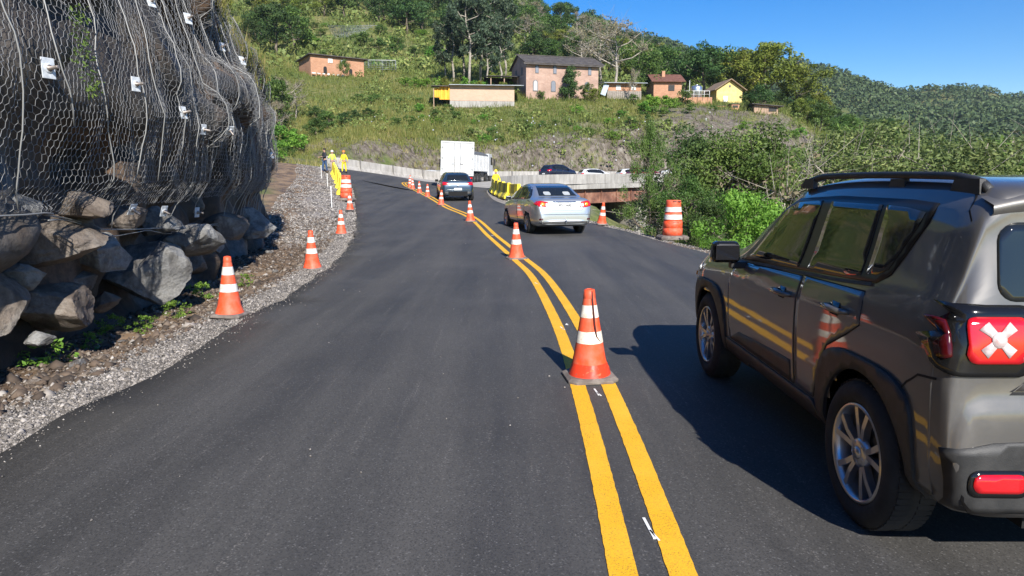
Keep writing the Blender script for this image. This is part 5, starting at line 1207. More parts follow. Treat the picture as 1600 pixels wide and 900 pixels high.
def suv_side(S_):
    q = J.fit
    # lower cladding with both arches in one outline
    for ax, nm in ((.83, 'r'), (3.40, 'f')):
        o1 = [(ax + .395 * math.cos(a), .345 + .395 * math.sin(a)) for a in np.linspace(-.10, PI + .10, 40)]
        # squared outer contour (the arches are almost trapezoidal)
        o2 = []
        for a in np.linspace(-.12, PI + .12, 40):
            c, s_ = math.cos(a), math.sin(a); rad = .50 / (abs(c) ** 3.6 + abs(s_) ** 3.6) ** (1 / 3.6) * .955; o2.append((ax + rad * c, .345 + rad * s_ * .97))
        if nm == 'r': o2 = [(max(p[0], .16), p[1]) for p in o2]
        q('arch_cladding', o1 + o2[::-1], S_, .014, m_plastic, step=.04, rim=.02)
    q('sill_cladding', [(1.30, .285), (2.94, .285), (2.92, .40), (2.90, .44), (1.36, .44), (1.31, .40)], S_, .012, m_plastic, rim=.02)
    # doors
    fd = [(1.62, .455), (2.83, .455), (2.86, .60), (2.86, .90), (2.74, 1.03), (1.62, 1.075)]
    rd = [(1.36, .455), (1.60, .455), (1.60, 1.08), (.90, 1.10), (.88, .95), (1.0, .88), (1.20, .78), (1.30, .62)]
    out = []
    for nm, dp in (('door', fd), ('door', rd)):
        cx = np.mean([p[0] for p in dp]); cz = np.mean([p[1] for p in dp]); L_ = dp + [dp[0]]
        d_ = q(nm, dp, S_, .0035, m_suv, step=.035, rim=.004); out.append(d_)
        g_ = J.strip('door_gap', L_, S_, .014, m_seam, .0012, d_)
    dl = [(2.80, 1.045), (2.50, 1.28), (2.28, 1.445), (2.10, 1.50), (1.5, 1.53), (.80, 1.53), (.60, 1.52), (.62, 1.44), (.76, 1.20), (.85, 1.15), (1.2, 1.13)]
    sur = q('window_surround', dl, S_, .0045, m_satin, step=.035, rim=.006)
    fw = [(2.62, 1.085), (2.46, 1.25), (2.24, 1.425), (2.08, 1.475), (1.70, 1.498), (1.72, 1.115)]
    rw_ = [(1.60, 1.125), (1.58, 1.498), (1.02, 1.50), (1.00, 1.165), (1.15, 1.145)]
    qw = [(.96, 1.175), (.98, 1.50), (.80, 1.495), (.66, 1.48), (.68, 1.42), (.79, 1.22), (.87, 1.185)]
    for dp, par in ((fw, out[0]), (rw_, out[1]), (qw, None)): q('window', dp, S_, .0065, m_tint, par, step=.04, rim=.002)
    J.strip('window_trim', [(2.80, 1.035), (1.9, 1.08), (1.2, 1.115), (.87, 1.14)], S_, .016, m_plastic, .008, sur)
    sg = -1 if S_ == 'L' else 1
    for dpar, hy, hz_ in ((out[0], 1.80, .955), (out[1], 1.10, .985)):
        mb = MB(); x = sg * .915; mb.tube([(x - sg * .03, hy - .11, hz_), (x + sg * .022, hy - .085, hz_ + .004), (x + sg * .03, hy, hz_ + .006), (x + sg * .022, hy + .08, hz_ + .004), (x - sg * .03, hy + .10, hz_)], [.012, .016, .018, .017, .012], 8)
        h_ = mb.build('handle', m_suv, dpar); q('handle_recess', rpoly(hy - .02, hy + .09, hz_ - .035, hz_ + .03, .02), S_, .0058, m_gloss, h_, step=.04, rim=.002)
    q('side_marker', [(3.93, .775), (4.0, .765), (4.0, .80), (3.93, .81)], S_, .010, m_amb, step=.05)
    J.strip('panel_gap', [(.16, .86), (.34, .85), (.46, .80), (.50, .76)], S_, .010, m_seam, .0015)
    J.strip('panel_gap', [(.47, 1.585), (.40, 1.55), (.36, 1.50), (.30, 1.46)], S_, .009, m_seam, .0015)
    # dark plastic panel across the lower front door
    q('door_moulding', [(1.66, .46), (2.80, .46), (2.60, .54), (1.9, .575), (1.66, .58)], S_, .006, m_plastic, out[0], rim=.004)
    # mirror
    e = empty('mirror', (sg * .93, 2.62, 1.095)); e.parent = J.root
    mb = MB(); mb.box((sg * .080, 0, .02), (.20, .12, .15), taper=.92); mb.build('housing', m_gloss, e, .035, 3)
    mb = MB(); mb.box((sg * .080, -.061, .02), (.165, .012, .110)); mb.build('mirror_glass', mat('mirror_surface', (.012, .012, .014), .08, .0), e, .02, 2)
    mb = MB(); mb.box((-sg * .03, .01, -.075), (.14, .07, .05)); mb.build('foot', m_plastic, e, .01)
    # roof rail
    mb = MB(); y = np.linspace(.36, 2.16, 25); t = (y - .36) / (2.16 - .36)
    zr = 1.580 + .050 * np.minimum(1, np.minimum(t * 7, (1 - t) * 6) ** .55) + .012 * np.sin(t * PI)
    yy = list(y); pts = []
    vs = []
    for a, z in zip(yy, zr):
        x = sg * (.690 - .02 * abs(a - 1.2)); w_, h_ = .019, .015
        vs += [(x - w_, a, z - h_), (x + w_, a, z - h_ - .004), (x + w_ * .9, a, z + h_ * .5), (x + w_ * .3, a, z + h_), (x - w_ * .5, a, z + h_), (x - w_, a, z + h_ * .4)]
    fs = [(i * 6 + k, i * 6 + (k + 1) % 6, i * 6 + 6 + (k + 1) % 6, i * 6 + 6 + k) for i in range(24) for k in range(6)] + [tuple(range(6)), tuple(range(149, 143, -1))]
    mb.add(vs, fs, 0, True)
    for yc, L_ in ((.50, .22), (1.02, .15), (2.02, .16)): mb.box((sg * .688, yc, 1.592), (.030, L_, .06), taper=.8)
    mb.build('roof_rail', m_plastic, J.root)
for S_ in ('L', 'R'): suv_side(S_)
# rear
J.fit('rear_window', rpoly(-.695, .695, 1.165, 1.46, .07), 'B', .006, m_tint, step=.04, rim=.004)
tg = J.fit('tailgate', [(-.54, 1.12), (-.54, .90), (-.62, .83), (.62, .83), (.54, .90), (.54, 1.12)], 'B', .010, m_suv_r, step=.05, rim=.01)
J.strip('tailgate_gap', [(-.55, 1.135), (-.55, .89), (-.64, .82), (.64, .82), (.55, .89), (.55, 1.135)], 'B', .012, m_seam, .003)
mb = MB(); 
vs = []
for x in np.linspace(-.72, .72, 23):
    yb_ = .115 + .07 * (x / .72) ** 2
    vs += [(x, .33, 1.603 - .05 * (x / .72) ** 4), (x, yb_, 1.580 - .055 * (x / .72) ** 4), (x, yb_ - .006, 1.550 - .055 * (x / .72) ** 4), (x, .22, 1.495 - .02 * (x / .72) ** 4)]
fs = [(i * 4 + k, i * 4 + 4 + k, i * 4 + 5 + k, i * 4 + 1 + k) for i in range(22) for k in range(3)]; mb.add(vs, fs, 0, True); mb.build('spoiler', m_suv, J.root, recalc=False)
J.fit('bumper_cladding', [(-.82, .36), (.82, .36), (.86, .60), (.70, .635), (.3, .65), (-.3, .65), (-.70, .635), (-.86, .60)], 'B', .012, m_plastic, step=.04, rim=.03)
for sg in (-1, 1):
    # square lamp: black surround, red lens with a pale cross
    su = J.fit('tail_lamp', rpoly(*(sorted((sg * .56, sg * .888))), .885, 1.15, .06), 'B', .022, m_gloss, step=.035, rim=.04)
    le = J.fit('lens', rpoly(*(sorted((sg * .595, sg * .808))), .935, 1.103, .032), 'B', .034, m_red, su, step=.03, rim=.012)
    cx, cz = sg * .702, 1.019
    def crs(a): 
        d = np.array([math.cos(a), math.sin(a)]) ; n_ = np.array([-d[1], d[0]]); o = np.array([cx, cz]); return [tuple(o + d * q_ * .072 + n_ * w_) for q_, w_ in ((-1, -.020), (0, -.011), (1, -.020), (1, .020), (0, .011), (-1, .020))]
    for a in (.75, PI - .75): J.fit('lamp_cross', crs(a), 'B', .0395, m_clr2, le, step=.03, rim=.004)
    J.fit('lamp_hub', [(cx + .028 * math.cos(a), cz + .028 * math.sin(a)) for a in np.linspace(0, 2 * PI, 14, endpoint=False)], 'B', .042, m_clr2, le, step=.03, rim=.004)
    J.fit('side_lens', rpoly(*(sorted((sg * .848, sg * .876))), .95, 1.09, .012), 'B', .028, m_redd, su, step=.03, rim=.006)
    J.fit('fog_lamp', rpoly(*(sorted((sg * .57, sg * .765))), .44, .515, .03), 'B', .030, m_red, step=.03, rim=.01)
    J.fit('fog_surround', rpoly(*(sorted((sg * .555, sg * .785))), .423, .53, .04), 'B', .024, m_gloss, step=.03, rim=.01)
    mb = MB(); mb.lathe([(.014, 0), (.014, -.006), (.010, -.007)], 14, axis='Y', c=(sg * .745, .052, .555)); mb.build('sensor', m_plastic, J.root)
J.fit('number_plate', [(-.20, .64), (.20, .64), (.20, .77), (-.20, .77)], 'B', .02, m_white, rim=.01)
# front
J.fit('windscreen', [(-.60, 2.16), (.60, 2.16), (.70, 2.62), (.72, 2.95), (-.72, 2.95), (-.70, 2.62)], 'T', .005, m_tint, step=.06, rim=.003)
J.strip('bonnet_gap', [(-.74, 3.0), (-.76, 3.4), (-.72, 3.9), (-.55, 4.05), (.55, 4.05), (.72, 3.9), (.76, 3.4), (.74, 3.0)], 'T', .012, m_seam)
for sg in (-1, 1): J.fit('headlight', [(sg * .50 + .115 * math.cos(a), .80 + .115 * math.sin(a)) for a in np.linspace(0, 2 * PI, 20, endpoint=False)], 'F', .01, m_clr, rim=.01)
for k in range(7): J.fit('grille_slot', rpoly(-.315 + k * .09, -.255 + k * .09, .70, .86, .02), 'F', .008, m_dk, rim=.006)
J.fit('front_bumper', [(-.7, .36), (.7, .36), (.72, .56), (-.72, .56)], 'F', .012, m_plastic, rim=.02)
for ob in [o for o in J.root.children_recursive if o.type == 'MESH' and (o.parent.type != 'EMPTY' or o.parent == J.root)]:      # short rear overhang
    co3 = np.empty(len(ob.data.vertices) * 3, np.float32); ob.data.vertices.foreach_get('co', co3); c3 = co3.reshape(-1, 3); yy_ = c3[:, 1]; c3[:, 1] = np.where(yy_ < .45, .20 + yy_ * (.25 / .45), yy_); ob.data.vertices.foreach_set('co', c3.ravel()); ob.data.update()
J.wheels('double', .345, .232)
J.root.location = (2.515, 2.335, 0); J.root.rotation_euler = (0, 0, R_(0.0))

# ================================================================== silver sedan
m_sil = paint('paint_silver', (.50, .52, .53), .30, .75)
S1 = Car('silver_sedan', 'silver sedan in the right lane, rear view with red and amber tail lamps', top=[(.0, .42), (.0, .60), (.03, .78), (.10, .98), (.16, 1.045), (.50, 1.075), (.68, 1.09), (1.05, 1.28), (1.40, 1.42), (1.85, 1.475), (2.3, 1.47), (2.75, 1.40), (3.2, 1.18), (3.55, 1.02), (4.1, .90), (4.40, .78), (4.52, .62), (4.54, .42)],
         hw=[(0, .70), (.06, .79), (.25, .855), (.6, .88), (3.8, .88), (4.2, .80), (4.45, .66), (4.54, .5)], rw=[(0, .55), (.3, .70), (.6, .70), (1.2, .60), (1.8, .585), (2.6, .60), (3.3, .70), (4.1, .68), (4.54, .4)],
         belt=[(0, .95), (.4, 1.0), (1.5, .985), (3.0, .93), (4.0, .82), (4.54, .6)], sill=[(0, .33), (.3, .24), (4.2, .22), (4.54, .28)], paint_m=m_sil, wheel_r=.318, axles=(1.02, 3.62), arch=.365, trk=.775)
def sedan_side(c, S_, dl, wins, doors, gaps=True, hz_=.86, hys=(1.75, 2.75)):
    s_ = c.fit('window_surround', dl, S_, .003, m_gloss, step=.06, rim=.003); ds = []
    for dp in doors:
        d_ = c.fit('door', dp, S_, .003, c.p, step=.07, rim=.003); c.strip('door_gap', dp + [dp[0]], S_, .014, m_seam, .0010, d_); ds.append(d_)
    for i, w_ in enumerate(wins): c.fit('window', w_, S_, .005, m_tint, ds[min(i, len(ds) - 1)], step=.07, rim=.002)
    sg = -1 if S_ == 'L' else 1
    for d_, hy in zip(ds, hys):
        h = c.bvh.ray_cast(Vector((sg * 3, hy, hz_)), Vector((-sg, 0, 0)))[0]; x = h.x if h else sg * .88
        mb = MB(); mb.tube([(x - sg * .02, hy - .1, hz_), (x + sg * .022, hy - .07, hz_), (x + sg * .022, hy + .07, hz_), (x - sg * .02, hy + .1, hz_)], .013, 6); mb.build('handle', c.p, d_)
def mirrors(c, y, z, x=.90, m=None):
    for sg in (-1, 1):
        e = MB(); e.box((sg * (x + .09), y, z), (.20, .12, .13), taper=.85); o = e.build('mirror', m or c.p, c.root, .03, 2); mb = MB(); mb.box((sg * (x + .095), y - .062, z), (.16, .01, .095)); mb.build('mirror_glass', m_tint, o, .015)
for S_ in 'LR':
    sedan_side(S1, S_, [(3.25, .955), (2.75, 1.33), (2.4, 1.405), (1.75, 1.41), (1.35, 1.35), (.98, 1.13), (.93, 1.04), (1.2, 1.01)],
      [[(2.30, .995), (2.28, 1.365), (2.62, 1.33), (3.08, 1.0)], [(1.42, 1.02), (1.42, 1.31), (1.72, 1.375), (2.18, 1.375), (2.20, 1.0)], [(1.03, 1.05), (1.30, 1.26), (1.36, 1.27), (1.36, 1.03)]],
      [[(2.22, .30), (3.20, .30), (3.22, .60), (3.15, .90), (2.22, .97)], [(1.44, .34), (2.20, .30), (2.20, .97), (1.25, 1.0), (1.28, .80), (1.38, .62)]], hys=(2.42, 1.52))
S1.fit('rear_window', [(-.58, 1.115), (.58, 1.115), (.50, 1.40), (-.50, 1.40)], 'B', .005, m_tint, step=.05, rim=.002)
for sx_ in (-.3, .3):   # pale head rests seen through the glass
    S1.fit('head_rest', rpoly(sx_ - .105, sx_ + .105, 1.13, 1.23, .04), 'B', .007, dirty('seat_pale', (.34, .36, .36), (.42, .43, .43), 3, .35), rim=0, step=.04)
S1.strip('boot_gap', [(-.62, 1.045), (-.62, .92), (-.52, .72), (.52, .72), (.62, .92), (.62, 1.045)], 'B', .010, m_seam, .002)
S1.fit('number_plate', [(-.20, .80), (.20, .80), (.20, .93), (-.20, .93)], 'B', .010, m_white, rim=.008)
def plate_text(parent_car, txt, x, y, z, size, rx=PI / 2):
    cu = bpy.data.curves.new('plate_text', 'FONT'); cu.body = txt; cu.size = size; cu.align_x = 'CENTER'; cu.extrude = .001; o = bpy.data.objects.new('plate_text', cu); C.objects.link(o)
    dg = bpy.context.evaluated_depsgraph_get(); me = bpy.data.meshes.new_from_object(o.evaluated_get(dg)); bpy.data.objects.remove(o)
    o = link_mesh('plate_lettering', me, parent_car, [m_dk]); o.location = (x, y, z); o.rotation_euler = (rx, 0, 0); return o
hh = S1.bvh.ray_cast(Vector((0, -3, .86)), Vector((0, 1, 0)))[0]; plate_text(S1.root, 'IPS 7A00', 0, hh.y - .035, .83, .105)
S1.fit('plate_garnish', [(-.34, .935), (.34, .935), (.34, .965), (-.34, .965)], 'B', .016, m_chrome, rim=.01)
for sg in (-1, 1):
    xs2 = sorted((sg * .46, sg * .86))
    t_ = S1.fit('tail_lamp', [(sg * .45, .80), (sg * .50, .95), (sg * .70, .985), (sg * .85, .97), (sg * .855, .88), (sg * .78, .83), (sg * .62, .80)], 'B', .008, m_red, step=.035, rim=.01)
    S1.fit('reversing_lamp', [(sg * .47, .815), (sg * .51, .915), (sg * .57, .92), (sg * .58, .82)], 'B', .012, m_clr, t_, step=.03, rim=.004)
    S1.fit('indicator', [(sg * .61, .84), (sg * .60, .92), (sg * .68, .94), (sg * .72, .90), (sg * .70, .85)], 'B', .012, m_amb, t_, step=.03, rim=.004)
    S1.fit('bumper_reflector', rpoly(*sorted((sg * .66, sg * .76)), .44, .49, .02), 'B', .006, m_redd, step=.03)
S1.strip('bumper_line', [(-.84, .585), (-.6, .60), (.6, .60), (.84, .585)], 'B', .012, m_seam, .0015)
S1.fit('bumper_lower', [(-.80, .34), (.80, .34), (.70, .405), (-.70, .405)], 'B', .004, m_plastic, rim=.003)
mb = MB(); mb.tube([(0, .1, .36), (0, -.08, .36), (0, -.10, .40)], .02, 8); mb.lathe([(.02, .41), (.028, .43), (.028, .45), (.015, .47)], 12, c=(0, -.10, 0)); mb.build('tow_ball', m_chrome, S1.root)
S1.fit('windscreen', [(-.52, 2.74), (.52, 2.74), (.68, 3.42), (-.68, 3.42)], 'T', .004, m_tint, step=.08, rim=.002)
for sg in (-1, 1): S1.fit('headlight', [(sg * .45, .62), (sg * .72, .66), (sg * .74, .74), (sg * .5, .72)], 'F', .006, m_clr)
mirrors(S1, 3.0, 1.0, .86); S1.wheels('single', .318, .21)
S1.root.location = (0, 0, 0)
p = Wp(882, 366); S1.root.location = (1.53, 20.3, 0.02); S1.root.rotation_euler = (0, 0, R_(14))

# ================================================================== hatchbacks and the cars on the bridge
def hatch(name, label, pm, group=None, simple=False, tall=1.0, ns=90):
    z = tall
    c = Car(name, label, top=[(.0, .42 * z), (.0, .66 * z), (.04, .86 * z), (.10, 1.0 * z), (.28, 1.22 * z), (.40, 1.36 * z), (.50, 1.405 * z), (1.1, 1.46 * z), (1.7, 1.47 * z), (2.25, 1.42 * z), (2.75, 1.17 * z), (3.1, 1.01 * z), (3.6, .92 * z), (3.88, .80 * z), (3.97, .62 * z), (3.98, .42 * z)],
        hw=[(0, .70), (.06, .78), (.25, .84), (.6, .865), (3.3, .865), (3.7, .79), (3.9, .66), (3.98, .5)], rw=[(0, .60), (.3, .58), (.8, .585), (1.8, .58), (2.3, .60), (3.0, .70), (3.6, .68), (3.98, .4)],
        belt=[(0, .92 * z), (.4, 1.0 * z), (1.5, .97 * z), (2.6, .91 * z), (3.5, .82 * z), (3.98, .6 * z)], sill=[(0, .34), (.3, .25), (3.7, .22), (3.98, .28)], paint_m=pm, wheel_r=.31, axles=(.66, 3.19), arch=.36, trk=.765, ns=ns, group=group)
    for S_ in 'LR':
        sedan_side(c, S_, [(2.85, .935 * z), (2.35, 1.32 * z), (2.0, 1.385 * z), (1.1, 1.39 * z), (.72, 1.30 * z), (.56, 1.16 * z), (.75, 1.04 * z)],
          [[(1.86, .985 * z), (1.86, 1.345 * z), (2.2, 1.32 * z), (2.66, .97 * z)], [(.98, 1.03 * z), (.86, 1.28 * z), (1.1, 1.345 * z), (1.76, 1.345 * z), (1.77, .99 * z)]],
          [[(1.80, .30), (2.78, .30), (2.8, .60), (2.7, .88 * z), (1.80, .95 * z)], [(1.06, .36), (1.78, .30), (1.78, .95 * z), (.90, 1.0 * z), (.94, .8), (1.02, .6)]], hz_=.84 * z, hys=(2.0, 1.15))
    c.fit('rear_window', [(-.58, 1.05 * z), (.58, 1.05 * z), (.50, 1.34 * z), (-.50, 1.34 * z)], 'B', .005, m_tint, step=.06, rim=.002)
    c.fit('number_plate', [(-.20, .56), (.20, .56), (.20, .68), (-.20, .68)], 'B', .010, m_white, rim=.008)
    c.fit('bumper_lower', [(-.76, .36), (.76, .36), (.70, .50), (-.70, .50)], 'B', .006, m_plastic if not simple else m_plastic, rim=.004)
    for sg in (-1, 1): c.fit('tail_lamp', [(sg * .50, .84 * z), (sg * .50, .95 * z), (sg * .80, 1.0 * z), (sg * .84, .90 * z), (sg * .80, .82 * z)], 'B', .008, m_red, step=.04, rim=.008)
    for sg in (-1, 1): c.fit('headlight', [(sg * .45, .62 * z), (sg * .72, .66 * z), (sg * .74, .76 * z), (sg * .5, .72 * z)], 'F', .006, m_clr)
    c.fit('windscreen', [(-.52, 2.24), (.52, 2.24), (.66, 2.95), (-.66, 2.95)], 'T', .004, m_tint, step=.08, rim=.002)
    mirrors(c, 2.52, .98 * z, .84, m_gloss); c.wheels('single', .31, .20); return c
m_blue = paint('paint_blue', (.020, .042, .07), .32, .35)
B1 = hatch('blue_hatchback', 'dark blue hatchback following the white box truck', m_blue)
mb = MB(); mb.box((0, -.015, .80), (.09, .02, .035)); mb.build('badge', m_chrome, B1.root, .005)
B1.root.location = (-2.83, 37.2, float(RZ(-3.2, 38)) - .02); B1.root.rotation_euler = (R_(2), 0, R_(10))
V1 = hatch('dark_car', 'dark navy car crossing the bridge behind the parapet, left of the red one', paint('paint_navy', (.018, .022, .045), .3, .4), None, True, 1.06, 60)
V1.root.location = (3.1, 70.5, float(RZ(5, 71)) + .12); V1.root.rotation_euler = (0, 0, R_(-52))
def far_car(px, d, rz, col, label, dz=0, metal=.3):
    c = hatch(label.split(' ')[0] + '_car', label, paint('paint_' + label.split(' ')[0] + str(px), col, .3, metal), None, True, 1.0, 50)
    c.root.location = (X_(px, d), d, float(RZ(X_(px, d), d)) + dz); c.root.rotation_euler = (0, 0, rz); return c
far_car(903, 79, R_(-75), (.62, .63, .64), 'white car at the far side of the bridge, only its roof above the parapet', -.22, .1)
far_car(962, 80, R_(-75), (.60, .62, .64), 'pale car just left of the red car on the bridge', -.22, .1)
far_car(979, 74.5, R_(-72), (.22, .012, .018), 'red car on the bridge half hidden by the leaning tree', -.12)
far_car(1075, 78, R_(100), (.66, .66, .66), 'white car glimpsed through the leaves at the right end of the bridge', .0, .1)

# ================================================================== trucks
m_wh = dirty('truck_white', (.56, .57, .57), (.47, .47, .46), 1.4, .4, bmp=.02); m_wh.node_tree.nodes['Principled BSDF'].inputs['Coat Weight'].default_value = .3
m_chas = mat('chassis_dark', (.03, .03, .03), .7); m_grey = dirty('tarp_grey', (.08, .085, .09), (.13, .135, .14), 1.2, .8)
def truck_wheels(root, ys, xs_, r=.50, w=.28):
    for y in ys:
        for x in xs_:
            o = make_wheel(r, .29, w, 'cover', m_rimd); o.parent = root; o.location = (x, y, r)
            if x < 0: o.rotation_euler = (0, 0, PI)
def cab(root, y0, L_, w, z0, h, m):
    mb = MB(); mb.prism([(y0, z0), (y0 + L_, z0), (y0 + L_ + .02, z0 + h * .48), (y0 + L_ - .18, z0 + h * .93), (y0 + L_ - .5, z0 + h), (y0, z0 + h)], -w / 2, w / 2, 'X'); c = mb.build('cab', m, root, .06, 3)
    mb = MB(); mb.prism([(y0 + L_ + .03, z0 + h * .50), (y0 + L_ + .035, z0 + h * .50), (y0 + L_ - .13, z0 + h * .88), (y0 + L_ - .16, z0 + h * .88)], -w / 2 + .12, w / 2 - .12, 'X'); mb.build('windscreen', m_tint, c)
    for sg in (-1, 1):
        mb = MB(); mb.prism([(y0 + L_ * .45, z0 + h * .5), (y0 + L_ * .93, z0 + h * .5), (y0 + L_ * .82, z0 + h * .85), (y0 + L_ * .45, z0 + h * .85)], sg * (w / 2 + .002), sg * (w / 2 + .012), 'X'); mb.build('window', m_tint, c)
        mb = MB(); mb.box((sg * (w / 2 + .22), y0 + L_ - .15, z0 + h * .62), (.20, .10, .75)); mb.tube([(sg * w / 2, y0 + L_ - .2, z0 + h * .8), (sg * (w / 2 + .2), y0 + L_ - .15, z0 + h * .8)], .02, 5); mb.build('mirror', m_plastic, root)
    mb = MB(); mb.box((0, y0 + L_ + .02, z0 + .12), (w - .1, .12, .4)); mb.build('bumper', m_chas, root)
BT = empty('box_truck', (0, 0, 0), 0, 'tall white box truck seen from behind in front of the blue hatchback', 'truck')
w, L_, z0, h = 2.5, 7.2, .92, 2.55
mb = MB(); mb.box((0, L_ / 2, z0 + h / 2), (w, L_, h)); bx = mb.build('cargo_box', m_wh, BT, .02)
mb = MB(); 
for sg in (-1, 1): mb.box((sg * (w / 2 - .05), -.02, z0 + h / 2), (.10, .05, h - .02))
mb.box((0, -.02, z0 + h - .06), (w - .22, .05, .11)); mb.box((0, -.02, z0 + .06), (w - .22, .05, .11)); mb.build('door_frame', dirty('frame_white', (.55, .56, .56), (.48, .48, .47), 3, .5), BT, .008)
for sg in (-1, 1):
    mb = MB(); mb.box((sg * .57, -.025, z0 + h / 2), (1.11, .03, h - .28)); d_ = mb.build('rear_door', m_wh, BT, .01)
    mb = MB(); mb.tube([(sg * .22, -.06, z0 + .12), (sg * .22, -.06, z0 + h - .15)], .018, 6); mb.tube([(sg * .22, -.06, z0 + .9), (sg * .42, -.07, z0 + .86)], .02, 6); mb.build('lock_bar', m_rim, d_)
    for zz in (.5, 1.3, 2.1): mb = MB(); mb.box((sg * 1.13, -.05, z0 + zz), (.12, .03, .07)); mb.build('hinge', m_rim, d_)
mb = MB(); mb.box((0, L_ / 2, .82), (1.0, L_, .25)); mb.box((0, .0, .55), (2.3, .10, .16)); mb.build('chassis', m_chas, BT)
for sg in (-1, 1): mb = MB(); mb.box((sg * 1.0, -.06, .78), (.34, .05, .12)); mb.build('tail_lamp', m_red, BT, .01); mb = MB(); mb.box((sg * .98, 1.0, .45), (.5, .02, .5)); mb.build('mud_flap', m_plastic, BT)
mb = MB(); mb.box((0, -.06, .60), (.42, .02, .14)); mb.build('number_plate', m_white, BT)
cab(BT, L_ + .12, 1.7, 2.3, .55, 2.1, m_wh); truck_wheels(BT, (1.5, 2.7, L_ + .9), (-1.02, 1.02))
BT.location = (-4.2, 54.0, float(RZ(-4.3, 55)) - .1); BT.rotation_euler = (R_(1.0), R_(2.0), R_(5))
DT = empty('dump_truck', (0, 0, 0), 0, 'white tipper truck with grey tarpaulin ahead of the box truck', 'truck')
mb = MB(); mb.prism([(-1.25, 1.2), (1.25, 1.2), (1.25, 2.9), (-1.25, 2.9)], 0, 6.6, 'Y'); tb = mb.build('tipper_body', m_wh, DT, .03)
for k in range(11):
    for sg in (-1, 1): mb = MB(); mb.box((sg * 1.28, .2 + k * .62, 2.05), (.06, .09, 1.66)); mb.build('rib', m_wh, tb)
mb = MB(); mb.prism([(-1.28, 2.88), (1.28, 2.88), (1.20, 3.05), (.6, 3.32), (0, 3.40), (-.6, 3.32), (-1.20, 3.05)], -.03, 6.63, 'Y'); mb.build('tarpaulin', m_grey, DT, .03)
mb = MB(); mb.box((0, 4.2, .95), (1.0, 8.6, .3)); mb.box((.9, 4.2, .85), (.5, 1.4, .5)); mb.box((-.9, 4.2, .85), (.5, 1.4, .5)); mb.build('chassis', m_chas, DT)
cab(DT, 6.95, 1.9, 2.45, .75, 2.45, m_wh); truck_wheels(DT, (.8, 2.05, 3.3, 6.2, 8.0), (-1.05, 1.05), .52)
DT.location = (-4.75, 66.2, float(RZ(-4, 68)) - .08); DT.rotation_euler = (0, 0, R_(-11.5)); DT.scale = (.93, .93, .90)
# low pick-up roof behind the barrier
F3 = hatch('white_car', 'white vehicle roof just above the concrete barrier left of the box truck', paint('paint_white_far', (.6, .61, .6), .35, .1), None, True, 1.0, 50)
F3.root.location = (-7.6, 77.4, 1.15); F3.root.rotation_euler = (0, 0, R_(62)); F3.root.scale = (1, 1, 1.0)
# ------------------------------------------------------------------ vegetation
L_dark = leafmat('leaf_dark', (0.034, 0.067, 0.023), (0.074, 0.134, 0.037), (0.139, 0.205, 0.055))
L_mid = leafmat('leaf_mid', (0.053, 0.103, 0.025), (0.125, 0.205, 0.046), (0.232, 0.321, 0.081))
L_yel = leafmat('leaf_yellowgreen', (0.102, 0.139, 0.026), (0.242, 0.288, 0.048), (0.446, 0.446, 0.084))
L_olive = leafmat('leaf_olive', (0.081, 0.117, 0.038), (0.198, 0.244, 0.075), (0.360, 0.384, 0.140))
L_euc = leafmat('leaf_eucalyptus', (0.055, 0.084, 0.052), (0.102, 0.145, 0.084), (0.186, 0.223, 0.131))
L_dry = leafmat('leaf_dry', (0.167, 0.139, 0.084), (0.278, 0.233, 0.139), (0.409, 0.354, 0.223))
L_bright = leafmat('leaf_bright', (0.094, 0.196, 0.030), (0.186, 0.354, 0.052), (0.372, 0.558, 0.094), trans=.45)
L_grass = leafmat('grass_blades', (0.115, 0.162, 0.033), (0.243, 0.240, 0.066), (0.435, 0.348, 0.154), objvar=.1)
M_bark = dirty('bark', (.09, .07, .05), (.20, .165, .125), 5, .9, bmp=.4)
M_pale = dirty('bark_pale', (.24, .21, .17), (.40, .36, .30), 5, .85, bmp=.3)
def leaves_at(cent, rad, n, size, r, flat=1.0, shell=.55, aspect=.5, lift=0.0, droop=0.0):
    """n leaves in each blob: returns quads (4n,3), tint"""
    k = len(cent); cent = np.repeat(cent, n, 0); rad = np.repeat(rad, n)
    d = r.normal(size=(k * n, 3)); d /= np.linalg.norm(d, axis=1)[:, None]
    rr_ = rad * (shell + (1 - shell) * r.random(k * n)) ; d2 = d.copy(); d2[:, 2] *= flat
    p = cent + d2 * rr_[:, None]
    nrm = d + r.normal(size=d.shape) * .75 + np.array([0, 0, .35]); nrm /= np.linalg.norm(nrm, axis=1)[:, None]
    a = np.cross(nrm, r.normal(size=d.shape)); a /= np.linalg.norm(a, axis=1)[:, None] + 1e-9; a[:, 2] -= droop; b_ = np.cross(nrm, a)
    s_ = (size * r.uniform(.6, 1.3, k * n))[:, None]
    a = a * s_; b_ = b_ * s_ * aspect
    V = np.stack([p - a, p - b_ * .9 + a * .1, p + a, p + b_ * .9 + a * .1], 1).reshape(-1, 3)
    tl = np.repeat(r.random(k), n) * .45 + r.random(k * n) * .55
    return V, tl
def quads(n): return np.arange(n * 4).reshape(n, 4)
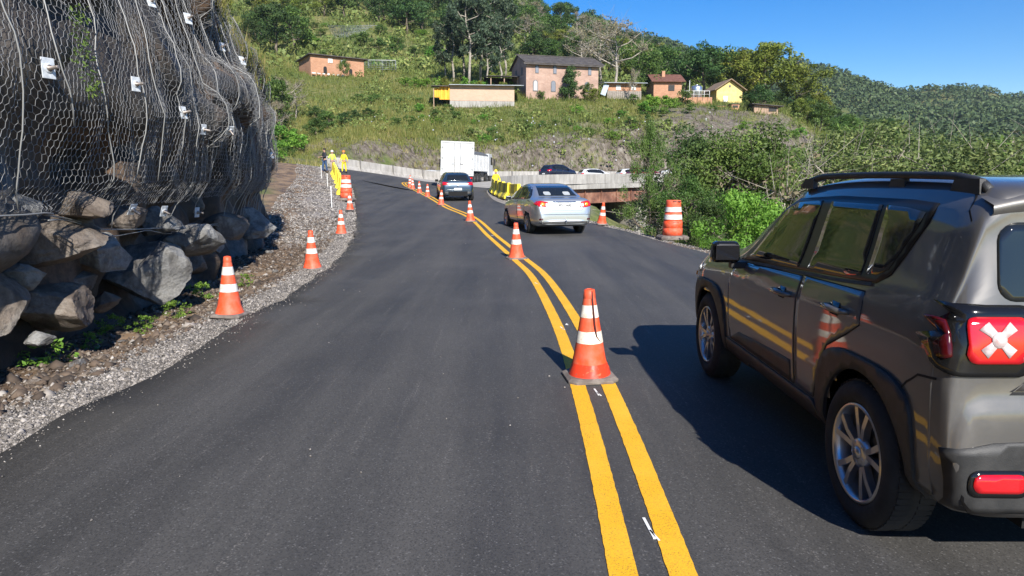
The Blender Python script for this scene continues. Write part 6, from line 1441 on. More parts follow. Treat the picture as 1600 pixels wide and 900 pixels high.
def tree_parts(seed, h, tr, base=.35, spread=.4, nlimb=7, lobes=26, lobeR=.16, nleaf=70, leaf=.16, shape='round', lean=0.0, flat=.75, twigs=0, shell=.45, low=0.0, droop=0):
    """returns trunk MB and leaf arrays; every crown lobe sits on the end of a limb"""
    r = np.random.default_rng(seed); m = MB()
    top = np.array([lean * h, r.uniform(-.04, .04) * h, h * (.80 if shape != 'tall' else .92)])
    tp = [np.array([0, 0, -.3])]; 
    for k in range(1, 7):
        f = k / 6; tp.append(top * f + np.array([r.normal() * .02 * h, r.normal() * .02 * h, 0]) * (1 if k < 6 else 0))
    kt = 7 if shape == 'tall' else 6; m.tube([tuple(p) for p in tp[:kt]], [tr * (1.15 - .95 * k / (kt - 1)) for k in range(kt)], 7)
    cent = []; rad = []
    per = max(1, lobes // nlimb)
    for i in range(nlimb):
        f = base + (1 - base) * (i + .5) / nlimb * .95; fi = f * 6; k0 = min(int(fi), 5); st = tp[k0] * (1 - (fi - k0)) + tp[k0 + 1] * (fi - k0)
        a = i * 2.4 + r.uniform(-.5, .5)
        if shape == 'round': w = max(.34, math.sin(min(1, (f - base) / (1 - base) * .70 + .30) * PI) ** .6)
        elif shape == 'cone': w = 1.05 - (f - base) / (1 - base) * .9
        elif shape == 'flat': w = .45 + .6 * (f - base) / (1 - base)
        elif shape == 'tall': w = .55 + .45 * math.sin((f - base) / (1 - base) * PI)
        L = spread * h * w * r.uniform(.75, 1.15)
        rise = {'round': .55, 'cone': .25, 'flat': .45, 'tall': .7}[shape] * L * r.uniform(.6, 1.2)
        end = st + np.array([math.cos(a) * L, math.sin(a) * L, rise]); mid = (st + end) / 2 + np.array([0, 0, -.08 * L]) + r.normal(size=3) * .04 * L
        rb = tr * (1.1 - f) * .55 + .012 * h * .3
        m.tube([tuple(st), tuple(mid), tuple(end)], [rb, rb * .65, rb * .3], 5)
        for j in range(per):
            g = r.uniform(.45, 1.1); c = st + (end - st) * g + r.normal(size=3) * np.array([.5, .5, .4]) * lobeR * h * .9
            cent.append(c); rad.append(lobeR * h * r.uniform(.6, 1.15))
            if twigs:
                s0 = st + (end - st) * min(g, .85); m.tube([tuple(s0), tuple((s0 + c) / 2 + r.normal(size=3) * .03 * h), tuple(c + (c - s0) * .15)], [rb * .4, rb * .28, rb * .1], 4)
                for q_ in range(twigs):
                    e2 = c + r.normal(size=3) * lobeR * h * .8 + np.array([0, 0, .3 * lobeR * h]); m.tube([tuple((s0 + c) / 2), tuple(e2)], [rb * .22, rb * .06], 3, caps=False)
    for j in range(max(2, lobes // 10)): cent.append(tp[6] + r.normal(size=3) * lobeR * h * .4); rad.append(lobeR * h * r.uniform(.6, .95))
    if low: 
        for j in range(int(low)): cent.append(np.array([r.normal() * spread * h * .6, r.normal() * spread * h * .6, r.uniform(.1, .4) * h])); rad.append(lobeR * h)
    cent = np.array(cent); rad = np.array(rad)
    cent[:, 2] = np.maximum(cent[:, 2], rad * .5)
    V, t = leaves_at(cent, rad, nleaf, leaf, r, flat, shell, droop=droop)
    return m, V, t
PROTO = {}
def proto_tree(key, lmat, bmat, **kw):
    m, V, t = tree_parts(**kw)
    tm = m.build('trunk_tmp', bmat); cm_ = np_mesh('crown_tmp', V, quads(len(V) // 4), lmat, tint=t)
    PROTO[key] = (tm.data, cm_.data, kw['h'])
    bpy.data.objects.remove(tm); bpy.data.objects.remove(cm_)
def place_tree(key, name, label, cat, x, y, h, group=None, rz=None, z=None, sx=1.0):
    tm, cm_, h0 = PROTO[key]; s_ = h / h0
    e = empty(name, (x, y, (TZ(x, y) if z is None else z) - .05), rr.uniform(0, 6.28) if rz is None else rz, label, cat, group)
    e.scale = (s_ * sx, s_ * sx, s_)
    for nm, me in (('trunk', tm), ('crown', cm_)):
        o = bpy.data.objects.new(nm, me); C.objects.link(o); o.parent = e
    return e
for v in range(2):
    proto_tree(f'dark{v}', L_dark, M_bark, seed=10 + v, h=9, tr=.22, lobes=42, lobeR=.15, nleaf=85, leaf=.24, spread=.40, nlimb=9, base=.22)
    proto_tree(f'mid{v}', L_mid, M_bark, seed=20 + v, h=8, tr=.18, lobes=40, lobeR=.15, nleaf=85, leaf=.22, spread=.42, nlimb=9, base=.2)
    proto_tree(f'yel{v}', L_yel, M_bark, seed=30 + v, h=12, tr=.3, lobes=70, lobeR=.115, nleaf=75, leaf=.27, spread=.42, nlimb=13, base=.2)
    proto_tree(f'euc{v}', L_euc, M_pale, seed=40 + v, h=20, tr=.26, lobes=44, lobeR=.065, nleaf=80, leaf=.30, spread=.17, nlimb=14, base=.30, shape='tall', flat=1.0, droop=.3)
    proto_tree(f'bare{v}', L_dry, M_pale, seed=50 + v, h=11, tr=.2, lobes=40, lobeR=.10, nleaf=16, leaf=.18, spread=.36, nlimb=10, base=.3, twigs=6, shell=.1)
    proto_tree(f'cone{v}', L_dark, M_bark, seed=60 + v, h=6, tr=.12, lobes=44, lobeR=.12, nleaf=90, leaf=.15, spread=.26, nlimb=11, base=.10, shape='cone')
    proto_tree(f'shrub{v}', L_mid, M_bark, seed=70 + v, h=2, tr=.05, lobes=16, lobeR=.22, nleaf=60, leaf=.12, spread=.5, nlimb=6, base=.1)
    proto_tree(f'bush{v}', L_bright, M_bark, seed=80 + v, h=2, tr=.05, lobes=16, lobeR=.22, nleaf=60, leaf=.13, spread=.5, nlimb=6, base=.1)
    proto_tree(f'ndark{v}', L_dark, M_bark, seed=90 + v, h=6, tr=.10, lobes=64, lobeR=.095, nleaf=230, leaf=.052, spread=.32, nlimb=12, base=.12, low=8)
    proto_tree(f'nmid{v}', L_mid, M_bark, seed=100 + v, h=6, tr=.10, lobes=70, lobeR=.09, nleaf=220, leaf=.052, spread=.33, nlimb=12, base=.12, twigs=1, low=8)
    proto_tree(f'nolive{v}', L_olive, M_pale, seed=110 + v, h=7, tr=.12, lobes=62, lobeR=.105, nleaf=240, leaf=.048, spread=.38, nlimb=14, base=.18, shape='round', twigs=2, flat=.72, shell=.55)
    proto_tree(f'nbare{v}', L_dry, M_pale, seed=120 + v, h=5, tr=.07, lobes=44, lobeR=.10, nleaf=18, leaf=.06, spread=.42, nlimb=11, base=.12, twigs=7, shell=.1)

def T(key, px, y, hp, name, label, cat='tree', group=None, dx=0, sx=1.0, z=None):
    """hp = height in picture rows"""
    x = X_(px, y); k = key + str(int(rr.integers(0, 2))) if key + '0' in PROTO else key
    return place_tree(k, name, label, cat, x + dx, y, hp * y / 1100, group, sx=sx, z=z)
# around the buildings
T('cone', 886, 109, 58, 'conical_tree', 'dark conical tree standing in front of the two-storey brick house')
T('mid', 915, 108.5, 30, 'garden_shrub', 'green shrub right of the conical tree under the brick wall', 'shrub')
T('yel', 925, 107.5, 26, 'garden_shrub', 'olive round shrub at the right corner of the two-storey house', 'shrub')
T('shrub', 845, 109, 14, 'garden_shrub', 'low dark shrub at the foot of the house wall between its lower windows', 'shrub')
T('bare', 958, 118, 135, 'bare_tree', 'tall pale leafless tree rising behind the tin-roofed shack')
T('bare', 935, 127, 110, 'bare_tree', 'grey leafless tree just right of the brick house roof')
T('bare', 905, 150, 78, 'bare_tree', 'pale thin-crowned tree above the roof ridge of the brick house')
T('yel', 1185, 128, 104, 'yellow_green_tree', 'big yellow-green tree with the highest crown against the sky', sx=1.2)
T('yel', 1150, 130, 82, 'yellow_green_tree', 'yellow-green tree at the left foot of the biggest crown', sx=1.1)
T('yel', 1232, 126, 78, 'yellow_green_tree', 'yellow-green tree at the right foot of the biggest crown', sx=1.2)
T('yel', 1265, 124, 56, 'yellow_green_tree', 'smaller yellow-green tree right of the big ones, above the plank shed')
T('dark', 1090, 128, 82, 'dark_tree', 'dark spreading tree behind the metal water tank', sx=1.1)
T('dark', 1065, 134, 66, 'dark_tree', 'dark tree between the red-roofed house and the water tank')
T('dark', 1118, 130, 70, 'dark_tree', 'dark tree between the water tank and the yellow house')
T('mid', 1010, 122, 68, 'leafy_tree', 'mid green tree between the shack and the red-roofed house')
T('mid', 995, 150, 70, 'leafy_tree', 'fresh green tree behind the leafless one on the terrace')
T('mid', 1040, 150, 70, 'leafy_tree', 'green tree above the red roof')
T('dark', 1176, 108, 42, 'dark_tree', 'round dark tree right of the yellow house with a leaning pale trunk', sx=1.25)
T('mid', 1160, 109, 26, 'leafy_tree', 'small tree hiding the corner of the yellow house')
T('dark', 1250, 113, 46, 'dark_tree', 'dark tree just behind the plank shed')
T('mid', 1272, 112, 52, 'leafy_tree', 'green tree right of the plank shed on the cliff top')
T('bush', 1012, 104, 26, 'bright_shrub', 'bright green bush left of the thick one below the shack', 'shrub', sx=1.3)
T('bush', 1036, 103, 26, 'bright_shrub', 'thick bright green bush on the slope below the red-roofed house', 'shrub', sx=1.3)
T('bush', 1000, 102, 20, 'bright_shrub', 'lowest bright green bush on the slope under the tin-roofed shack', 'shrub', sx=1.3)
T('shrub', 1064, 108, 24, 'palm_like_shrub', 'dark rounded shrub in front of the water tank platform', 'shrub')
T('shrub', 985, 108, 16, 'garden_shrub', 'small green shrub in front of the tin-roofed shack', 'shrub')
T('bare', 985, 110, 60, 'bare_tree', 'slim pale trunk standing in front of the tin-roofed shack', sx=.5)
T('yel', 828, 165, 30, 'yellow_green_tree', 'single lime green tree on the slope above the brick house', sx=.8)
T('euc', 735, 122, 150, 'eucalyptus', 'tallest eucalyptus of the grove, left of the brick house', sx=1.1)
for i, (px, y, hp) in enumerate([(712, 126, 120), (752, 125, 140), (770, 130, 130), (728, 132, 120), (790, 128, 120), (700, 128, 85), (782, 123, 100), (762, 121, 95)]):
    T('euc', px, y, hp, 'eucalyptus', ['eucalyptus at the left side of the grove behind the peach shed', 'eucalyptus with pale trunk in the middle of the grove', 'eucalyptus at the back right of the grove', 'slender eucalyptus behind the tallest one',
      'rightmost eucalyptus next to the brick house roof', 'short eucalyptus at the far left end of the grove', 'bushy eucalyptus in front of the rightmost pair', 'lower eucalyptus at the foot of the grove'][i], 'tree', 'eucalyptus grove behind the shed', sx=1.1)
for i in range(14):
    T('yel' if i % 2 else 'bush', 690 + i * 9 + rr.uniform(-3, 3), 115 + rr.uniform(-3, 6), rr.uniform(14, 26), 'banana_plant', 'light green banana-like plant in the patch behind the peach shed', 'plant', 'banana plants behind the peach shed', sx=.8)
for i, (px, y, hp, lab) in enumerate([(640, 122, 16, 'left end'), (655, 121, 18, 'middle'), (672, 120, 18, 'right end')]):
    T('bush', px, y, hp, 'banana_plant', f'glossy banana-like clump at the {lab} of the row above the grassy gully', 'plant', sx=1.2)
T('dark', 447, 150, 82, 'dark_tree', 'dark tree with pale trunk above the small brick house, far left')
T('mid', 470, 160, 70, 'leafy_tree', 'green tree right of the dark one above the small brick house')
T('mid', 546, 128, 32, 'leafy_tree', 'dark green tree at the right wall of the small brick house', sx=.7)
T('bush', 497, 136, 20, 'bright_shrub', 'green clump behind the roof of the small brick house', 'shrub')
T('bush', 525, 136, 18, 'bright_shrub', 'green clump behind the right end of the small brick house roof', 'shrub')
# left slope behind the workers: tall dry trees and lush shrubs
for i, (k, px, y, hp, lab) in enumerate([('bare', 452, 92, 88, 'dry brownish tree with pale trunk above the workers'), ('mid', 432, 88, 90, 'green tree pressed against the right rim of the netted rock'), ('bare', 470, 96, 66, 'smaller dry tree right of the one with pale trunk'),
      ('bush', 440, 78, 40, 'lush bright bush low beside the netted rock'), ('bush', 470, 76, 34, 'lush bright bush behind the man in the dark jacket'), ('mid', 500, 82, 36, 'dark leafy bush behind the left worker group'), ('mid', 520, 88, 34, 'leafy bush up the path from the worker in yellow'), ('dark', 545, 92, 24, 'dark large-leafed shrub low on the grassy slope'),
      ('dark', 562, 96, 20, 'dark large-leafed shrub in the middle of the grassy slope'), ('dark', 500, 96, 24, 'dark shrub under the bank of the small brick house'), ('dark', 580, 98, 18, 'rightmost dark large-leafed shrub of the slope row'), ('mid', 455, 70, 24, 'green bush by the gravel bank far left'), ('bush', 425, 66, 36, 'bright bush at the very edge of the rock face'), ('bare', 440, 84, 70, 'dry thin tree nearest the netted rock')]):
    T(k, px, y, hp, 'hillside_shrub' if hp < 50 else 'hillside_tree', lab, 'shrub' if hp < 50 else 'tree', sx=1.25 if hp < 50 else 1)
# scattered shrubs on the rock cut and the grassy slope
reg = []
for i in range(95):
    px = rr.uniform(560, 1260); y = rr.uniform(86, 107) if rr.random() < .75 else rr.uniform(107, 112)
    if 690 < px < 960 and y > 103: continue
    if 960 < px < 1260 and y > 104: continue
    T('shrub' if rr.random() < .6 else 'bush', px, y, rr.uniform(7, 16), 'slope_shrub', ('small green shrub low on the rocky slope, ' if y < 97 else 'small green shrub high on the grassy slope, ') + ('left of the box truck' if px < 685 else 'above the box truck' if px < 760 else 'above the silver sedan' if px < 930 else 'above the leaning tree' if px < 1060 else 'below the plank shed'), 'shrub', 'shrubs dotted over the rocky slope', sx=1.3)
# woods on the hill above the houses
MARKS = [(460, 'beside the rock face rim'), (520, 'above the small brick house'), (600, 'above the pipe fence'), (690, 'left of the eucalyptus grove'), (760, 'above the peach shed'), (830, 'at the brick house left corner'), (940, 'over the brick house'), (1010, 'over the tin shack'), (1070, 'over the red roof'), (1130, 'over the water tank'), (1200, 'over the yellow house'), (1270, 'over the plank shed'), (1340, 'over the SUV roof front'), (5000, 'over the SUV roof middle')]
def wood(n, px0, px1, d0, d1, keys, hp0, hp1, lab, grp, name='hill_tree', cond=None, sx=1.15):
    for i in range(n):
        px = rr.uniform(px0, px1); y = rr.uniform(d0, d1)
        if cond and not cond(px, y): continue
        k = keys[int(rr.integers(0, len(keys)))]; hh = rr.uniform(hp0, hp1); word = {'dark': 'dark green', 'mid': 'mid green', 'yel': 'yellow-green', 'bare': 'leafless grey', 'shrub': 'low green', 'bush': 'bright green'}[k]
        size = 'tall' if hh > (hp0 * .4 + hp1 * .6) else 'lower'; mark = next(w_ for lim, w_ in MARKS if px < lim); row = 'front' if y < (d0 + d1) / 2 else 'back'
        T(k, px, y, hh * 150 / y, name, f'{size} {word} {lab}, {row} part, {mark}', 'shrub' if k in ('shrub', 'bush') else 'tree', grp, sx=sx)
wood(95, 700, 1040, 190, 300, ['dark', 'dark', 'mid', 'mid', 'bare'], 50, 85, 'ridge tree', 'wood on the ridge', 'ridge_tree')
wood(60, 820, 1100, 150, 210, ['dark', 'mid', 'mid', 'yel', 'bare'], 34, 62, 'tree behind the houses', 'trees behind the houses')
wood(36, 540, 760, 200, 280, ['dark', 'mid', 'dark'], 45, 80, 'tree of the upper wood', 'wood at the upper middle', 'ridge_tree')
wood(30, 440, 700, 145, 210, ['shrub', 'bush', 'mid'], 8, 24, 'shrub on the open slope', 'shrubs on the open upper slope', 'slope_shrub', sx=1.5)
wood(26, 360, 520, 150, 300, ['mid', 'dark', 'yel'], 30, 60, 'tree on the upper left slope', 'trees of the upper left slope')
wood(40, 1080, 1420, 150, 230, ['dark', 'mid', 'yel', 'bare', 'mid'], 24, 44, 'tree beyond the cliff', 'trees beyond the cliff')
wood(28, 1230, 1420, 108, 140, ['dark', 'mid', 'yel', 'bare'], 20, 34, 'tree in the dip', 'trees right of the plank shed')
# stuff: distant forest, undergrowth, grass
def clumps(name, X, Y, Zs, rad, n, leaf, m, seed, label, cat, flat=.8, dz=.5):
    r = np.random.default_rng(seed); c = np.column_stack([X, Y, Zs + rad * dz])
    V, t = leaves_at(c, rad, n, 1.0, r, flat, .75, aspect=.75)
    # scale leaves with blob
    q = V.reshape(-1, 4, 3); mid_ = q.mean(1, keepdims=True); q = mid_ + (q - mid_) * (leaf * np.repeat(rad, n))[:, None, None]
    o = np_mesh(name, q.reshape(-1, 3), quads(len(t)), m, tint=t); tag(o, label, cat, None, 'stuff'); return o
L_far = leafmat('leaf_far', (0.046, 0.075, 0.029), (0.090, 0.132, 0.046), (0.152, 0.188, 0.068), trans=.15, objvar=0)
N = 8200; d = 330 + 520 * rr.random(N); px = rr.uniform(900, 2100, N); x = (px - 800) / 1100 * d
clumps('distant_forest', x, d, terrain(x, d), rr.uniform(3.0, 6.0, N), 44, .24, L_far, 5, 'dense forest covering the far hill under the sky', 'forest')
N = 2600; d = rr.uniform(205, 345, N); px = rr.uniform(980, 2000, N); x = (px - 800) / 1100 * d
clumps('distant_forest', x, d, terrain(x, d), rr.uniform(2.0, 4.2, N), 60, .18, L_far, 6, 'olive forest filling the dip between the terrace and the far hill', 'forest')
L_under = leafmat('leaf_undergrowth', (0.097, 0.143, 0.039), (0.237, 0.299, 0.081), (0.474, 0.469, 0.155), objvar=0)
N = 1500; d = rr.uniform(85, 150, N); px = rr.uniform(400, 1300, N); x = (px - 800) / 1100 * d
k_ = (vnoise(x, d, 7, 91) > -.06) & ~((px > 690) & (px < 830) & (d > 103) & (d < 112)) & ~((px > 815) & (px < 945) & (d > 109) & (d < 122)) & ~((px > 480) & (px < 556) & (d > 118) & (d < 136)) & ~((px > 1040) & (px < 1215) & (d > 100)); x, d = x[k_], d[k_]
clumps('undergrowth', x, d, terrain(x, d), rr.uniform(.35, 1.0, len(x)), 34, .22, L_under, 7, 'patchy low undergrowth over the hillside', 'undergrowth')
N = 1500; d = rr.uniform(140, 300, N); px = rr.uniform(330, 1100, N); x = (px - 800) / 1100 * d
clumps('undergrowth', x, d, terrain(x, d), rr.uniform(.8, 2.2, N), 30, .24, L_under, 8, 'rough scrub over the upper hillside', 'undergrowth')
def grass(name, X, Y, Zs, h, w, nb, m, seed, label, tintf=None):
    r = np.random.default_rng(seed); k = len(X); X = np.repeat(X, nb) + r.normal(0, 1, k * nb) * np.repeat(w, nb) * 3; Y = np.repeat(Y, nb) + r.normal(0, 1, k * nb) * np.repeat(w, nb) * 3
    Zs = np.repeat(Zs, nb); h = np.repeat(h, nb) * r.uniform(.5, 1.2, k * nb); w = np.repeat(w, nb); a = r.uniform(0, PI, k * nb); ln = r.normal(0, .32, (k * nb, 2)) * h[:, None]
    b0 = np.column_stack([X - np.cos(a) * w / 2, Y - np.sin(a) * w / 2, Zs - .05]); b1 = np.column_stack([X + np.cos(a) * w / 2, Y + np.sin(a) * w / 2, Zs - .05]); tp = np.column_stack([X + ln[:, 0], Y + ln[:, 1], Zs + h])
    V = np.stack([b0, b1, tp], 1).reshape(-1, 3); F = np.arange(len(V)).reshape(-1, 3)
    t = r.random(k * nb) * .5 + (.25 if tintf is None else (np.repeat(tintf, nb) if np.ndim(tintf) else tintf))
    o = np_mesh(name, V, F, m, tint=np.clip(t, 0, 1)); tag(o, label, 'grass', None, 'stuff'); return o
N = 24000; d = 80 + 70 * rr.random(N) ** 1.2; px = rr.uniform(400, 1290, N); x = (px - 800) / 1100 * d; e = d - yb(x, d); k_ = (e > 1.0) & ((rr.random(N) < .18) | ~((px > 1015) & (px < 1290) & (d < 106))) & ((rr.random(N) < .5) | (e > 11)); x, d = x[k_], d[k_]
grass('grass', x, d, terrain(x, d), rr.uniform(.3, .95, len(x)), rr.uniform(.06, .13, len(x)), 5, L_grass, 9, 'tan and green grass over the hillside', .38 * sstep(-.05, .25, fbm(x, d, 14, 3, 95)))
N = 9000; d = rr.uniform(58, 90, N); px = rr.uniform(380, 860, N); x = (px - 800) / 1100 * d; e = d - yb(x, d); k_ = (e > .8) & (rr.random(N) < np.where(e < 9, .35, 1)); x, d = x[k_], d[k_]
grass('grass', x, d, terrain(x, d), rr.uniform(.25, .8, len(x)), rr.uniform(.04, .09, len(x)), 6, L_grass, 19, 'grass and weeds on the bank behind the concrete barrier', .5 * sstep(-.15, .2, fbm(x, d, 9, 3, 95)))
N = 420; d = rr.uniform(60, 88, N); px = rr.uniform(390, 900, N); x = (px - 800) / 1100 * d; e = d - yb(x, d); k_ = (e > 2.5) & (vnoise(x, d, 5, 92) > .02); x, d = x[k_], d[k_]
clumps('undergrowth', x, d, terrain(x, d), rr.uniform(.25, .8, len(x)), 60, .16, L_under, 27, 'weedy clumps on the bank behind the concrete barrier', 'undergrowth')
N = 9000; d = 140 + 190 * rr.random(N); px = rr.uniform(330, 1050, N); x = (px - 800) / 1100 * d
grass('grass', x, d, terrain(x, d), rr.uniform(.5, 1.4, len(x)), rr.uniform(.2, .35, len(x)), 5, L_grass, 10, 'green pasture grass on the upper slope', .35 * sstep(-.1, .2, fbm(x, d, 24, 3, 96)))
# valley side on the right: trees that stand below the road
VT = [('nmid', 1014, 25.5, -2.0, 6.3, 'slender leaning tree with tangled pale trunk in front of the bridge', 'tree'),
      ('ndark', 1085, 29, -3.5, 7.3, 'dark dense tree behind the orange barrel', 'tree'), ('nmid', 1120, 27, -3.2, 6.6, 'mid green tree right behind the orange barrel', 'tree'),
      ('ndark', 1150, 30, -4.0, 7.7, 'dark thicket tree above the bright bush', 'tree'), ('nmid', 1195, 28, -3.6, 7.4, 'green tree above the windscreen of the grey car', 'tree'),
      ('nmid', 1080, 23, -2.2, 3.6, 'leafy shrub at the edge right of the orange barrel', 'shrub'), ('ndark', 1110, 22, -2.6, 3.4, 'shaded shrub left of the bright bush', 'shrub'),
      ('nbare', 1040, 27, -2.6, 4.8, 'dry brushy tree behind the orange barrel top', 'tree'), ('nbare', 1225, 26, -3, 6.0, 'grey leafless shrub above the front of the grey car roof', 'tree'),
      ('nolive', 1250, 33, -4.5, 8.2, 'olive tree with pale branches above the front of the roof rail', 'tree'), ('nolive', 1310, 31, -4.5, 7.6, 'olive tree with pale branches above the middle of the roof rail', 'tree'),
      ('nolive', 1380, 30, -4.5, 8.0, 'wide feathery olive tree above the roof rail', 'tree'), ('nolive', 1450, 31, -4.5, 8.3, 'tallest feathery olive tree above the grey car roof', 'tree'),
      ('nmid', 1520, 32, -4.5, 8.1, 'broad green tree above the rear of the grey car', 'tree'), ('nolive', 1585, 30, -4.5, 8.2, 'olive tree at the right edge of the picture', 'tree'),
      ('nbare', 1400, 26, -4, 6.6, 'leafless tree with fine pale twigs in front of the olive canopy', 'tree'), ('nbare', 1300, 27, -4, 6.0, 'leafless tree with fine pale twigs over the front roof', 'tree'), ('nbare', 1560, 36, -4.5, 9.6, 'high leafless tree sticking into the sky at the right edge', 'tree'),
      ('nolive', 1345, 40, -5.5, 9.6, 'second row olive tree in the middle of the valley', 'tree'), ('nmid', 1420, 44, -5.5, 9.8, 'second row green tree above the valley canopy', 'tree'), ('nolive', 1500, 42, -5.5, 9.6, 'second row olive tree right of the middle', 'tree'), ('nmid', 1610, 40, -5.5, 9.4, 'second row tree cut by the right edge', 'tree'),
      ('ndark', 1230, 45, -6, 9.6, 'dark tree under the rocky cliff', 'tree'), ('nmid', 1180, 42, -6, 8.4, 'green tree below the pale cliff', 'tree'), ('nmid', 1120, 44, -6, 8.2, 'green tree at the right end of the bridge', 'tree'), ('nolive', 1075, 50, -6, 8.8, 'olive tree hiding the far bridge end', 'tree'),
      ('nmid', 1290, 52, -6, 11, 'green tree in the back of the valley', 'tree'), ('nolive', 1240, 60, -5, 10, 'olive tree at the foot of the cliff', 'tree'), ('nmid', 1340, 62, -5, 10.5, 'back row tree right of the cliff', 'tree'), ('nolive', 1400, 66, -5, 11.5, 'back row olive tree beyond the valley', 'tree'), ('nmid', 1470, 64, -5, 11.5, 'back row green tree beyond the valley', 'tree'), ('nolive', 1550, 66, -5, 11, 'back row olive tree near the right edge', 'tree')]
VT += [('nolive', 1275, 36, -4.5, 8.6, 'olive tree between two leafless ones over the roof rail front', 'tree'), ('nmid', 1345, 34, -4.5, 8.2, 'fresh green tree over the roof rail middle', 'tree'), ('nolive', 1415, 35, -4.5, 9.2, 'round olive crown over the roof rail rear', 'tree'), ('nolive', 1485, 36, -4.5, 9.6, 'round olive crown over the SUV spoiler', 'tree'), ('nolive', 1555, 37, -4.5, 9.4, 'round olive crown next to the right picture edge', 'tree'),
       ('nmid', 1215, 33, -4.5, 7.4, 'green crown left of the roof rail front', 'tree'), ('nolive', 1170, 35, -4.5, 7.8, 'olive crown above the bright bush', 'tree')]
for k, px, y, z, h, lab, cat in VT:
    x = X_(px, y); z0 = min(TZ(x, y), z + 1.5); top = z + h + (0 if k == 'nbare' and px > 1240 else 1.5 if px > 1300 else .2 if px > 1160 and y > 32 else .7 if px > 1060 else 0); place_tree(k + str(int(rr.integers(0, 2))), 'valley_' + cat, lab, cat, x, y, min(top - z0, 13.5), None, z=z0, sx=.44 if px == 1014 else 1.05 if px < 1240 and y < 35 else 1.25)
proto_tree('nbush0', L_bright, M_bark, seed=131, h=2.2, tr=.04, lobes=60, lobeR=.13, nleaf=150, leaf=.042, spread=.42, nlimb=11, base=.06, low=6)
x = X_(1163, 18.6); place_tree('nbush0', 'bright_bush', 'sunlit bright green bush with yellowish top left of the door mirror', 'bush', x, 18.6, 2.9, z=-1.2, sx=.8)
x = X_(1132, 16.9); place_tree('nbush0', 'small_bush', 'small green bush spilling over the road edge by the door mirror', 'bush', x, 16.9, 1.25, z=-.85)
x = X_(1190, 19.5); place_tree('nbush0', 'bright_bush', 'bright bush half hidden by the front window of the grey car', 'bush', x, 19.5, 2.7, z=-1.5)
# thicket filling the valley floor and bank
N = 1300; y_ = rr.uniform(15, 62, N); x_ = rr.uniform(4.5, 60, N) ; k_ = inside(x_, y_, VALLEY) & (poly_dist(x_, y_, EDGE) > 1.3) & (x_ / y_ > .19); x_, y_ = x_[k_], y_[k_]
clumps('thicket', x_, y_, terrain(x_, y_), rr.uniform(.4, 1.0, len(x_)), 150, .085, L_under, 11, 'tangled green thicket on the bank below the road', 'thicket')
N = 2600; y_ = rr.uniform(13, 45, N); x_ = rr.uniform(3.0, 30, N); k_ = inside(x_, y_, VALLEY) & (poly_dist(x_, y_, EDGE) > .25); x_, y_ = x_[k_], y_[k_]
grass('grass', x_, y_, terrain(x_, y_), rr.uniform(.2, .7, len(x_)), rr.uniform(.015, .03, len(x_)), 8, L_grass, 12, 'dry grass along the top of the right bank', .3)
# grass and weeds on the rim of the cutting
nr_ = np.arange(nc)
i_ = rr.integers(0, nc, 3600); j_ = rr.integers(82, nr - 2, 3600)
gx = CX[j_, i_]; gy = CY[j_, i_]; gz = CZ[j_, i_]
grass('rim_grass', gx, gy, gz, rr.uniform(.2, .75, 3600), rr.uniform(.012, .022, 3600), 9, L_grass, 13, 'tan and green grass tufts on top of the netted rock', .35)
i2 = rr.integers(int(np.searchsorted(wq, 19)), int(np.searchsorted(wq, 33)), 1500); j2 = rr.integers(62, 86, 1500); j2 = np.maximum(j2, 86 - (rr.random(1500) ** 2 * 26).astype(int))
hx_, hy_, hz2 = CX[j2, i2] + wn_[i2, 0] * .08, CY[j2, i2] + wn_[i2, 1] * .08, CZ[j2, i2]
grass('rim_grass', hx_, hy_, hz2, rr.uniform(.2, .6, 1500), rr.uniform(.012, .02, 1500), 9, L_grass, 23, 'tan grass growing through the upper edge of the net', .5)
k2 = rr.random(1500) < .12; clumps('rim_weeds', hx_[k2], hy_[k2], hz2[k2], rr.uniform(.08, .26, k2.sum()), 60, .16, L_mid, 24, 'green weeds growing through the upper edge of the net', 'weeds')
k_ = rr.random(3600) < .14; clumps('rim_weeds', gx[k_], gy[k_], gz[k_], rr.uniform(.1, .32, k_.sum()), 50, .22, L_bright, 14, 'leafy weeds on the rim of the netted rock', 'weeds')
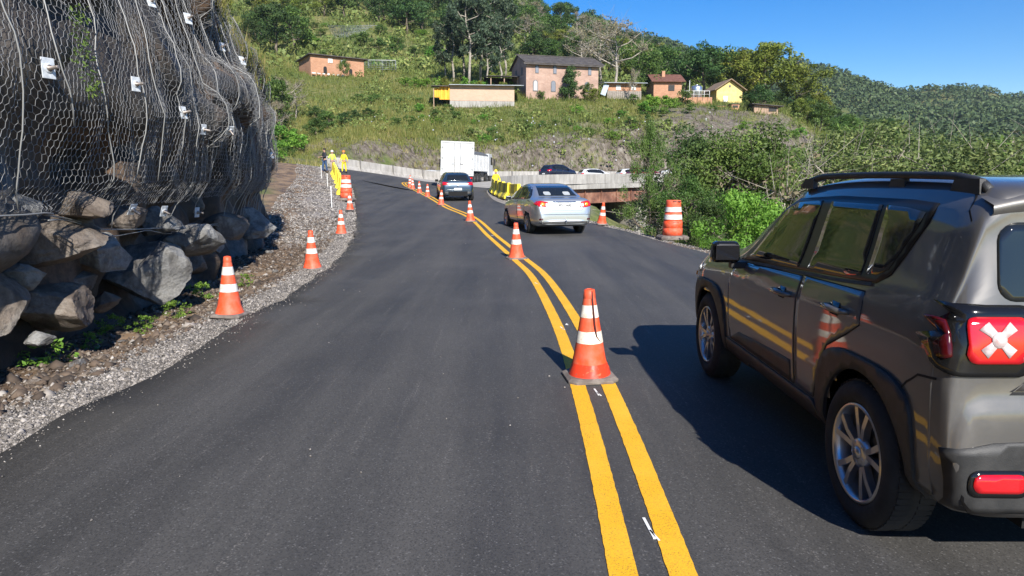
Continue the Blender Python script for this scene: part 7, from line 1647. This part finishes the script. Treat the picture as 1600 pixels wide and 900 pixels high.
proto_tree('weed0', L_bright, M_bark, seed=141, h=.3, tr=.004, lobes=14, lobeR=.20, nleaf=16, leaf=.022, spread=.5, nlimb=6, base=.05, low=4)
for px, py, h, lab in [(55, 545, .22, 'largest bright weed in the ditch, below the brown boulder'), (128, 522, .13, 'small pale weed between the flat rock and the brown boulder'), (212, 497, .15, 'thin weed in the ditch left of the sunlit one'), (257, 475, .17, 'sunlit weed in front of the grey boulder'),
                       (294, 447, .2, 'weed in the shade right of the grey boulder'), (160, 498, .16, 'weed squeezed between the brown and the grey boulders'), (368, 425, .16, 'weed behind the nearest left cone')]:
    p = Wp(px + 18, py + 22, lambda x, y: terrain(np.array([x]), np.array([y]))[0]); place_tree('weed0', 'weed', lab, 'weed', p.x, p.y, h * 1.5, sx=1.2, z=p.z + .07)
# creeper hanging on the net
r_ = np.random.default_rng(5); pts_ = []
for py in np.arange(14, 150, 3.0):
    for _ in range(int(rr.integers(0, 4))):
        px = 122 + (py - 14) * .16 + r_.normal() * 7; dd = Vector(ray(px, py)).normalized(); h_ = hbvh.ray_cast(Vector((0, 0, CAM_H)), dd)
        if h_[0]: pts_.append(h_[0] - dd * .03)
if pts_:
    V, t = leaves_at(np.array([p[:] for p in pts_]), np.full(len(pts_), .07), 4, .024, r_); cr_ = np_mesh('creeper', V, quads(len(t)), L_mid, tint=t); tag(cr_, 'thin green creeper climbing the net at the upper left', 'creeper')
# ------------------------------------------------------------------ air
hm = bpy.data.materials.new('haze'); hm.use_nodes = True; hn = hm.node_tree.nodes; hn.remove(hn['Principled BSDF'])
pv = hn.new('ShaderNodeVolumePrincipled'); pv.inputs['Color'].default_value = (.62, .74, .92, 1); pv.inputs['Density'].default_value = .00012; pv.inputs['Anisotropy'].default_value = .1
hm.node_tree.links.new(pv.outputs[0], hn['Material Output'].inputs['Volume'])
mb = MB(); mb.box((150, 680, 190), (1900, 1700, 460)); hz_o = mb.build('haze', hm); tag(hz_o, 'thin bluish morning haze over the valley', 'haze', None, 'stuff')
